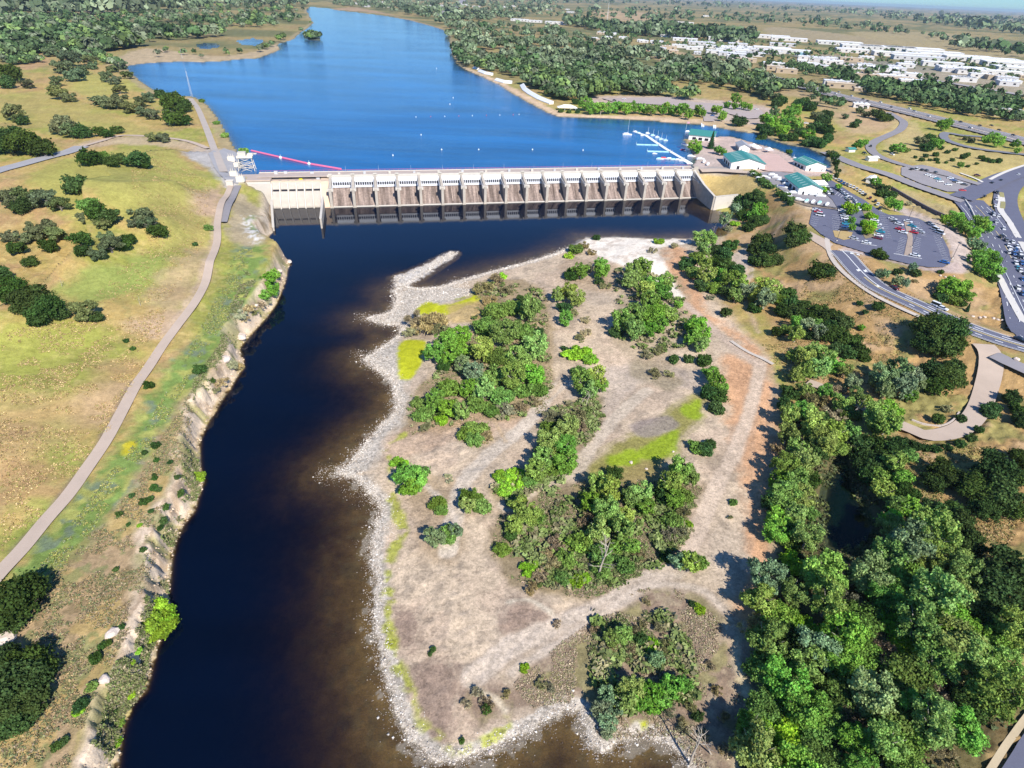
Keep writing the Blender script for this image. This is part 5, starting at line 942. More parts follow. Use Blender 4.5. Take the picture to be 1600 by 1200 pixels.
cars('1361,341,silver;1366,346,white;1370,352,white;1373,358,silver;1375,364,teal;1372,370,white;1371,374,maroon', 8, 1.5, ('on the right of the lime trees', LT)); cars('1353,381,white;1333,374,silver', 8, 2, ('in front of the lime trees', LT))
cars('1394,344,white;1404,352,white;1405,360,red;1410,365,white;1398,348,grey', 8, 2, ('in the left half of the middle stalls', LT)); cars('1418,348,white;1424,355,teal;1433,361,white;1427,365,red;1437,364,silver', 8, 2, ('in the right half of the middle stalls', LT))
cars('1452,351,grey;1456,354,silver;1462,361,white,v;1468,366,white,v', 8, 3, ('at the upper edge of the empty stalls', LT)); cars('1429,401,white;1475,412,blue', 8, 2, ('near the lower curb of the empty stalls', LT))
cars('1306,296,white;1310,299,black;1314,301,silver;1318,304,white;1323,307,white;1329,311,white;1333,314,silver;1336,317,white;1342,321,blue;1341,328,white;1326,315,tan;1322,312,white', 6, 4, ('in the centre row above the lime trees', LT))
cars('1302,277,white;1306,280,white;1310,283,silver;1314,285,blue;1318,288,blue;1323,290,grey;1328,292,white;1333,294,white;1338,297,silver;1343,300,white;1347,303,white;1351,306,black;1359,311,maroon;1367,316,black;1371,321,white;1374,327,black', 5, -4, ('in the top row along the marina road', LT))
cars('1290,292,white;1294,296,silver;1297,300,white;1300,304,black;1293,303,white;1286,300,white', 5, 4, ('near the yellow tree behind the boathouse', LT))
cars('1424,266,black;1432,266,white,v;1440,267,black;1447,268,black;1461,271,black', 6, -2, ('in the top row of the gravel lot', 'in the gravel lot')); cars('1449,275,white;1457,278,white;1464,281,teal;1468,285,white;1481,290,white', 7, 1, ('in the lower row of the gravel lot', 'in the gravel lot')); cars('1484,280,white;1489,283,blue;1493,286,black;1498,287,white;1506,290,black;1503,299,red', 7, 1, ('at the right end of the gravel lot', 'in the gravel lot'))
cars('1393,243,white;1526,276,maroon', 8, 2.5, ('on the curving ramp', 'on the roads'), .45); cars('1360,230,black', 2, 5, ('on the bend of the curving ramp', 'on the roads'), .45); cars('1350,241,black;1504,312,black', 8, 3, ('on the marina road', 'on the roads'), .4); cars('1397,452,maroon', 10, 6, ('on the entrance road', 'on the roads')); cars('1463,480,white,v;1471,484,white', 10, 4, ('parked on the shoulder of the entrance road', 'on the roads')); cars('1592,533,black', 10, 4, ('at the junction of the entrance road', 'on the roads'))
cars('1590,275,white;1563,284,black;1549,288,black;1537,309,black', 7, -4, ('turning at the avenue crossing', 'on the avenue'), .55)
cars('1557,303,black;1556,314,white;1554,324,white;1549,336,black;1552,338,white;1559,340,white', 1, 8, ('waiting at the top of the avenue', 'on the avenue'), .6)
cars('1555,349,silver;1567,360,white;1564,372,black;1571,378,grey;1581,381,white;1574,386,white;1588,388,white;1577,391,white;1586,393,blue;1575,397,white;1583,399,blue;1593,399,white', 5, 8, ('in the upper queue of the avenue', 'on the avenue'), .6)
cars('1590,405,black;1599,405,white;1584,409,silver;1586,414,white;1595,414,blue;1600,418,white;1588,422,teal;1593,426,white;1598,432,black;1596,440,blue;1589,453,white;1600,452,white;1597,462,blue', 5, 9, ('in the lower queue of the avenue', 'on the avenue'), .6)
cars('1305,148,white;1310,146,silver;1348,157,black;1355,160,black;1375,162,white;1420,172,white;1428,176,silver;1392,170,grey;1450,184,white;1500,193,black;1530,199,black;1548,199,black;1560,206,black;1582,214,black;1478,190,silver;1330,152,white;1280,140,white;1515,202,white', 10, 2.5, ('on the motorway', 'on the motorway'), 1.2)
cars('1110,179,black;1113,182,blue;1182,172,white;1259,194,white;1264,198,black;1270,201,silver;1096,172,white;960,158,black;975,156,white;1140,160,silver', 8, .5, ('in the sandy overflow lot by the beach', 'by the beach'), .4)
ORD1 = ['first', 'second', 'third', 'fourth', 'fifth', 'sixth', 'seventh', 'eighth', 'ninth', 'tenth']
def pixof(o_): v_ = np.array(o_.location) - CP; return 800 + FOC * (v_ @ CR) / (v_ @ CF)
for (col, ty, wh_), es in CARS.items():
    es.sort(key=lambda o_: (pixof(o_)))
    for j, e in enumerate(es): tag(e, f'{col} {ty} {wh_}' + ('' if len(es) == 1 else f', {ORD1[j]} {col} one from the left'), ty)
print('structures', round(time.time() - T0, 1))
# ------------------------------------------------------------------ plants
def leaf_mat(name):
    m, nt = newmat(name); o = N(nt, 'ShaderNodeOutputMaterial')
    oi = N(nt, 'ShaderNodeObjectInfo'); g = N(nt, 'ShaderNodeNewGeometry')
    r = remap(nt, g.outputs['Random Per Island'], 0, 1, 0.62, 1.38)
    hs = N(nt, 'ShaderNodeHueSaturation'); L(nt, remap(nt, g.outputs['Random Per Island'], 0, 1, 0.488, 0.512), hs.inputs['Hue'])
    L(nt, oi.outputs['Color'], hs.inputs['Color'])
    tc = N(nt, 'ShaderNodeTexCoord').outputs['Object']
    r2 = remap(nt, noise(nt, 2.6, 3, .65, tc), .34, .66, .62, 1.4)
    c = mixc(nt, 1.0, mixc(nt, 1.0, hs.outputs[0], r, 'MULTIPLY'), r2, 'MULTIPLY')
    d = N(nt, 'ShaderNodeBsdfDiffuse'); t = N(nt, 'ShaderNodeBsdfTranslucent'); L(nt, c, d.inputs[0]); L(nt, c, t.inputs[0])
    ms = N(nt, 'ShaderNodeMixShader'); ms.inputs[0].default_value = 0.28; L(nt, d.outputs[0], ms.inputs[1]); L(nt, t.outputs[0], ms.inputs[2]); L(nt, ms.outputs[0], o.inputs[0])
    return m
LEAF = leaf_mat('foliage'); BARK = plain('bark', (0.2, 0.16, 0.12), .9, .3, 2, objcol=True)
def quads(P, Nn, size, rng, asp=1.0):
    """one small leafy face per point"""
    n = len(P); a = rng.normal(size=(n, 3)); Nn = Nn / (np.linalg.norm(Nn, axis=1, keepdims=True) + 1e-9)
    t = np.cross(Nn, a); t /= np.linalg.norm(t, axis=1, keepdims=True) + 1e-9; b = np.cross(Nn, t)
    s = size * rng.uniform(.55, 1.3, (n, 1)); t = t * s; b = b * s * asp
    V = np.stack([P - t - b * .6, P + t * .8 - b, P + t + b * .7, P - t * .7 + b], 1).reshape(-1, 3)
    return V, np.arange(4 * n).reshape(-1, 4)
def crown(seed, n, size, kind):
    """crown of about unit radius standing on z = 0, leaf clusters spread through lobes"""
    rng = np.random.default_rng(seed); lob = []
    if kind == 'round':   K, hz_, sq = 44, .62, .62
    elif kind == 'gnarl': K, hz_, sq = 24, .62, .55
    elif kind == 'airy':  K, hz_, sq = 44, .9, .8
    elif kind == 'bush':  K, hz_, sq = 44, .35, .42
    elif kind == 'tall':  K, hz_, sq = 12, 1.3, 1.2
    elif kind == 'mound': K, hz_, sq = 26, .22, .24
    elif kind == 'twig':  K, hz_, sq = 24, .32, .36
    for i in range(K):
        th = rng.uniform(0, 6.283); rr = math.sqrt(rng.uniform(0, 1)) * (.68 if kind != 'tall' else .4)
        if i < 2: rr *= .3
        zz = hz_ + rng.uniform(-1, 1) * sq * .75 * math.sqrt(max(0, 1 - rr * rr)) * (1 if kind != 'round' else .85)
        rad = (rng.uniform(.12, .33) if kind in ('round', 'bush', 'mound') else rng.uniform(.10, .25)) * (1 if K > 14 else 1.3)
        if kind != 'tall': rr = rr ** .85
        lob.append((rr * math.cos(th), rr * math.sin(th), max(zz, .12), rad, rad * (min(1, sq + .2))))
    lob = np.array(lob); wts = lob[:, 3] ** 2; ks = rng.choice(K, n, p=wts / wts.sum()); c = lob[ks]
    d = rng.normal(size=(n, 3)); d /= np.linalg.norm(d, axis=1, keepdims=True)
    flip = (d[:, 2] < 0) & (rng.random(n) < .45); d[flip, 2] *= -1
    rad = (1 - .45 * rng.random(n) ** 2.2) if kind != 'twig' else rng.uniform(.3, 1.1, n)
    rad = rad * (1 + .30 * np.sin(d[:, 0] * 11 + ks * 3) * np.sin(d[:, 1] * 10 + ks * 2) + .2 * np.sin(d[:, 2] * 12 + ks)) * np.where(rng.random(n) < .12, rng.uniform(1, 1.5, n), 1)
    P = c[:, :3] + d * (rad[:, None] * c[:, 3:4]) * np.array([1, 1, 1]) * np.stack([np.ones(n), np.ones(n), c[:, 4] / c[:, 3]], 1)
    P[:, 2] = np.maximum(P[:, 2], .03 * rng.random(n))
    mid = np.array([0, 0, hz_ * .8]); out = d * .6 + (P - mid) * .5 + rng.normal(size=(n, 3)) * .75
    if kind == 'twig': out = rng.normal(size=(n, 3)); out[:, 2] *= .3
    return quads(P, out, size, rng, 1.0 if kind != 'twig' else 2.2)
def conifer_v(seed, n, size):
    rng = np.random.default_rng(seed); h = rng.random(n) ** 1.3; th = rng.uniform(0, 6.28, n)
    r = (1 - h) * (.75 + .25 * np.sin(h * 60)) * (.5 + .5 * rng.random(n) ** .4) * .5
    P = np.stack([r * np.cos(th), r * np.sin(th), .12 + h * 2.1], 1); Nn = np.stack([np.cos(th), np.sin(th), .8 + 0 * th], 1) + rng.normal(size=(n, 3)) * .4
    return quads(P, Nn, size, rng)
CROWNS = {}
def crowns(kind, lod):
    key = (kind, lod)
    if key not in CROWNS:
        n, s = {'hi': (8000, .036), 'mid': (3000, .057), 'lo': (1000, .09)}[lod]; cnt = {'hi': 3, 'mid': 3, 'lo': 3}[lod]
        if kind == 'mound': n = int(n * 1.15)
        if kind == 'twig': n = int(n * .62); s *= .5
        if kind == 'airy': n = int(n * .85)
        out = []
        for i in range(cnt):
            v, f = (conifer_v(i + 3, n, s * .7) if kind == 'conifer' else crown(i * 13 + hash_kind(kind), n, s, kind))
            out.append(np_mesh('crown', v, f, LEAF))
        CROWNS[key] = out
    return CROWNS[key]
def hash_kind(k): return sum(ord(ch) for ch in k)
TRUNKS = {}
def trunk_mesh(kind, i):
    """tapered trunk with limbs reaching into a crown of unit radius"""
    key = (kind, i)
    if key in TRUNKS: return TRUNKS[key]
    rng = random.Random(hash_kind(kind) + i); m = MB()
    hgt = {'round': .5, 'gnarl': .45, 'airy': .8, 'bush': .2, 'tall': 1.5, 'mound': .12, 'twig': .2, 'conifer': 1.9}[kind]
    r0 = {'round': .07, 'gnarl': .075, 'airy': .05, 'bush': .035, 'tall': .05, 'mound': .03, 'twig': .025, 'conifer': .045}[kind]
    lean = rng.uniform(-.1, .1)
    m.tube([(0, 0, -.12), (lean * .3, 0, hgt * .3), (lean, lean * .5, hgt * .7), (lean * 1.3, lean * .5, hgt)], [r0 * 1.4, r0, r0 * .8, r0 * .5], 6)
    if kind != 'conifer':
        for k in range(6):
            t = k * 1.05 + rng.random(); z0 = hgt * rng.uniform(.35, .8); q = rng.uniform(.45, .75)
            m.tube([(lean, 0, z0), (lean + math.cos(t) * q * .5, math.sin(t) * q * .5, z0 + hgt * .35), (lean + math.cos(t) * q, math.sin(t) * q, z0 + hgt * .75)], [r0 * .55, r0 * .35, r0 * .12], 4)
    TRUNKS[key] = m.mesh('trunk', BARK); return TRUNKS[key]
#   code: (name, words, crown kind, height factor, colour, bark colour, crown centre height as a share of radius)
KINDS_T = {
 'O': ('oak_tree', 'dark green oak', 'round', 1.0, (.034, .056, .018), (.10, .08, .06)),
 'B': ('oak_tree', 'grey-green oak', 'gnarl', .95, (.075, .090, .050), (.17, .15, .13)),
 'C': ('cottonwood_tree', 'light green cottonwood', 'airy', 1.12, (.120, .165, .048), (.42, .38, .32)),
 'W': ('willow_tree', 'mid green willow', 'bush', 1.1, (.078, .125, .032), (.25, .21, .16)),
 'L': ('willow_bush', 'bright green bush', 'mound', 1.2, (.13, .215, .025), (.2, .16, .12)),
 'G': ('bare_shrub', 'grey-brown twiggy shrub', 'twig', 1.2, (.19, .165, .11), (.3, .26, .21)),
 'P': ('parking_tree', 'lime green shade tree', 'round', 1.1, (.13, .23, .02), (.2, .16, .12)),
 'D': ('shrub', 'dark green shrub', 'bush', 1.3, (.035, .065, .022), (.12, .1, .08)),
 'E': ('eucalyptus_tree', 'silvery green tree', 'airy', 1.1, (.105, .140, .082), (.4, .36, .32)),
 'N': ('pine_tree', 'dark conical pine', 'conifer', 1.0, (.02, .045, .02), (.1, .07, .05)),
 'T': ('poplar_tree', 'tall dark poplar', 'tall', 1.0, (.03, .055, .02), (.12, .1, .08)),
 'F': ('cottonwood_tree', 'fresh green tree', 'airy', .95, (.085, .160, .030), (.35, .31, .26)),
}
CH = {'round': .62, 'gnarl': .62, 'airy': .9, 'bush': .35, 'tall': 1.3, 'mound': .2, 'twig': .3, 'conifer': .9}
TREES = []
def tree(code, x, y, r, group, col=None):
    """crown centre at photograph point (x, y), crown radius r photograph pixels"""
    name, words, kind, hf, c0, cb = KINDS_T[code]
    g = at([(x, y)])[0]; R = r / pxm(g)
    for _ in range(2): g = at([(x, y)], up=CH[kind] * hf * R)[0]; R = r / pxm(g + [0, 0, CH[kind] * R])
    R *= 1.2 if x > 330 else 1.32; TREES.append(dict(code=code, P=g, R=R, r=r, x=x, y=y, group=group, col=col)); return TREES[-1]
def grow(t, i):
    name, words, kind, hf, c0, cb = KINDS_T[t['code']]; rng = random.Random(i * 7 + 1)
    lod = 'hi' if t['r'] > 19 else ('mid' if t['r'] > 8.5 else 'lo')
    e = empty(name, tuple(t['P']), rng.uniform(0, 6.28), group=t['group']); R = t['R']
    e.scale = (R * rng.uniform(.92, 1.1), R * rng.uniform(.92, 1.1), R * hf * rng.uniform(.9, 1.12))
    ms = crowns(kind, lod); cr = link('crown', ms[i % len(ms)], e)
    c = t['col'] or c0; j = (2.25 if t['code'] in 'CFWEL' else 1.9) * rng.uniform(.72, 1.28); cr.color = (c[0] * j * rng.uniform(.88, 1.2), c[1] * j * 1.05, c[2] * j * rng.uniform(.65, 1.05), 1)
    if lod != 'lo':
        tr = link('trunk', trunk_mesh(kind, i % 3), e); tr.color = (*cb, 1)
    t['e'] = e
def plant(spec, group):
    for it in spec.split(';'):
        it = it.strip()
        if not it: continue
        a = it.split(','); tree(a[3].strip(), float(a[0]), float(a[1]), float(a[2]), group)
plant('''95,105,14,B;110,95,14,B;118,118,14,B;131,111,9,B;88,128,10,B;92,147,13,B;106,153,10,B;12,116,15,O;8,130,12,O;42,133,9,B;20,178,14,B;28,186,9,B;36,190,8,O;98,198,18,B;112,205,16,B;128,208,12,O;
18,222,24,O;42,226,24,O;66,232,17,O;155,208,8,O;170,209,9,O;182,203,8,O;165,122,9,B;180,126,9,B;150,158,10,B;165,161,13,B;184,160,15,B;204,168,13,B;220,160,11,B;224,175,11,B;240,181,10,B;186,141,9,B;232,154,10,B;250,148,8,O;
200,118,8,B;176,108,8,B;190,103,9,B;140,95,9,B;145,103,8,B;75,82,10,B;272,164,15,O;286,168,11,O;274,186,15,O;290,190,9,O;262,180,8,B;240,215,10,B;255,217,9,B;315,158,4,W;338,192,5,W;352,212,6,W;380,237,8,W;
140,248,16,O;158,246,11,W;172,254,10,O;186,250,10,O;214,253,15,O;226,258,9,O;120,290,17,O;14,312,17,B;40,308,17,B;72,312,18,B;94,322,13,B;30,325,13,O;138,322,14,W;152,332,15,O;172,340,14,O;158,350,12,B;132,344,10,B;
220,336,16,B;232,350,14,B;246,364,12,O;208,350,9,B;62,362,19,B;88,368,15,B;40,372,14,B;14,370,12,B;74,386,12,O;28,388,13,O;48,410,10,O;124,376,14,O;130,392,12,O;150,398,12,B;172,386,15,B;190,384,11,O;164,372,11,B;200,374,9,O''', 'oaks on the hillside left of the river')
plant('''15,458,25,O;45,470,26,O;72,488,22,O;55,500,16,O;94,492,12,O;130,488,18,B;148,496,11,O;-4,430,16,O;28,950,38,O;8,972,30,O;40,1050,34,O;20,1085,38,O;45,1105,28,O;15,1130,28,O;5,1040,25,O''', 'oaks on the hillside left of the river')
plant('''325,357,6,W;305,382,4,D;197,533,4,D;208,545,4,D;312,577,9,O;331,594,5,D;360,570,13,G;372,574,9,G;345,600,13,G;335,610,9,G;390,484,14,G;374,494,12,G;405,478,11,G;398,490,10,G;382,500,9,G;420,440,13,F;426,455,12,F;412,463,10,F;430,430,9,F;418,472,9,G;232,603,7,D;
243,697,6,D;226,708,4,D;245,719,4,D;266,722,4,D;241,743,3,D;242,748,4,D;240,763,6,D;248,766,4,D;225,784,6,D;234,780,5,D;206,775,4,D;258,793,6,D;281,771,6,D;277,746,4,D;309,746,10,L;254,815,7,D;250,825,5,D;186,804,5,D;200,820,3,D;218,821,4,L;236,799,4,D;
224,859,5,D;181,890,4,D;240,960,22,L;246,978,22,L;230,975,18,L;255,966,17,L;143,1073,8,W;150,1029,9,D;160,1010,6,D;125,1103,10,D;122,1112,8,L;88,1166,7,D;100,1158,6,D;206,1036,5,L;214,1017,6,L;202,1086,7,L;178,1110,4,D;188,1130,6,W;184,1160,8,L;170,1005,5,D;190,980,5,D''', 'bushes along the left bank')
plant('''755,452,17,G;775,438,14,G;792,455,12,G;765,470,13,G;670,508,28,G;650,500,20,G;690,520,18,G;640,520,14,G;716,528,18,F;696,538,20,F;680,556,16,F;706,556,18,F;724,548,14,F;694,574,10,D;815,470,10,D;783,432,8,L;830,485,18,C;775,488,20,W;800,482,17,W;760,512,20,W;790,520,22,C;818,520,19,W;835,542,18,C;812,560,20,C;780,560,20,W;752,548,18,C;740,584,15,E;722,572,13,E;758,590,12,L;
775,590,18,W;802,592,20,C;832,588,18,F;815,612,17,W;842,610,14,W;785,622,18,W;755,612,17,C;732,608,17,F;702,608,18,W;682,628,17,F;702,640,17,F;662,648,15,W;745,634,17,W;722,646,14,C;690,656,12,L;655,630,12,W;790,640,14,G;815,636,15,G;836,628,12,G;770,645,12,W;668,668,12,G;728,680,13,W;745,672,16,W;760,684,14,G;742,688,14,W;632,745,20,F;648,752,18,F;640,765,16,F;656,740,14,W;620,722,11,L;630,728,10,L;
684,786,14,W;690,798,10,W;736,780,17,W;752,792,14,W;730,792,12,C;680,840,16,E;698,836,16,W;712,832,11,E;788,752,14,L;800,758,15,L;790,768,14,L;782,745,12,L;806,742,13,L;700,745,7,G;702,752,6,G;676,1015,5,D;672,1022,4,D''', 'willows on the west side of the island')
plant('''868,655,20,G;900,652,18,G;885,668,18,C;862,672,16,W;905,668,12,G;858,690,20,C;880,698,20,F;850,718,18,C;882,724,18,F;862,735,15,W;838,738,17,C;828,752,13,W;810,790,16,C;824,806,20,C;802,822,14,C;838,812,12,W;800,838,11,D;785,860,13,W;822,890,12,L;833,886,10,L;
935,760,17,C;952,770,18,C;925,788,17,F;945,800,20,C;960,806,18,C;985,780,15,C;1000,772,17,C;1008,792,15,F;975,812,16,C;972,832,18,C;935,830,19,C;915,815,16,G;905,850,19,W;885,875,17,W;868,850,16,G;862,880,15,G;900,908,13,L;912,904,11,L;940,868,18,W;965,855,15,W;985,855,15,F;998,868,14,G;975,885,16,W;940,892,15,W;880,905,12,W;845,900,13,G;830,920,12,G;855,865,12,G;960,740,12,D;
1045,758,18,C;1062,738,18,C;1078,745,15,C;1035,775,16,D;1052,782,15,F;1068,775,15,W;1066,800,13,G;1050,815,16,W;1062,830,14,G;1045,836,14,G;1075,820,8,L;1088,700,14,W;1102,704,13,D;1110,695,9,D;1060,878,15,E;1078,882,17,C;1095,880,12,W;1040,870,10,D;1145,785,6,W;1140,808,5,G;
908,553,16,L;892,556,14,L;922,562,13,L;882,545,6,D;912,598,18,C;932,592,15,C;920,612,15,C;905,582,12,W;940,604,11,F;872,462,11,C;887,458,13,C;900,466,12,C;882,482,12,D;884,500,12,F;896,490,9,G;915,500,9,G;915,520,10,G;905,530,9,G;840,520,9,D;
905,425,14,F;893,430,12,D;920,420,11,G;938,412,10,F;940,425,12,F;936,440,8,D;946,447,9,G;900,390,12,W;912,384,9,G;888,400,8,L;932,372,6,D;925,395,8,G;990,428,15,C;1003,420,14,C;985,440,14,C;1010,442,14,F;1022,450,14,F;1040,442,13,C;1038,458,14,F;1008,458,13,C;1015,472,14,C;1028,480,13,F;
972,505,17,C;990,498,17,C;990,518,16,C;1008,500,17,F;1022,492,15,F;1030,508,14,F;1012,518,14,F;960,520,10,D;1048,492,12,C;1060,475,7,F;1030,378,9,L;1020,392,8,G;1055,384,9,G;1010,555,12,G;1028,548,11,G;1022,585,12,G;1045,585,9,G;1085,510,15,F;1095,522,14,F;1082,530,14,F;1096,540,12,C;1100,565,12,D;1110,582,12,F;1118,598,14,F;1108,615,14,D;1122,620,14,D;1118,638,12,D;1128,606,9,F;1076,562,8,D;1052,562,8,D''', 'trees on the middle of the island')
plant('''990,985,12,G;972,992,15,C;955,1000,12,C;1000,998,12,D;1012,1008,13,L;1018,1020,12,L;985,1020,14,G;1025,1032,12,E;1040,1010,13,G;1030,985,12,G;1050,1030,12,G;930,985,10,G;965,1015,12,G;1005,975,8,G;1092,952,9,L;1082,944,6,D;985,1078,20,C;975,1095,18,C;1000,1090,18,F;1018,1082,17,F;1035,1090,17,F;1050,1075,17,F;1068,1070,14,F;1022,1105,14,F;946,1090,14,E;938,1110,14,E;950,1130,14,E;960,1112,13,E;948,1146,9,E;1048,1110,12,G;1080,1105,11,G;1090,1120,9,D;1068,1140,11,G;1065,1128,9,G;
846,1070,10,G;860,1075,9,G;745,1085,12,G;760,1100,12,G;728,1100,9,G;790,1085,9,G;820,1045,8,L;870,975,8,G;1010,940,8,G;1120,1080,10,G;1110,1040,9,G;1130,1120,10,G;1100,1150,10,G;1130,1170,10,G;760,1110,8,D;722,1158,5,D''', 'shrubs on the near end of the island')
plant('''1142,318,10,G;1155,312,10,D;1162,322,12,D;1172,312,11,D;1182,306,11,O;1190,316,9,O;1150,330,9,E;1162,338,11,D;1176,335,12,F;1188,330,11,F;1182,348,11,D;1170,356,10,D;1193,345,10,D;1148,350,8,L;1132,345,9,E;1138,358,7,G;
1192,378,15,O;1182,392,13,O;1202,390,14,O;1195,408,14,O;1210,408,12,O;1178,408,10,D;1242,362,15,O;1252,372,14,O;1238,376,14,O;1283,422,17,O;1294,426,12,O;1274,426,12,O;
1094,372,12,C;1108,376,11,C;1100,390,12,C;1118,392,11,D;1140,385,12,D;1132,398,12,D;1088,405,12,W;1074,414,13,D;1100,412,13,C;1120,410,13,O;1136,416,13,O;1150,425,12,D;1084,428,13,W;1104,430,14,C;1122,432,14,F;1140,440,14,C;1156,445,13,C;1098,448,12,D;1115,452,12,W;1134,458,11,O;1150,462,12,C;1168,455,12,E;1135,490,9,O;1110,465,8,G;
1190,448,13,C;1205,452,14,C;1180,465,12,C;1196,470,14,E;1214,468,13,W;1178,482,10,D;1230,462,13,D;1236,476,13,D;1220,486,12,O;1242,488,14,O;1256,480,12,O;1262,494,13,O;1280,486,14,O;1292,496,14,O;1306,492,13,O;1318,504,14,O;1298,510,11,D;1245,506,11,F;1262,510,11,E;1275,505,10,W;
1216,518,11,O;1230,516,11,W;1244,524,12,C;1262,524,11,D;1280,522,12,E;1296,524,16,O;1314,528,16,O;1332,534,15,O;1344,548,14,O;1326,552,14,D;1308,548,13,D;1350,560,10,D;1272,548,15,C;1256,560,14,C;1240,556,11,C;1290,560,14,C;1280,576,15,C;1262,580,14,C;1304,572,14,F;1320,580,12,C;1246,586,13,C;1344,474,5,D;1372,478,9,O;1352,488,5,D;1345,512,6,F;
1455,515,26,O;1482,518,26,O;1470,540,27,O;1448,536,20,O;1492,536,18,O;1462,578,24,O;1480,590,24,O;1465,605,18,O;1492,575,14,O;1380,590,20,E;1400,585,19,E;1420,592,19,E;1408,606,18,E;1385,610,15,E;1432,602,13,E;1368,598,12,E;1420,618,13,F;
1370,650,20,C;1390,645,18,F;1385,665,17,C;1368,668,13,W;1395,660,12,F;1340,618,12,C;1350,628,11,C;1332,600,12,E;1320,612,10,G;1500,655,8,D;1466,655,10,D;1480,640,9,G;1545,645,13,D;1552,638,10,D;1580,622,14,D;1590,640,12,D;1596,660,14,D;
1415,690,9,D;1430,698,9,D;1445,700,8,D;1462,702,8,D;1480,700,8,D;1500,694,8,D;1518,685,8,D;1530,672,7,D;1418,712,14,W;1400,720,12,W;1468,735,20,O;1485,745,20,O;1455,755,16,O;1550,735,30,O;1530,765,28,O;1565,775,30,O;1580,745,26,O;1540,795,22,O;1590,800,20,O;1602,720,22,O''', 'trees on the slope right of the island')
plant('''1325,322,8,P;1332,331,8,P;1340,322,5,P;1354,325,7,P;1358,338,7,P;1352,350,8,P;1362,352,8,P;1356,362,9,P;1366,340,6,P;1330,346,6,F;1331,356,6,F;1390,318,9,F;1400,322,9,F;1380,294,9,D;1376,303,8,D;1390,306,9,D;1368,286,8,F;1420,318,6,G;1372,396,10,O;1380,402,7,O;
1382,428,8,E;1374,428,6,E;1403,426,7,O;1400,440,8,E;1412,443,8,E;1426,419,7,E;1432,428,8,O;1430,440,6,G;1470,425,5,D;1480,345,10,F;1492,340,10,F;1500,350,13,F;1512,358,12,F;1528,352,13,F;1540,356,11,F;1522,366,10,F;1530,388,9,E;1518,382,8,E;1540,398,13,F;1526,404,13,F;1552,408,12,F;1536,420,14,F;1556,424,12,F;1548,434,10,D;
1480,452,16,F;1495,450,16,F;1488,466,15,W;1508,462,12,F;1472,464,12,D;1500,474,9,D;1512,482,6,N;1513,484,4,N;1405,232,9,F;1396,232,7,F;1414,235,7,W;1440,222,11,B;1452,220,12,D;1462,226,9,F;1447,232,9,D;1372,180,10,O;1382,184,9,O;1390,186,6,O;1345,172,8,B;1352,178,7,B;1335,196,7,D;1340,190,5,D;1320,182,6,B;1340,227,8,F;1350,224,6,F;
1472,196,9,F;1482,192,7,F;1550,214,9,F;1558,222,9,F;1540,220,7,F;1518,220,6,B;1510,216,5,B;1586,226,7,F;1590,236,5,F;1505,246,5,D;1511,242,5,D;1480,238,4,D;1470,232,4,D;1492,234,4,D;1534,246,5,D;1540,250,5,D;1550,252,5,D;1560,252,5,D;1440,250,4,D;1446,244,4,D;1462,242,5,D;1463,250,4,D;1488,250,4,D;1478,254,3,D;1500,258,5,F;1512,260,3,D;1430,246,3,D;1526,256,3,D;1453,250,3,D;1465,254,3,D''', 'trees round the car parks and roads')
plant('''1112,222,11,N;1122,235,7,F;1130,238,6,F;1059,213,7,L;1085,230,9,F;1091,234,7,F;1190,217,7,D;1184,220,6,D;1233,238,5,D;1306,262,7,T;1304,250,7,T;1308,272,6,T;1302,243,6,D;1291,278,8,F;1286,297,6,P;1310,292,5,F;1292,297,5,D;1225,310,6,D;1235,318,5,D;
915,164,10,F;925,170,10,F;939,171,9,F;950,170,9,F;963,169,9,F;976,171,9,F;990,170,9,F;1004,171,8,F;1018,173,9,F;1034,173,8,F;1050,173,8,F;1068,174,10,F;1077,180,8,F;1092,174,8,F;1097,178,6,F;1042,164,5,F;900,160,6,D;876,174,4,D;889,175,4,D;902,175,4,D;1154,190,11,O;1160,192,8,O;1130,180,6,F;1120,172,8,F;1128,184,6,F;1148,166,6,F;1160,166,6,F;1150,156,8,F;1136,164,6,F;1170,168,6,F;
1195,188,9,F;1202,190,9,F;1190,200,9,D;1198,206,10,D;1210,200,10,F;1222,204,10,F;1218,190,10,F;1232,180,11,F;1242,174,9,F;1232,196,10,F;1245,196,11,F;1250,208,10,D;1262,212,11,F;1270,222,10,D;1280,226,10,D;1262,224,9,D;1225,216,8,D;1238,216,9,D;1274,200,11,D;1284,190,12,D;1276,180,10,B;1292,204,11,D;1292,218,9,D;1300,240,8,B;1210,178,8,E;1290,180,10,D;1265,168,11,D;1255,160,10,D;1246,164,9,D;1214,162,9,D;1200,150,10,B;1212,152,9,B;1222,158,8,D''', 'trees around the marina and the beach')
# wood between the pool and the lower right corner, and the fringe beside the dirt track
rngw = np.random.default_rng(5); POOLPX = [(1278,700),(1340,712),(1385,800),(1388,872),(1340,895),(1280,885),(1262,800),(1268,745)]
def wood(poly, step, codes, group, rr=(.75, 1.25), avoid=None):
    pl = np.array(poly, float); x0, y0 = pl.min(0); x1, y1 = pl.max(0); got = []
    yy = y0
    cand = rngw.uniform([x0, y0], [x1, y1], (6000, 2)); cand = cand[inside(cand[:, 0], cand[:, 1], pl)]
    for c in cand:
        if bool(inside(np.array([c[0]]), np.array([c[1]]), POOLPX)[0]): continue
        s = step * (0.8 + 0.4 * (c[1] - 600) / 600)
        if all((c[0] - q[0]) ** 2 + ((c[1] - q[1])) ** 2 > (s * .93) ** 2 for q in got): got.append(c)
    got.sort(key=lambda q: q[1])
    for c in got:
        s = step * (0.8 + 0.4 * (c[1] - 600) / 600); tree(str(rngw.choice(list(codes))), c[0], c[1], s * rngw.uniform(*rr) * .82, group)
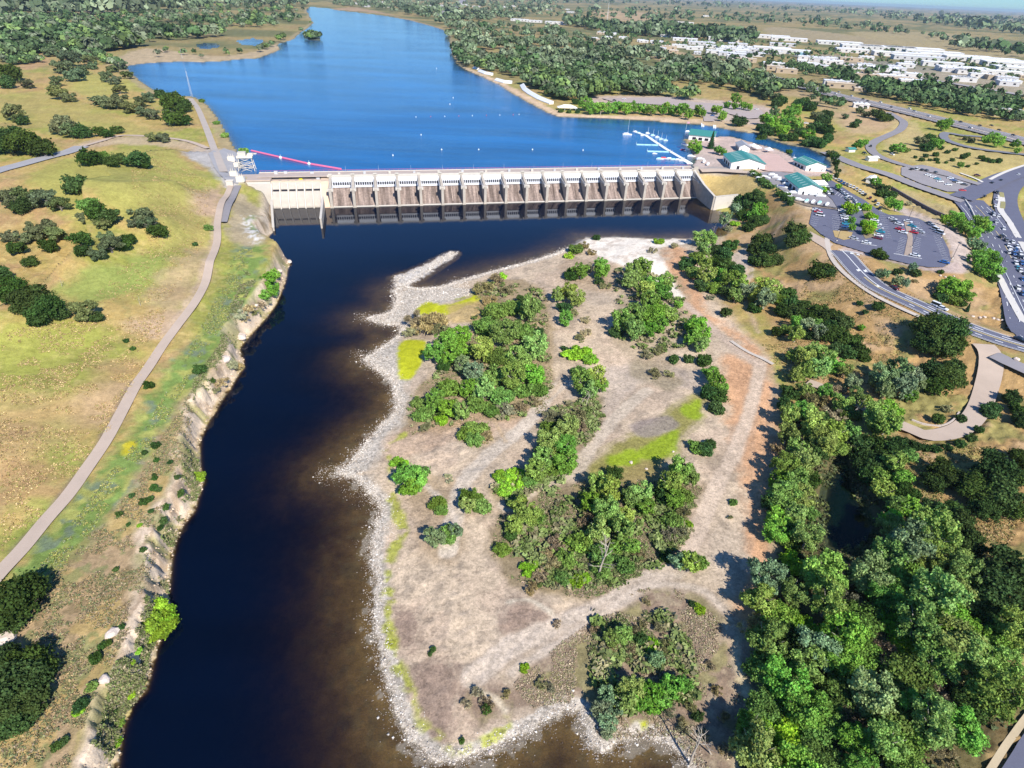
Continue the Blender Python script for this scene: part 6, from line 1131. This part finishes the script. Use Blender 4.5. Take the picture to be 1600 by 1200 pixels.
wood([(1225,615),(1300,600),(1330,640),(1330,700),(1290,705),(1268,745),(1262,800),(1262,850),(1215,845),(1205,780),(1215,700),(1220,660)], 24, 'CCCWWFFDG', 'trees between the dirt track and the pool')
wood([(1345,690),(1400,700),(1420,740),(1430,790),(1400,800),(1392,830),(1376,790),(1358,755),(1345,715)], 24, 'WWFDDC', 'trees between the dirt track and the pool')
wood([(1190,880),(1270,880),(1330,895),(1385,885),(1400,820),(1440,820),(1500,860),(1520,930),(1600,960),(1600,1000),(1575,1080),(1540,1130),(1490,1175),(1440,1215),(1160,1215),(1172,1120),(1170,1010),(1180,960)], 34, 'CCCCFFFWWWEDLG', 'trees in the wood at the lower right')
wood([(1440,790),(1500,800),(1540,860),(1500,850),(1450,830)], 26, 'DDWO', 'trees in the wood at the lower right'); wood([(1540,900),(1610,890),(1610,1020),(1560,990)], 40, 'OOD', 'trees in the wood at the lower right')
print('trees listed', len(TREES), round(time.time() - T0, 1))
for i, t in enumerate(TREES): grow(t, i)

# names by which one can find each plant: size, kind and the nearest thing one can see
LAND = [(365,300,'left end of the dam'),(370,262,'switchyard'),(345,345,'top bend of the footpath'),(255,540,'middle of the footpath'),(90,790,'lower stretch of the footpath'),(40,250,'grey road over the hill'),(170,255,'knoll above the road'),(30,330,'left end of the hilltop grass'),(180,330,'grassy hollow below the knoll'),(250,330,'bare slope above the footpath'),(60,400,'ravine on the left hill'),(120,440,'green sward on the left hill'),(80,550,'wide slope left of the footpath'),(150,120,'yellow hill beyond the road'),(100,110,'far summit of the left hill'),(240,170,'lakeside end of the saddle'),(210,190,'saddle behind the hill'),(295,150,'tall pole by the lake'),
 (455,410,'white rocky point below the dam'),(400,520,'cleft in the left cliff'),(300,640,'top of the left cliff'),(260,790,'middle of the left cliff'),(245,900,'lower end of the left cliff'),(200,1040,'pale sandy bank'),(60,1180,'lower left corner slope'),(60,950,'foot of the footpath'),
 (700,400,'submerged gravel bar'),(650,480,'slick green strip near the bar'),(640,560,'green patch beside the shore'),(530,738,'stony point of the island'),(600,850,'narrow part of the island shore'),(720,660,'hollow behind the green patch'),(745,620,'heart of the west thicket'),(800,500,'north end of the west thicket'),(860,580,'fork of the gravel tracks'),(760,740,'wide gravel track'),(720,900,'gravel flat on the island'),(900,640,'pale leaning trunks'),(850,760,'cross track of the island'),(1000,700,'bright green meadow'),(930,840,'tall pale snag'),(1040,810,'edge of the meadow thicket'),(1000,500,'lone copse on the gravel'),(900,430,'open gravel below the north shore'),(960,385,'white sandstone shelf'),(1050,460,'tip of the sandstone shelf'),(1100,560,'orange dirt track bend'),
 (880,960,'joining tracks at the near end'),(1000,1000,'brown weeds at the near end'),(1000,1090,'little cove at the near end'),(800,1100,'near shore stones'),(1080,1150,'last spit of the island'),(1150,1000,'narrow footpath beside the wood'),
 (1115,320,'right wing wall of the dam'),(1170,300,'dry grass beside the dam'),(1190,420,'eroded pale slope'),(1250,340,'boatyard fence'),(1240,440,'dry slope below the car park'),(1300,500,'dark belt of oaks'),(1190,560,'pale slab on the track'),(1260,590,'shaded bend of the track'),(1390,540,'orange grass by the oaks'),(1500,550,'road fork'),(1520,640,'curved concrete drive'),(1440,660,'log barrier of the drive'),(1325,780,'dark backwater pool'),(1390,760,'right side of the pool'),(1240,760,'left side of the pool'),(1480,800,'large oak by the clearing'),(1530,900,'green clearing'),(1480,960,'middle of the lower right wood'),(1300,960,'head of the lower right wood'),(1200,1000,'left edge of the lower right wood'),(1240,1120,'lower left of the right wood'),(1380,1100,'lower middle of the right wood'),(1500,1100,'right part of the right wood'),(1590,1170,'corner road'),
 (1345,345,'tree island of the car park'),(1410,370,'empty parking stalls'),(1480,400,'curved end of the car park'),(1390,425,'rockery below the car park'),(1400,310,'low wall above the car park'),(1550,400,'crowded avenue'),(1490,500,'double yellow lines'),(1540,330,'road bridge parapet'),(1290,285,'boathouse corner'),(1370,240,'curving ramp'),(1400,190,'top of the curving ramp'),(1500,240,'scrub inside the interchange'),(1560,230,'loop road'),(1350,170,'motorway verge'),
 (1060,225,'marina lawn'),(1140,215,'boathouse with the long roof'),(1000,175,'row of beach trees'),(1180,180,'overflow lot by the beach'),(1130,200,'boat ramp'),(1210,200,'mouth of the channel'),(1270,230,'inner channel'),(1240,160,'track behind the channel'),(1305,260,'tall poplars by the gate')]
ORD = ['nearest', 'second nearest', 'third nearest', 'fourth nearest', 'fifth nearest', 'sixth nearest', 'seventh nearest', 'eighth nearest', 'ninth nearest', 'tenth nearest', 'eleventh nearest', 'twelfth nearest', 'thirteenth nearest', 'fourteenth nearest', 'fifteenth nearest', 'sixteenth nearest', 'seventeenth nearest', 'eighteenth nearest']
_bk = {}
for t in TREES:
    k = min(LAND, key=lambda q: (q[0] - t['x']) ** 2 + (q[1] - t['y']) ** 2)
    big = {0: 'small', 1: 'medium', 2: 'large'}[int(t['R'] > 2.2) + int(t['R'] > 4.6)]
    t['d'] = (k[0] - t['x']) ** 2 + (k[1] - t['y']) ** 2; _bk.setdefault((k[2], big, KINDS_T[t['code']][1]), []).append(t)
for (pl, big, words), ts in _bk.items():
    ts.sort(key=lambda t: t['d'])
    for j, t in enumerate(ts):
        lab = f"{big} {words} near the {pl}" if len(ts) == 1 else f"{big} {words}, {ORD[min(j, 17)]} the {pl}"
        nm = KINDS_T[t['code']][0]
        tag(t['e'], lab, 'tree' if nm.endswith('tree') else 'bush')
print('trees grown', round(time.time() - T0, 1))

# ------------------------------------------------------------------ woods too far or too dense to count: one mass each
def mass(name, polys, n, rad, cols, label, faces=26, zs=.8, hgt=1.0, seed=3, z=20, uneven=True, trunk_dark=True):
    rng = np.random.default_rng(seed); PV = []; PC = []
    for pl in polys:
        W = at(pl)[:, :2]; pp = np.array(pl, float)
        k = max(int(n * 1.0), 4); c = rng.uniform(pp.min(0), pp.max(0), (k * 3, 2)); c = c[inside(c[:, 0], c[:, 1], pp)][:k]
        G = at(c); PV.append(G)
    G = np.concatenate(PV)
    if n > 300: G = G[fbm(G[:, 0], G[:, 1], 140, seed + 90, 3) > .40]
    m = len(G); R = rng.uniform(rad[0], rad[1], m)
    if uneven: R *= (.55 + .8 * fbm(G[:, 0], G[:, 1], 60, 77)) * rng.uniform(.7, 1.25, m)
    d = rng.normal(size=(m, faces, 3)); d /= np.linalg.norm(d, axis=2, keepdims=True); d[..., 2] = np.abs(d[..., 2]) * rng.choice([1, 1, 1, -.4], size=(m, faces))
    rr = R[:, None, None] * rng.uniform(.55, 1.05, (m, faces, 1)); P = G[:, None, :] + d * rr * np.array([1, 1, zs]) + np.array([0, 0, 1]) * (R * hgt)[:, None, None]
    sc = np.repeat(R, faces)[:, None]; V2, F2 = quads(P.reshape(-1, 3), (d + rng.normal(size=d.shape) * .35).reshape(-1, 3), 1.0, rng)
    ctr = np.repeat(P.reshape(-1, 3), 4, 0); V2 = ctr + (V2 - ctr) * np.repeat(sc, 4, 0) * (1.7 / math.sqrt(faces))
    me = np_mesh(name, V2, F2, MASSM); cc = np.array(cols)[rng.integers(0, len(cols), m)] * rng.uniform(.6, 1.5, (m, 1)) * 1.75 * (.6 + .9 * fbm(G[:, 0], G[:, 1], 120, seed + 60)[:, None]); cc = np.repeat(cc, faces * 4, 0)
    ca = me.color_attributes.new('leafcol', 'FLOAT_COLOR', 'POINT'); ca.data.foreach_set('color', np.concatenate([cc, np.ones((len(cc), 1))], 1).astype(np.float32).ravel())
    return link(name, me, kind='stuff', label=label, cat='trees')
MASSM, nt = newmat('far_foliage'); o = N(nt, 'ShaderNodeOutputMaterial'); a_ = N(nt, 'ShaderNodeAttribute', attribute_name='leafcol')
d_ = N(nt, 'ShaderNodeBsdfDiffuse'); g_ = N(nt, 'ShaderNodeNewGeometry'); L(nt, mixc(nt, 1.0, a_.outputs['Color'], remap(nt, g_.outputs['Random Per Island'], 0, 1, .65, 1.35), 'MULTIPLY'), d_.inputs[0]); L(nt, d_.outputs[0], o.inputs[0])
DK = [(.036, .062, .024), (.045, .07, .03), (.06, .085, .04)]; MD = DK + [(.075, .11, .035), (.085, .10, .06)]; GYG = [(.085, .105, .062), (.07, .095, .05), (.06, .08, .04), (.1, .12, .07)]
mass('beach_wood', [[(713,98),(760,92),(850,110),(960,118),(1100,128),(1190,118),(1215,135),(1200,165),(1150,150),(1100,150),(1080,158),(1000,150),(940,150),(920,158),(880,160),(850,150),(830,135),(800,128),(760,112),(730,106)]], 900, (5, 9), MD, 'dense oak wood behind the sandy beach', 70, seed=4)
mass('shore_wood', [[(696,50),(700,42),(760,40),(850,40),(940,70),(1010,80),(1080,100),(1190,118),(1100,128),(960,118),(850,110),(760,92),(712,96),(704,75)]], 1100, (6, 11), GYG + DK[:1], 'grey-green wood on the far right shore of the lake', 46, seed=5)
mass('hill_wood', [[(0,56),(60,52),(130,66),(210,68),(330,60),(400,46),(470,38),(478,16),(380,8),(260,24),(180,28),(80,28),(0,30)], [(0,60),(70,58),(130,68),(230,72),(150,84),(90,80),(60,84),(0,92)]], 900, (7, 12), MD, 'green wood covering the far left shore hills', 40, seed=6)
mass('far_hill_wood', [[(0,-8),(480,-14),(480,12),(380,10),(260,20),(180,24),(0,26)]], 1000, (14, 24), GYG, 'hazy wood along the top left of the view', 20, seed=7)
mass('lakeside_trees', [[(232,78),(300,84),(400,78),(470,50),(482,30),(488,36),(470,56),(435,70),(400,86),(330,92),(240,92)], [(478,59),(490,56),(502,58),(500,61),(480,63)], [(0,96),(40,90),(70,98),(20,104)], [(60,74),(150,88),(190,96),(195,104),(170,104),(120,92),(70,88)]], 75, (4, 7), MD + [(.1, .16, .04)], 'scattered trees along the marshy left shore', 46, seed=8)
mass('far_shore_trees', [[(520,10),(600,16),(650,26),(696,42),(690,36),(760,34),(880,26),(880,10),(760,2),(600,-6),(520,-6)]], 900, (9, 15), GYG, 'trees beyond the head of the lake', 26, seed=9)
mass('town_mix_trees', [[(930,50),(1100,52),(1300,68),(1600,100),(1600,128),(1300,96),(1100,76),(930,68)]], 520, (3, 6), DK + [(.09, .12, .05)], 'small trees standing among the town sheds', 22, seed=21)
mass('town_trees', [[(940,62),(1060,80),(1150,100),(1200,110),(1300,128),(1400,140),(1600,172),(1600,150),(1450,120),(1300,100),(1150,76),(1040,62),(960,48)]], 420, (4, 7), DK, 'trees between the town buildings', 30, seed=10)
mass('motorway_trees', [[(1196,108),(1260,118),(1300,128),(1360,150),(1400,160),(1500,180),(1600,198),(1600,168),(1500,150),(1400,130),(1330,124),(1300,112),(1250,104),(1200,100)]], 620, (5, 8.5), DK + [(.05, .085, .03)], 'belt of dark trees along the motorway', 44, seed=11)
mass('verge_trees', [[(1225,136),(1260,132),(1320,160),(1322,172),(1290,168),(1240,150)], [(1200,128),(1230,142),(1210,148),(1196,140)]], 30, (5, 7), DK, 'dark trees on the motorway verge', 60, seed=12)
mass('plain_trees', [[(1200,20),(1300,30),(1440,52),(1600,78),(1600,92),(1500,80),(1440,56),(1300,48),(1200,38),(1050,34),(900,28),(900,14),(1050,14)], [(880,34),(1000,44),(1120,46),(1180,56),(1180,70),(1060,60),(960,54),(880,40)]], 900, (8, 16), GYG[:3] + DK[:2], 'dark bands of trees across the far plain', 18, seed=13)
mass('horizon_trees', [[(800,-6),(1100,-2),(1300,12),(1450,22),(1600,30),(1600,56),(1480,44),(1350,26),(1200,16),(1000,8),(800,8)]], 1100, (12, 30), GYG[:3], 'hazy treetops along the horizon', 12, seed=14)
print('masses', round(time.time() - T0, 1))

# ------------------------------------------------------------------ low weeds, tufts and loose stones
def scatter(name, polys, n, size, cols, label, up=.25, blades=5, seed=1, cond=None, cat='weeds'):
    rng = np.random.default_rng(seed); CC = []
    ar = [abs(np.cross(np.array(p)[:-1], np.array(p)[1:]).sum()) for p in polys]
    for pl in polys:
        pp = np.array(pl, float); W = at(pl)[:, :2]; c = rng.uniform(W.min(0), W.max(0), (n * 4, 2)); c = c[inside(c[:, 0], c[:, 1], W)][:n]; CC.append(c)
    c = np.concatenate(CC); c = c[fbm(c[:, 0], c[:, 1], 5, seed + 80, 3) > .46]; m = len(c); s = size * rng.uniform(.5, 1.4, m)
    P = np.repeat(np.concatenate([c, hz(c[:, 0], c[:, 1])[:, None]], 1), blades, 0) + rng.normal(size=(m * blades, 3)) * np.repeat(s, blades)[:, None] * [.8, .8, .25] + np.array([0, 0, up]) * np.repeat(s, blades)[:, None] * 2
    V2, F2 = quads(P, rng.normal(size=P.shape) * .8 + [0, 0, 1.1], 1.0, rng, 1.4); ctr = np.repeat(P, 4, 0); V2 = ctr + (V2 - ctr) * np.repeat(np.repeat(s, blades), 4)[:, None] * .5
    me = np_mesh(name, V2, F2, MASSM); cc = np.array(cols)[rng.integers(0, len(cols), m)] * rng.uniform(.75, 1.3, (m, 1)); cc = np.repeat(cc, blades * 4, 0)
    ca = me.color_attributes.new('leafcol', 'FLOAT_COLOR', 'POINT'); ca.data.foreach_set('color', np.concatenate([cc, np.ones((len(cc), 1))], 1).astype(np.float32).ravel()); return link(name, me, kind='stuff', label=label, cat=cat)
WD = [(.36, .27, .19), (.30, .22, .15), (.42, .34, .23), (.27, .26, .13)]; GW = [(.16, .19, .07), (.2, .22, .09), (.24, .2, .12), (.12, .16, .05)]
scatter('dry_weeds', [[(800,1070),(870,1010),(940,960),(1000,920),(1050,918),(1110,955),(1160,1020),(1180,1090),(1165,1200),(1090,1200),(1050,1150),(940,1155),(905,1095),(830,1105)]], 20000, .17, WD, 'brown dry weeds on the near end of the island', seed=11, blades=4)
scatter('thicket_weeds', [[(780,805),(870,765),(940,745),(1100,760),(1080,800),(1060,870),(1000,900),(930,935),(860,930),(790,900),(765,860)], [(745,440),(850,450),(865,600),(850,650),(760,660),(640,680),(640,620),(700,560),(740,500)], [(860,640),(930,620),(945,650),(900,720),(860,780),(790,790),(765,760),(830,730)]], 16000, .19, GW + WD[:2], 'low green and brown undergrowth between the island thickets', seed=12)
scatter('bank_weeds', [[(300,610),(285,720),(250,830),(235,900),(220,965),(160,1060),(105,1200),(0,1200),(0,980),(70,920),(130,850),(210,760),(250,690)]], 12000, .2, [(.34, .25, .13), (.2, .2, .09), (.26, .2, .13), (.15, .17, .08)], 'sparse dry weeds along the top of the left bank', seed=13)
scatter('verge_grass', [[(395,390),(380,440),(350,510),(315,555),(280,620),(235,700),(190,760),(130,850),(70,920),(50,900),(140,780),(220,680),(290,560),(350,440),(375,390)]], 16000, .19, [(.17, .23, .07), (.26, .29, .08), (.2, .22, .13), (.34, .31, .1)], 'green grass and lupins between the footpath and the cliff', seed=14)
scatter('cliff_scrub', [[(385,420),(400,440),(372,500),(352,560),(330,600),(318,660),(305,640),(300,600),(340,540),(362,480)], [(290,700),(310,720),(312,770),(280,830),(262,880),(262,930),(245,900),(255,840),(285,780)], [(245,930),(262,960),(235,1020),(225,1080),(190,1120),(180,1180),(150,1200),(160,1100),(210,1010),(225,950)]], 4200, .24, [(.14, .18, .06), (.2, .21, .09), (.25, .22, .13)], 'green and grey scrub growing on the ledges of the left cliff', up=.5, blades=6, seed=19)
scatter('island_scrub', [[(745,440),(850,450),(865,600),(850,650),(760,660),(640,680),(640,620),(700,560),(740,500)], [(860,640),(930,620),(945,650),(900,720),(860,780),(790,790),(765,760),(830,730)], [(790,830),(900,770),(1080,770),(1060,880),(960,920),(840,920)], [(960,420),(1060,430),(1080,540),(1000,560),(960,520)], [(930,970),(1060,960),(1090,1090),(930,1130)]], 520, .62, [(.16, .21, .07), (.2, .24, .09), (.13, .18, .05), (.24, .22, .12)], 'low olive scrub filling the gaps between the island trees', up=.6, blades=22, seed=31)
scatter('boundary_hedge', [[(1170,271),(1176,269),(1200,288),(1222,303),(1240,313),(1236,318),(1214,307),(1190,291)]], 1600, .75, [(.06, .12, .03), (.09, .15, .04)], 'dark green hedge along the lower edge of the boat yard', up=.9, blades=7, seed=23)
scatter('hill_grass', [[(0,520),(120,500),(260,480),(240,560),(180,660),(90,780),(0,860)], [(200,230),(330,290),(320,380),(260,470),(120,480),(230,380)]], 12000, .22, [(.42, .30, .13), (.30, .27, .09), (.36, .24, .13), (.5, .37, .18)], 'tufts of dry grass on the left hillside', up=.1, seed=15)
scatter('slope_grass', [[(1190,540),(1260,440),(1300,400),(1400,480),(1440,520),(1360,600),(1230,600)], [(1330,690),(1560,700),(1600,800),(1560,900),(1440,840),(1380,800)]], 9000, .26, [(.36, .25, .1), (.26, .22, .08), (.2, .19, .07), (.4, .28, .14)], 'tufts of dry grass on the slope right of the island', up=.1, seed=16)
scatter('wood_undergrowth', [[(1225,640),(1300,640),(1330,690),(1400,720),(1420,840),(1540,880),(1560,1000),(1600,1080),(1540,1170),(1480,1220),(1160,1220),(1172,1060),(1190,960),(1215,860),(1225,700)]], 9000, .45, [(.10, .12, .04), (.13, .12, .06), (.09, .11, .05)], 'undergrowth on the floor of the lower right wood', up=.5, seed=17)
scatter('bushy_herbs', [[(920,965),(1000,950),(1080,1000),(1090,1060),(1000,1060),(920,1030)], [(1030,770),(1090,780),(1070,860),(1030,860)], [(900,820),(1010,850),(1000,900),(880,930)]], 7000, .26, GW, 'taller grey-green herbs on the island', up=.6, seed=18)
# pale stones along the water line of the island
rng = np.random.default_rng(33); Wl = smooth_line(IS_W, 6); keep = Wl[:, 1] < 335; Wl = Wl[keep]
sl = np.concatenate([[0], np.cumsum(np.hypot(*np.diff(Wl, axis=0).T))]); n = 21000; t_ = rng.uniform(0, sl[-1], n); c = np.stack([np.interp(t_, sl, Wl[:, 0]), np.interp(t_, sl, Wl[:, 1])], 1)
off = rng.normal(size=(n, 2)) * (.8 + 2.0 * rng.random((n, 1)) ** 3); c = c + off
Bp = smooth_line(BAR_W, 4, True); kk = rng.integers(0, len(Bp), 2600); c2 = Bp[kk] + rng.normal(size=(2600, 2)) * 1.6; bgW = px([(610,445),(640,450),(730,440),(740,465),(660,480),(630,500),(575,497),(612,486)]); c3 = rng.uniform(bgW.min(0), bgW.max(0), (7000, 2)); c3 = c3[inside(c3[:, 0], c3[:, 1], bgW)]
sp2 = px([(527,738),(505,742),(498,735),(560,765),(585,790),(600,830),(560,720),(590,560),(575,560),(560,552),(600,498),(560,494)]); c4 = sp2[rng.integers(0, len(sp2), 1500)] + rng.normal(size=(1500, 2)) * 2.6
c = np.concatenate([c, c2, c3, c4]); zt = hz(c[:, 0], c[:, 1]); c = c[zt > -.34]; zt = hz(c[:, 0], c[:, 1]); m = len(c); r = rng.uniform(.05, .15, m) * (1 + .003 * c[:, 1]) * (1 + (rng.random(m) > .97) * 1.0)
oct_ = np.array([[1, 0, 0], [0, 1, 0], [-1, 0, 0], [0, -1, 0], [0, 0, .7], [0, 0, -.7]]); F8 = np.array([[0, 1, 4], [1, 2, 4], [2, 3, 4], [3, 0, 4], [1, 0, 5], [2, 1, 5], [3, 2, 5], [0, 3, 5]])
jit = 1 + rng.uniform(-.3, .3, (m, 6, 1)); Vs = (oct_[None] * jit * r[:, None, None]) + np.concatenate([c, np.maximum(zt + r * .25, -.12 + r * .2)[:, None]], 1)[:, None, :]
me = np_mesh('shore_stones', Vs.reshape(-1, 3), (F8[None] + (np.arange(m) * 6)[:, None, None]).reshape(-1, 3), MASSM); cc = np.repeat(np.array([[.56, .49, .41], [.44, .38, .32], [.66, .61, .54], [.34, .28, .22]])[rng.integers(0, 4, m)], 6, 0)
ca = me.color_attributes.new('leafcol', 'FLOAT_COLOR', 'POINT'); ca.data.foreach_set('color', np.concatenate([cc, np.ones((len(cc), 1))], 1).astype(np.float32).ravel()); link('shore_stones', me, kind='stuff', label='pale stones along the water line of the island', cat='stones')
# rubble on the left bank
c = LB_W[rng.integers(2, len(LB_W) - 1, 1400)] + rng.normal(size=(1400, 2)) * [1.6, 3]; zt = hz(c[:, 0], c[:, 1]); k_ = (zt > -.3) & (zt < 6); c = c[k_]; zt = zt[k_]; m = len(c); r = rng.uniform(.1, .42, m) * (1 + .001 * c[:, 1])
jit = 1 + rng.uniform(-.3, .3, (m, 6, 1)); Vs = (oct_[None] * jit * r[:, None, None]) + np.concatenate([c, (zt + r * .2)[:, None]], 1)[:, None, :]
me = np_mesh('bank_rubble', Vs.reshape(-1, 3), (F8[None] + (np.arange(m) * 6)[:, None, None]).reshape(-1, 3), MASSM); cc = np.repeat(np.array([[.6, .48, .34], [.5, .39, .28], [.42, .32, .22]])[rng.integers(0, 3, m)], 6, 0)
ca = me.color_attributes.new('leafcol', 'FLOAT_COLOR', 'POINT'); ca.data.foreach_set('color', np.concatenate([cc, np.ones((len(cc), 1))], 1).astype(np.float32).ravel()); link('bank_rubble', me, kind='stuff', label='broken sandstone along the foot of the left cliff', cat='rubble')
# ------------------------------------------------------------------ the ground is dug out a little under everything paved
low = np.zeros(X.shape)
for ty, W, wd in PAVED:
    W = np.asarray(W)[:, :2]; mg = wd / 2 + 2
    k_ = (X > W[:, 0].min() - mg) & (X < W[:, 0].max() + mg) & (Y > W[:, 1].min() - mg) & (Y < W[:, 1].max() + mg)
    if not k_.any(): continue
    if ty == 'line': d_ = seg_dist(X[k_], Y[k_], W, False) - wd / 2
    else: d_ = seg_dist(X[k_], Y[k_], W); ins = inside(X[k_], Y[k_], W); d_[ins] *= -1
    low[k_] = np.maximum(low[k_], 1 - sm(-1.2 - .002 * Y[k_], .1, d_))
Vg = V.copy(); Vg[:, 2] -= (low * (.45 + .0008 * Y)).ravel(); GROUND.data.vertices.foreach_set('co', Vg.astype(np.float32).ravel()); GROUND.data.update()
# ------------------------------------------------------------------ haze
hm, nt = newmat('haze'); o = N(nt, 'ShaderNodeOutputMaterial'); pv = N(nt, 'ShaderNodeVolumePrincipled'); pv.inputs['Color'].default_value = (.72, .87, 1, 1); pv.inputs['Density'].default_value = 0.000034; pv.inputs['Anisotropy'].default_value = 0.2; L(nt, pv.outputs[0], o.inputs['Volume'])
MB().box(-52000, 52000, -400, 45000, -12, 165).build('haze', hm, kind='stuff', label='thin pale air over the whole valley', cat='haze')
print('all', round(time.time() - T0, 1))

# ------------------------------------------------------------------ dead trees
DEADB = plain('dead_wood', (.40, .34, .27), .9, .2, 2)
def dead(x, y, h, lean, az, seed, label):
    p = at([(x, y)])[0]; e = empty('dead_tree', tuple(p), az, label=label, cat='dead tree', group='bare dead trees'); r = random.Random(seed)
    top = Vector((lean * h, 0, h)); MB().tube([(0, 0, -.3), tuple(top * .35 + Vector((0, .2, 0))), tuple(top * .7), tuple(top)], [h * .022, h * .017, h * .012, h * .004], 6).build('trunk', DEADB, e)
    for k in range(9):
        t = r.uniform(.3, .95); b = top * t; a = r.uniform(0, 6.28); l = h * (1 - t * .6) * r.uniform(.2, .42); q = b + Vector((math.cos(a) * l * .6, math.sin(a) * l * .6, l * .35)); q2 = b + Vector((math.cos(a) * l, math.sin(a) * l, l * .8))
        br = MB().tube([tuple(b), tuple(q), tuple(q2)], [h * .008, h * .005, h * .0015], 4)
        for j in range(2):
            a2 = a + r.uniform(-.9, .9); br.tube([tuple(q), tuple(q + Vector((math.cos(a2) * l * .4, math.sin(a2) * l * .4, l * .25)))], [h * .004, h * .0012], 4)
        br.build('branch', DEADB, e)
for a_ in [(934, 902, 13, .12, .3, 1, 'tall pale bare snag in front of the meadow thicket'), (948, 880, 9, .2, 2.5, 2, 'shorter forked snag behind the tall pale one'), (906, 634, 6, .45, .2, 3, 'leaning bare trunk below the light green cottonwood'), (915, 636, 7, .35, .8, 4, 'second leaning bare trunk right of the first under the cottonwood'), (1078, 1195, 11, .05, 1.2, 5, 'upright dead tree on the last spit of the island'), (1112, 1178, 8, -.5, .4, 6, 'leaning dead tree beside the upright one on the last spit'), (744, 600, 6, .1, 2.0, 7, 'small bare snag among the west thicket'), (1325, 655, 8, .6, .4, 8, 'dark leaning snag over the shaded path'), (1115, 362, 5, .1, .5, 9, 'thin bare tree at the waterline below the wing wall'), (1010, 470, 5, -.2, 1.4, 10, 'thin bare stem on the left edge of the lone copse'),
           (97, 448, 4, .1, .3, 11, 'thin dead stem on the green sward of the left hill'), (220, 478, 4, .3, 2.0, 12, 'fallen grey stem on the slope left of the footpath')]: dead(*a_)
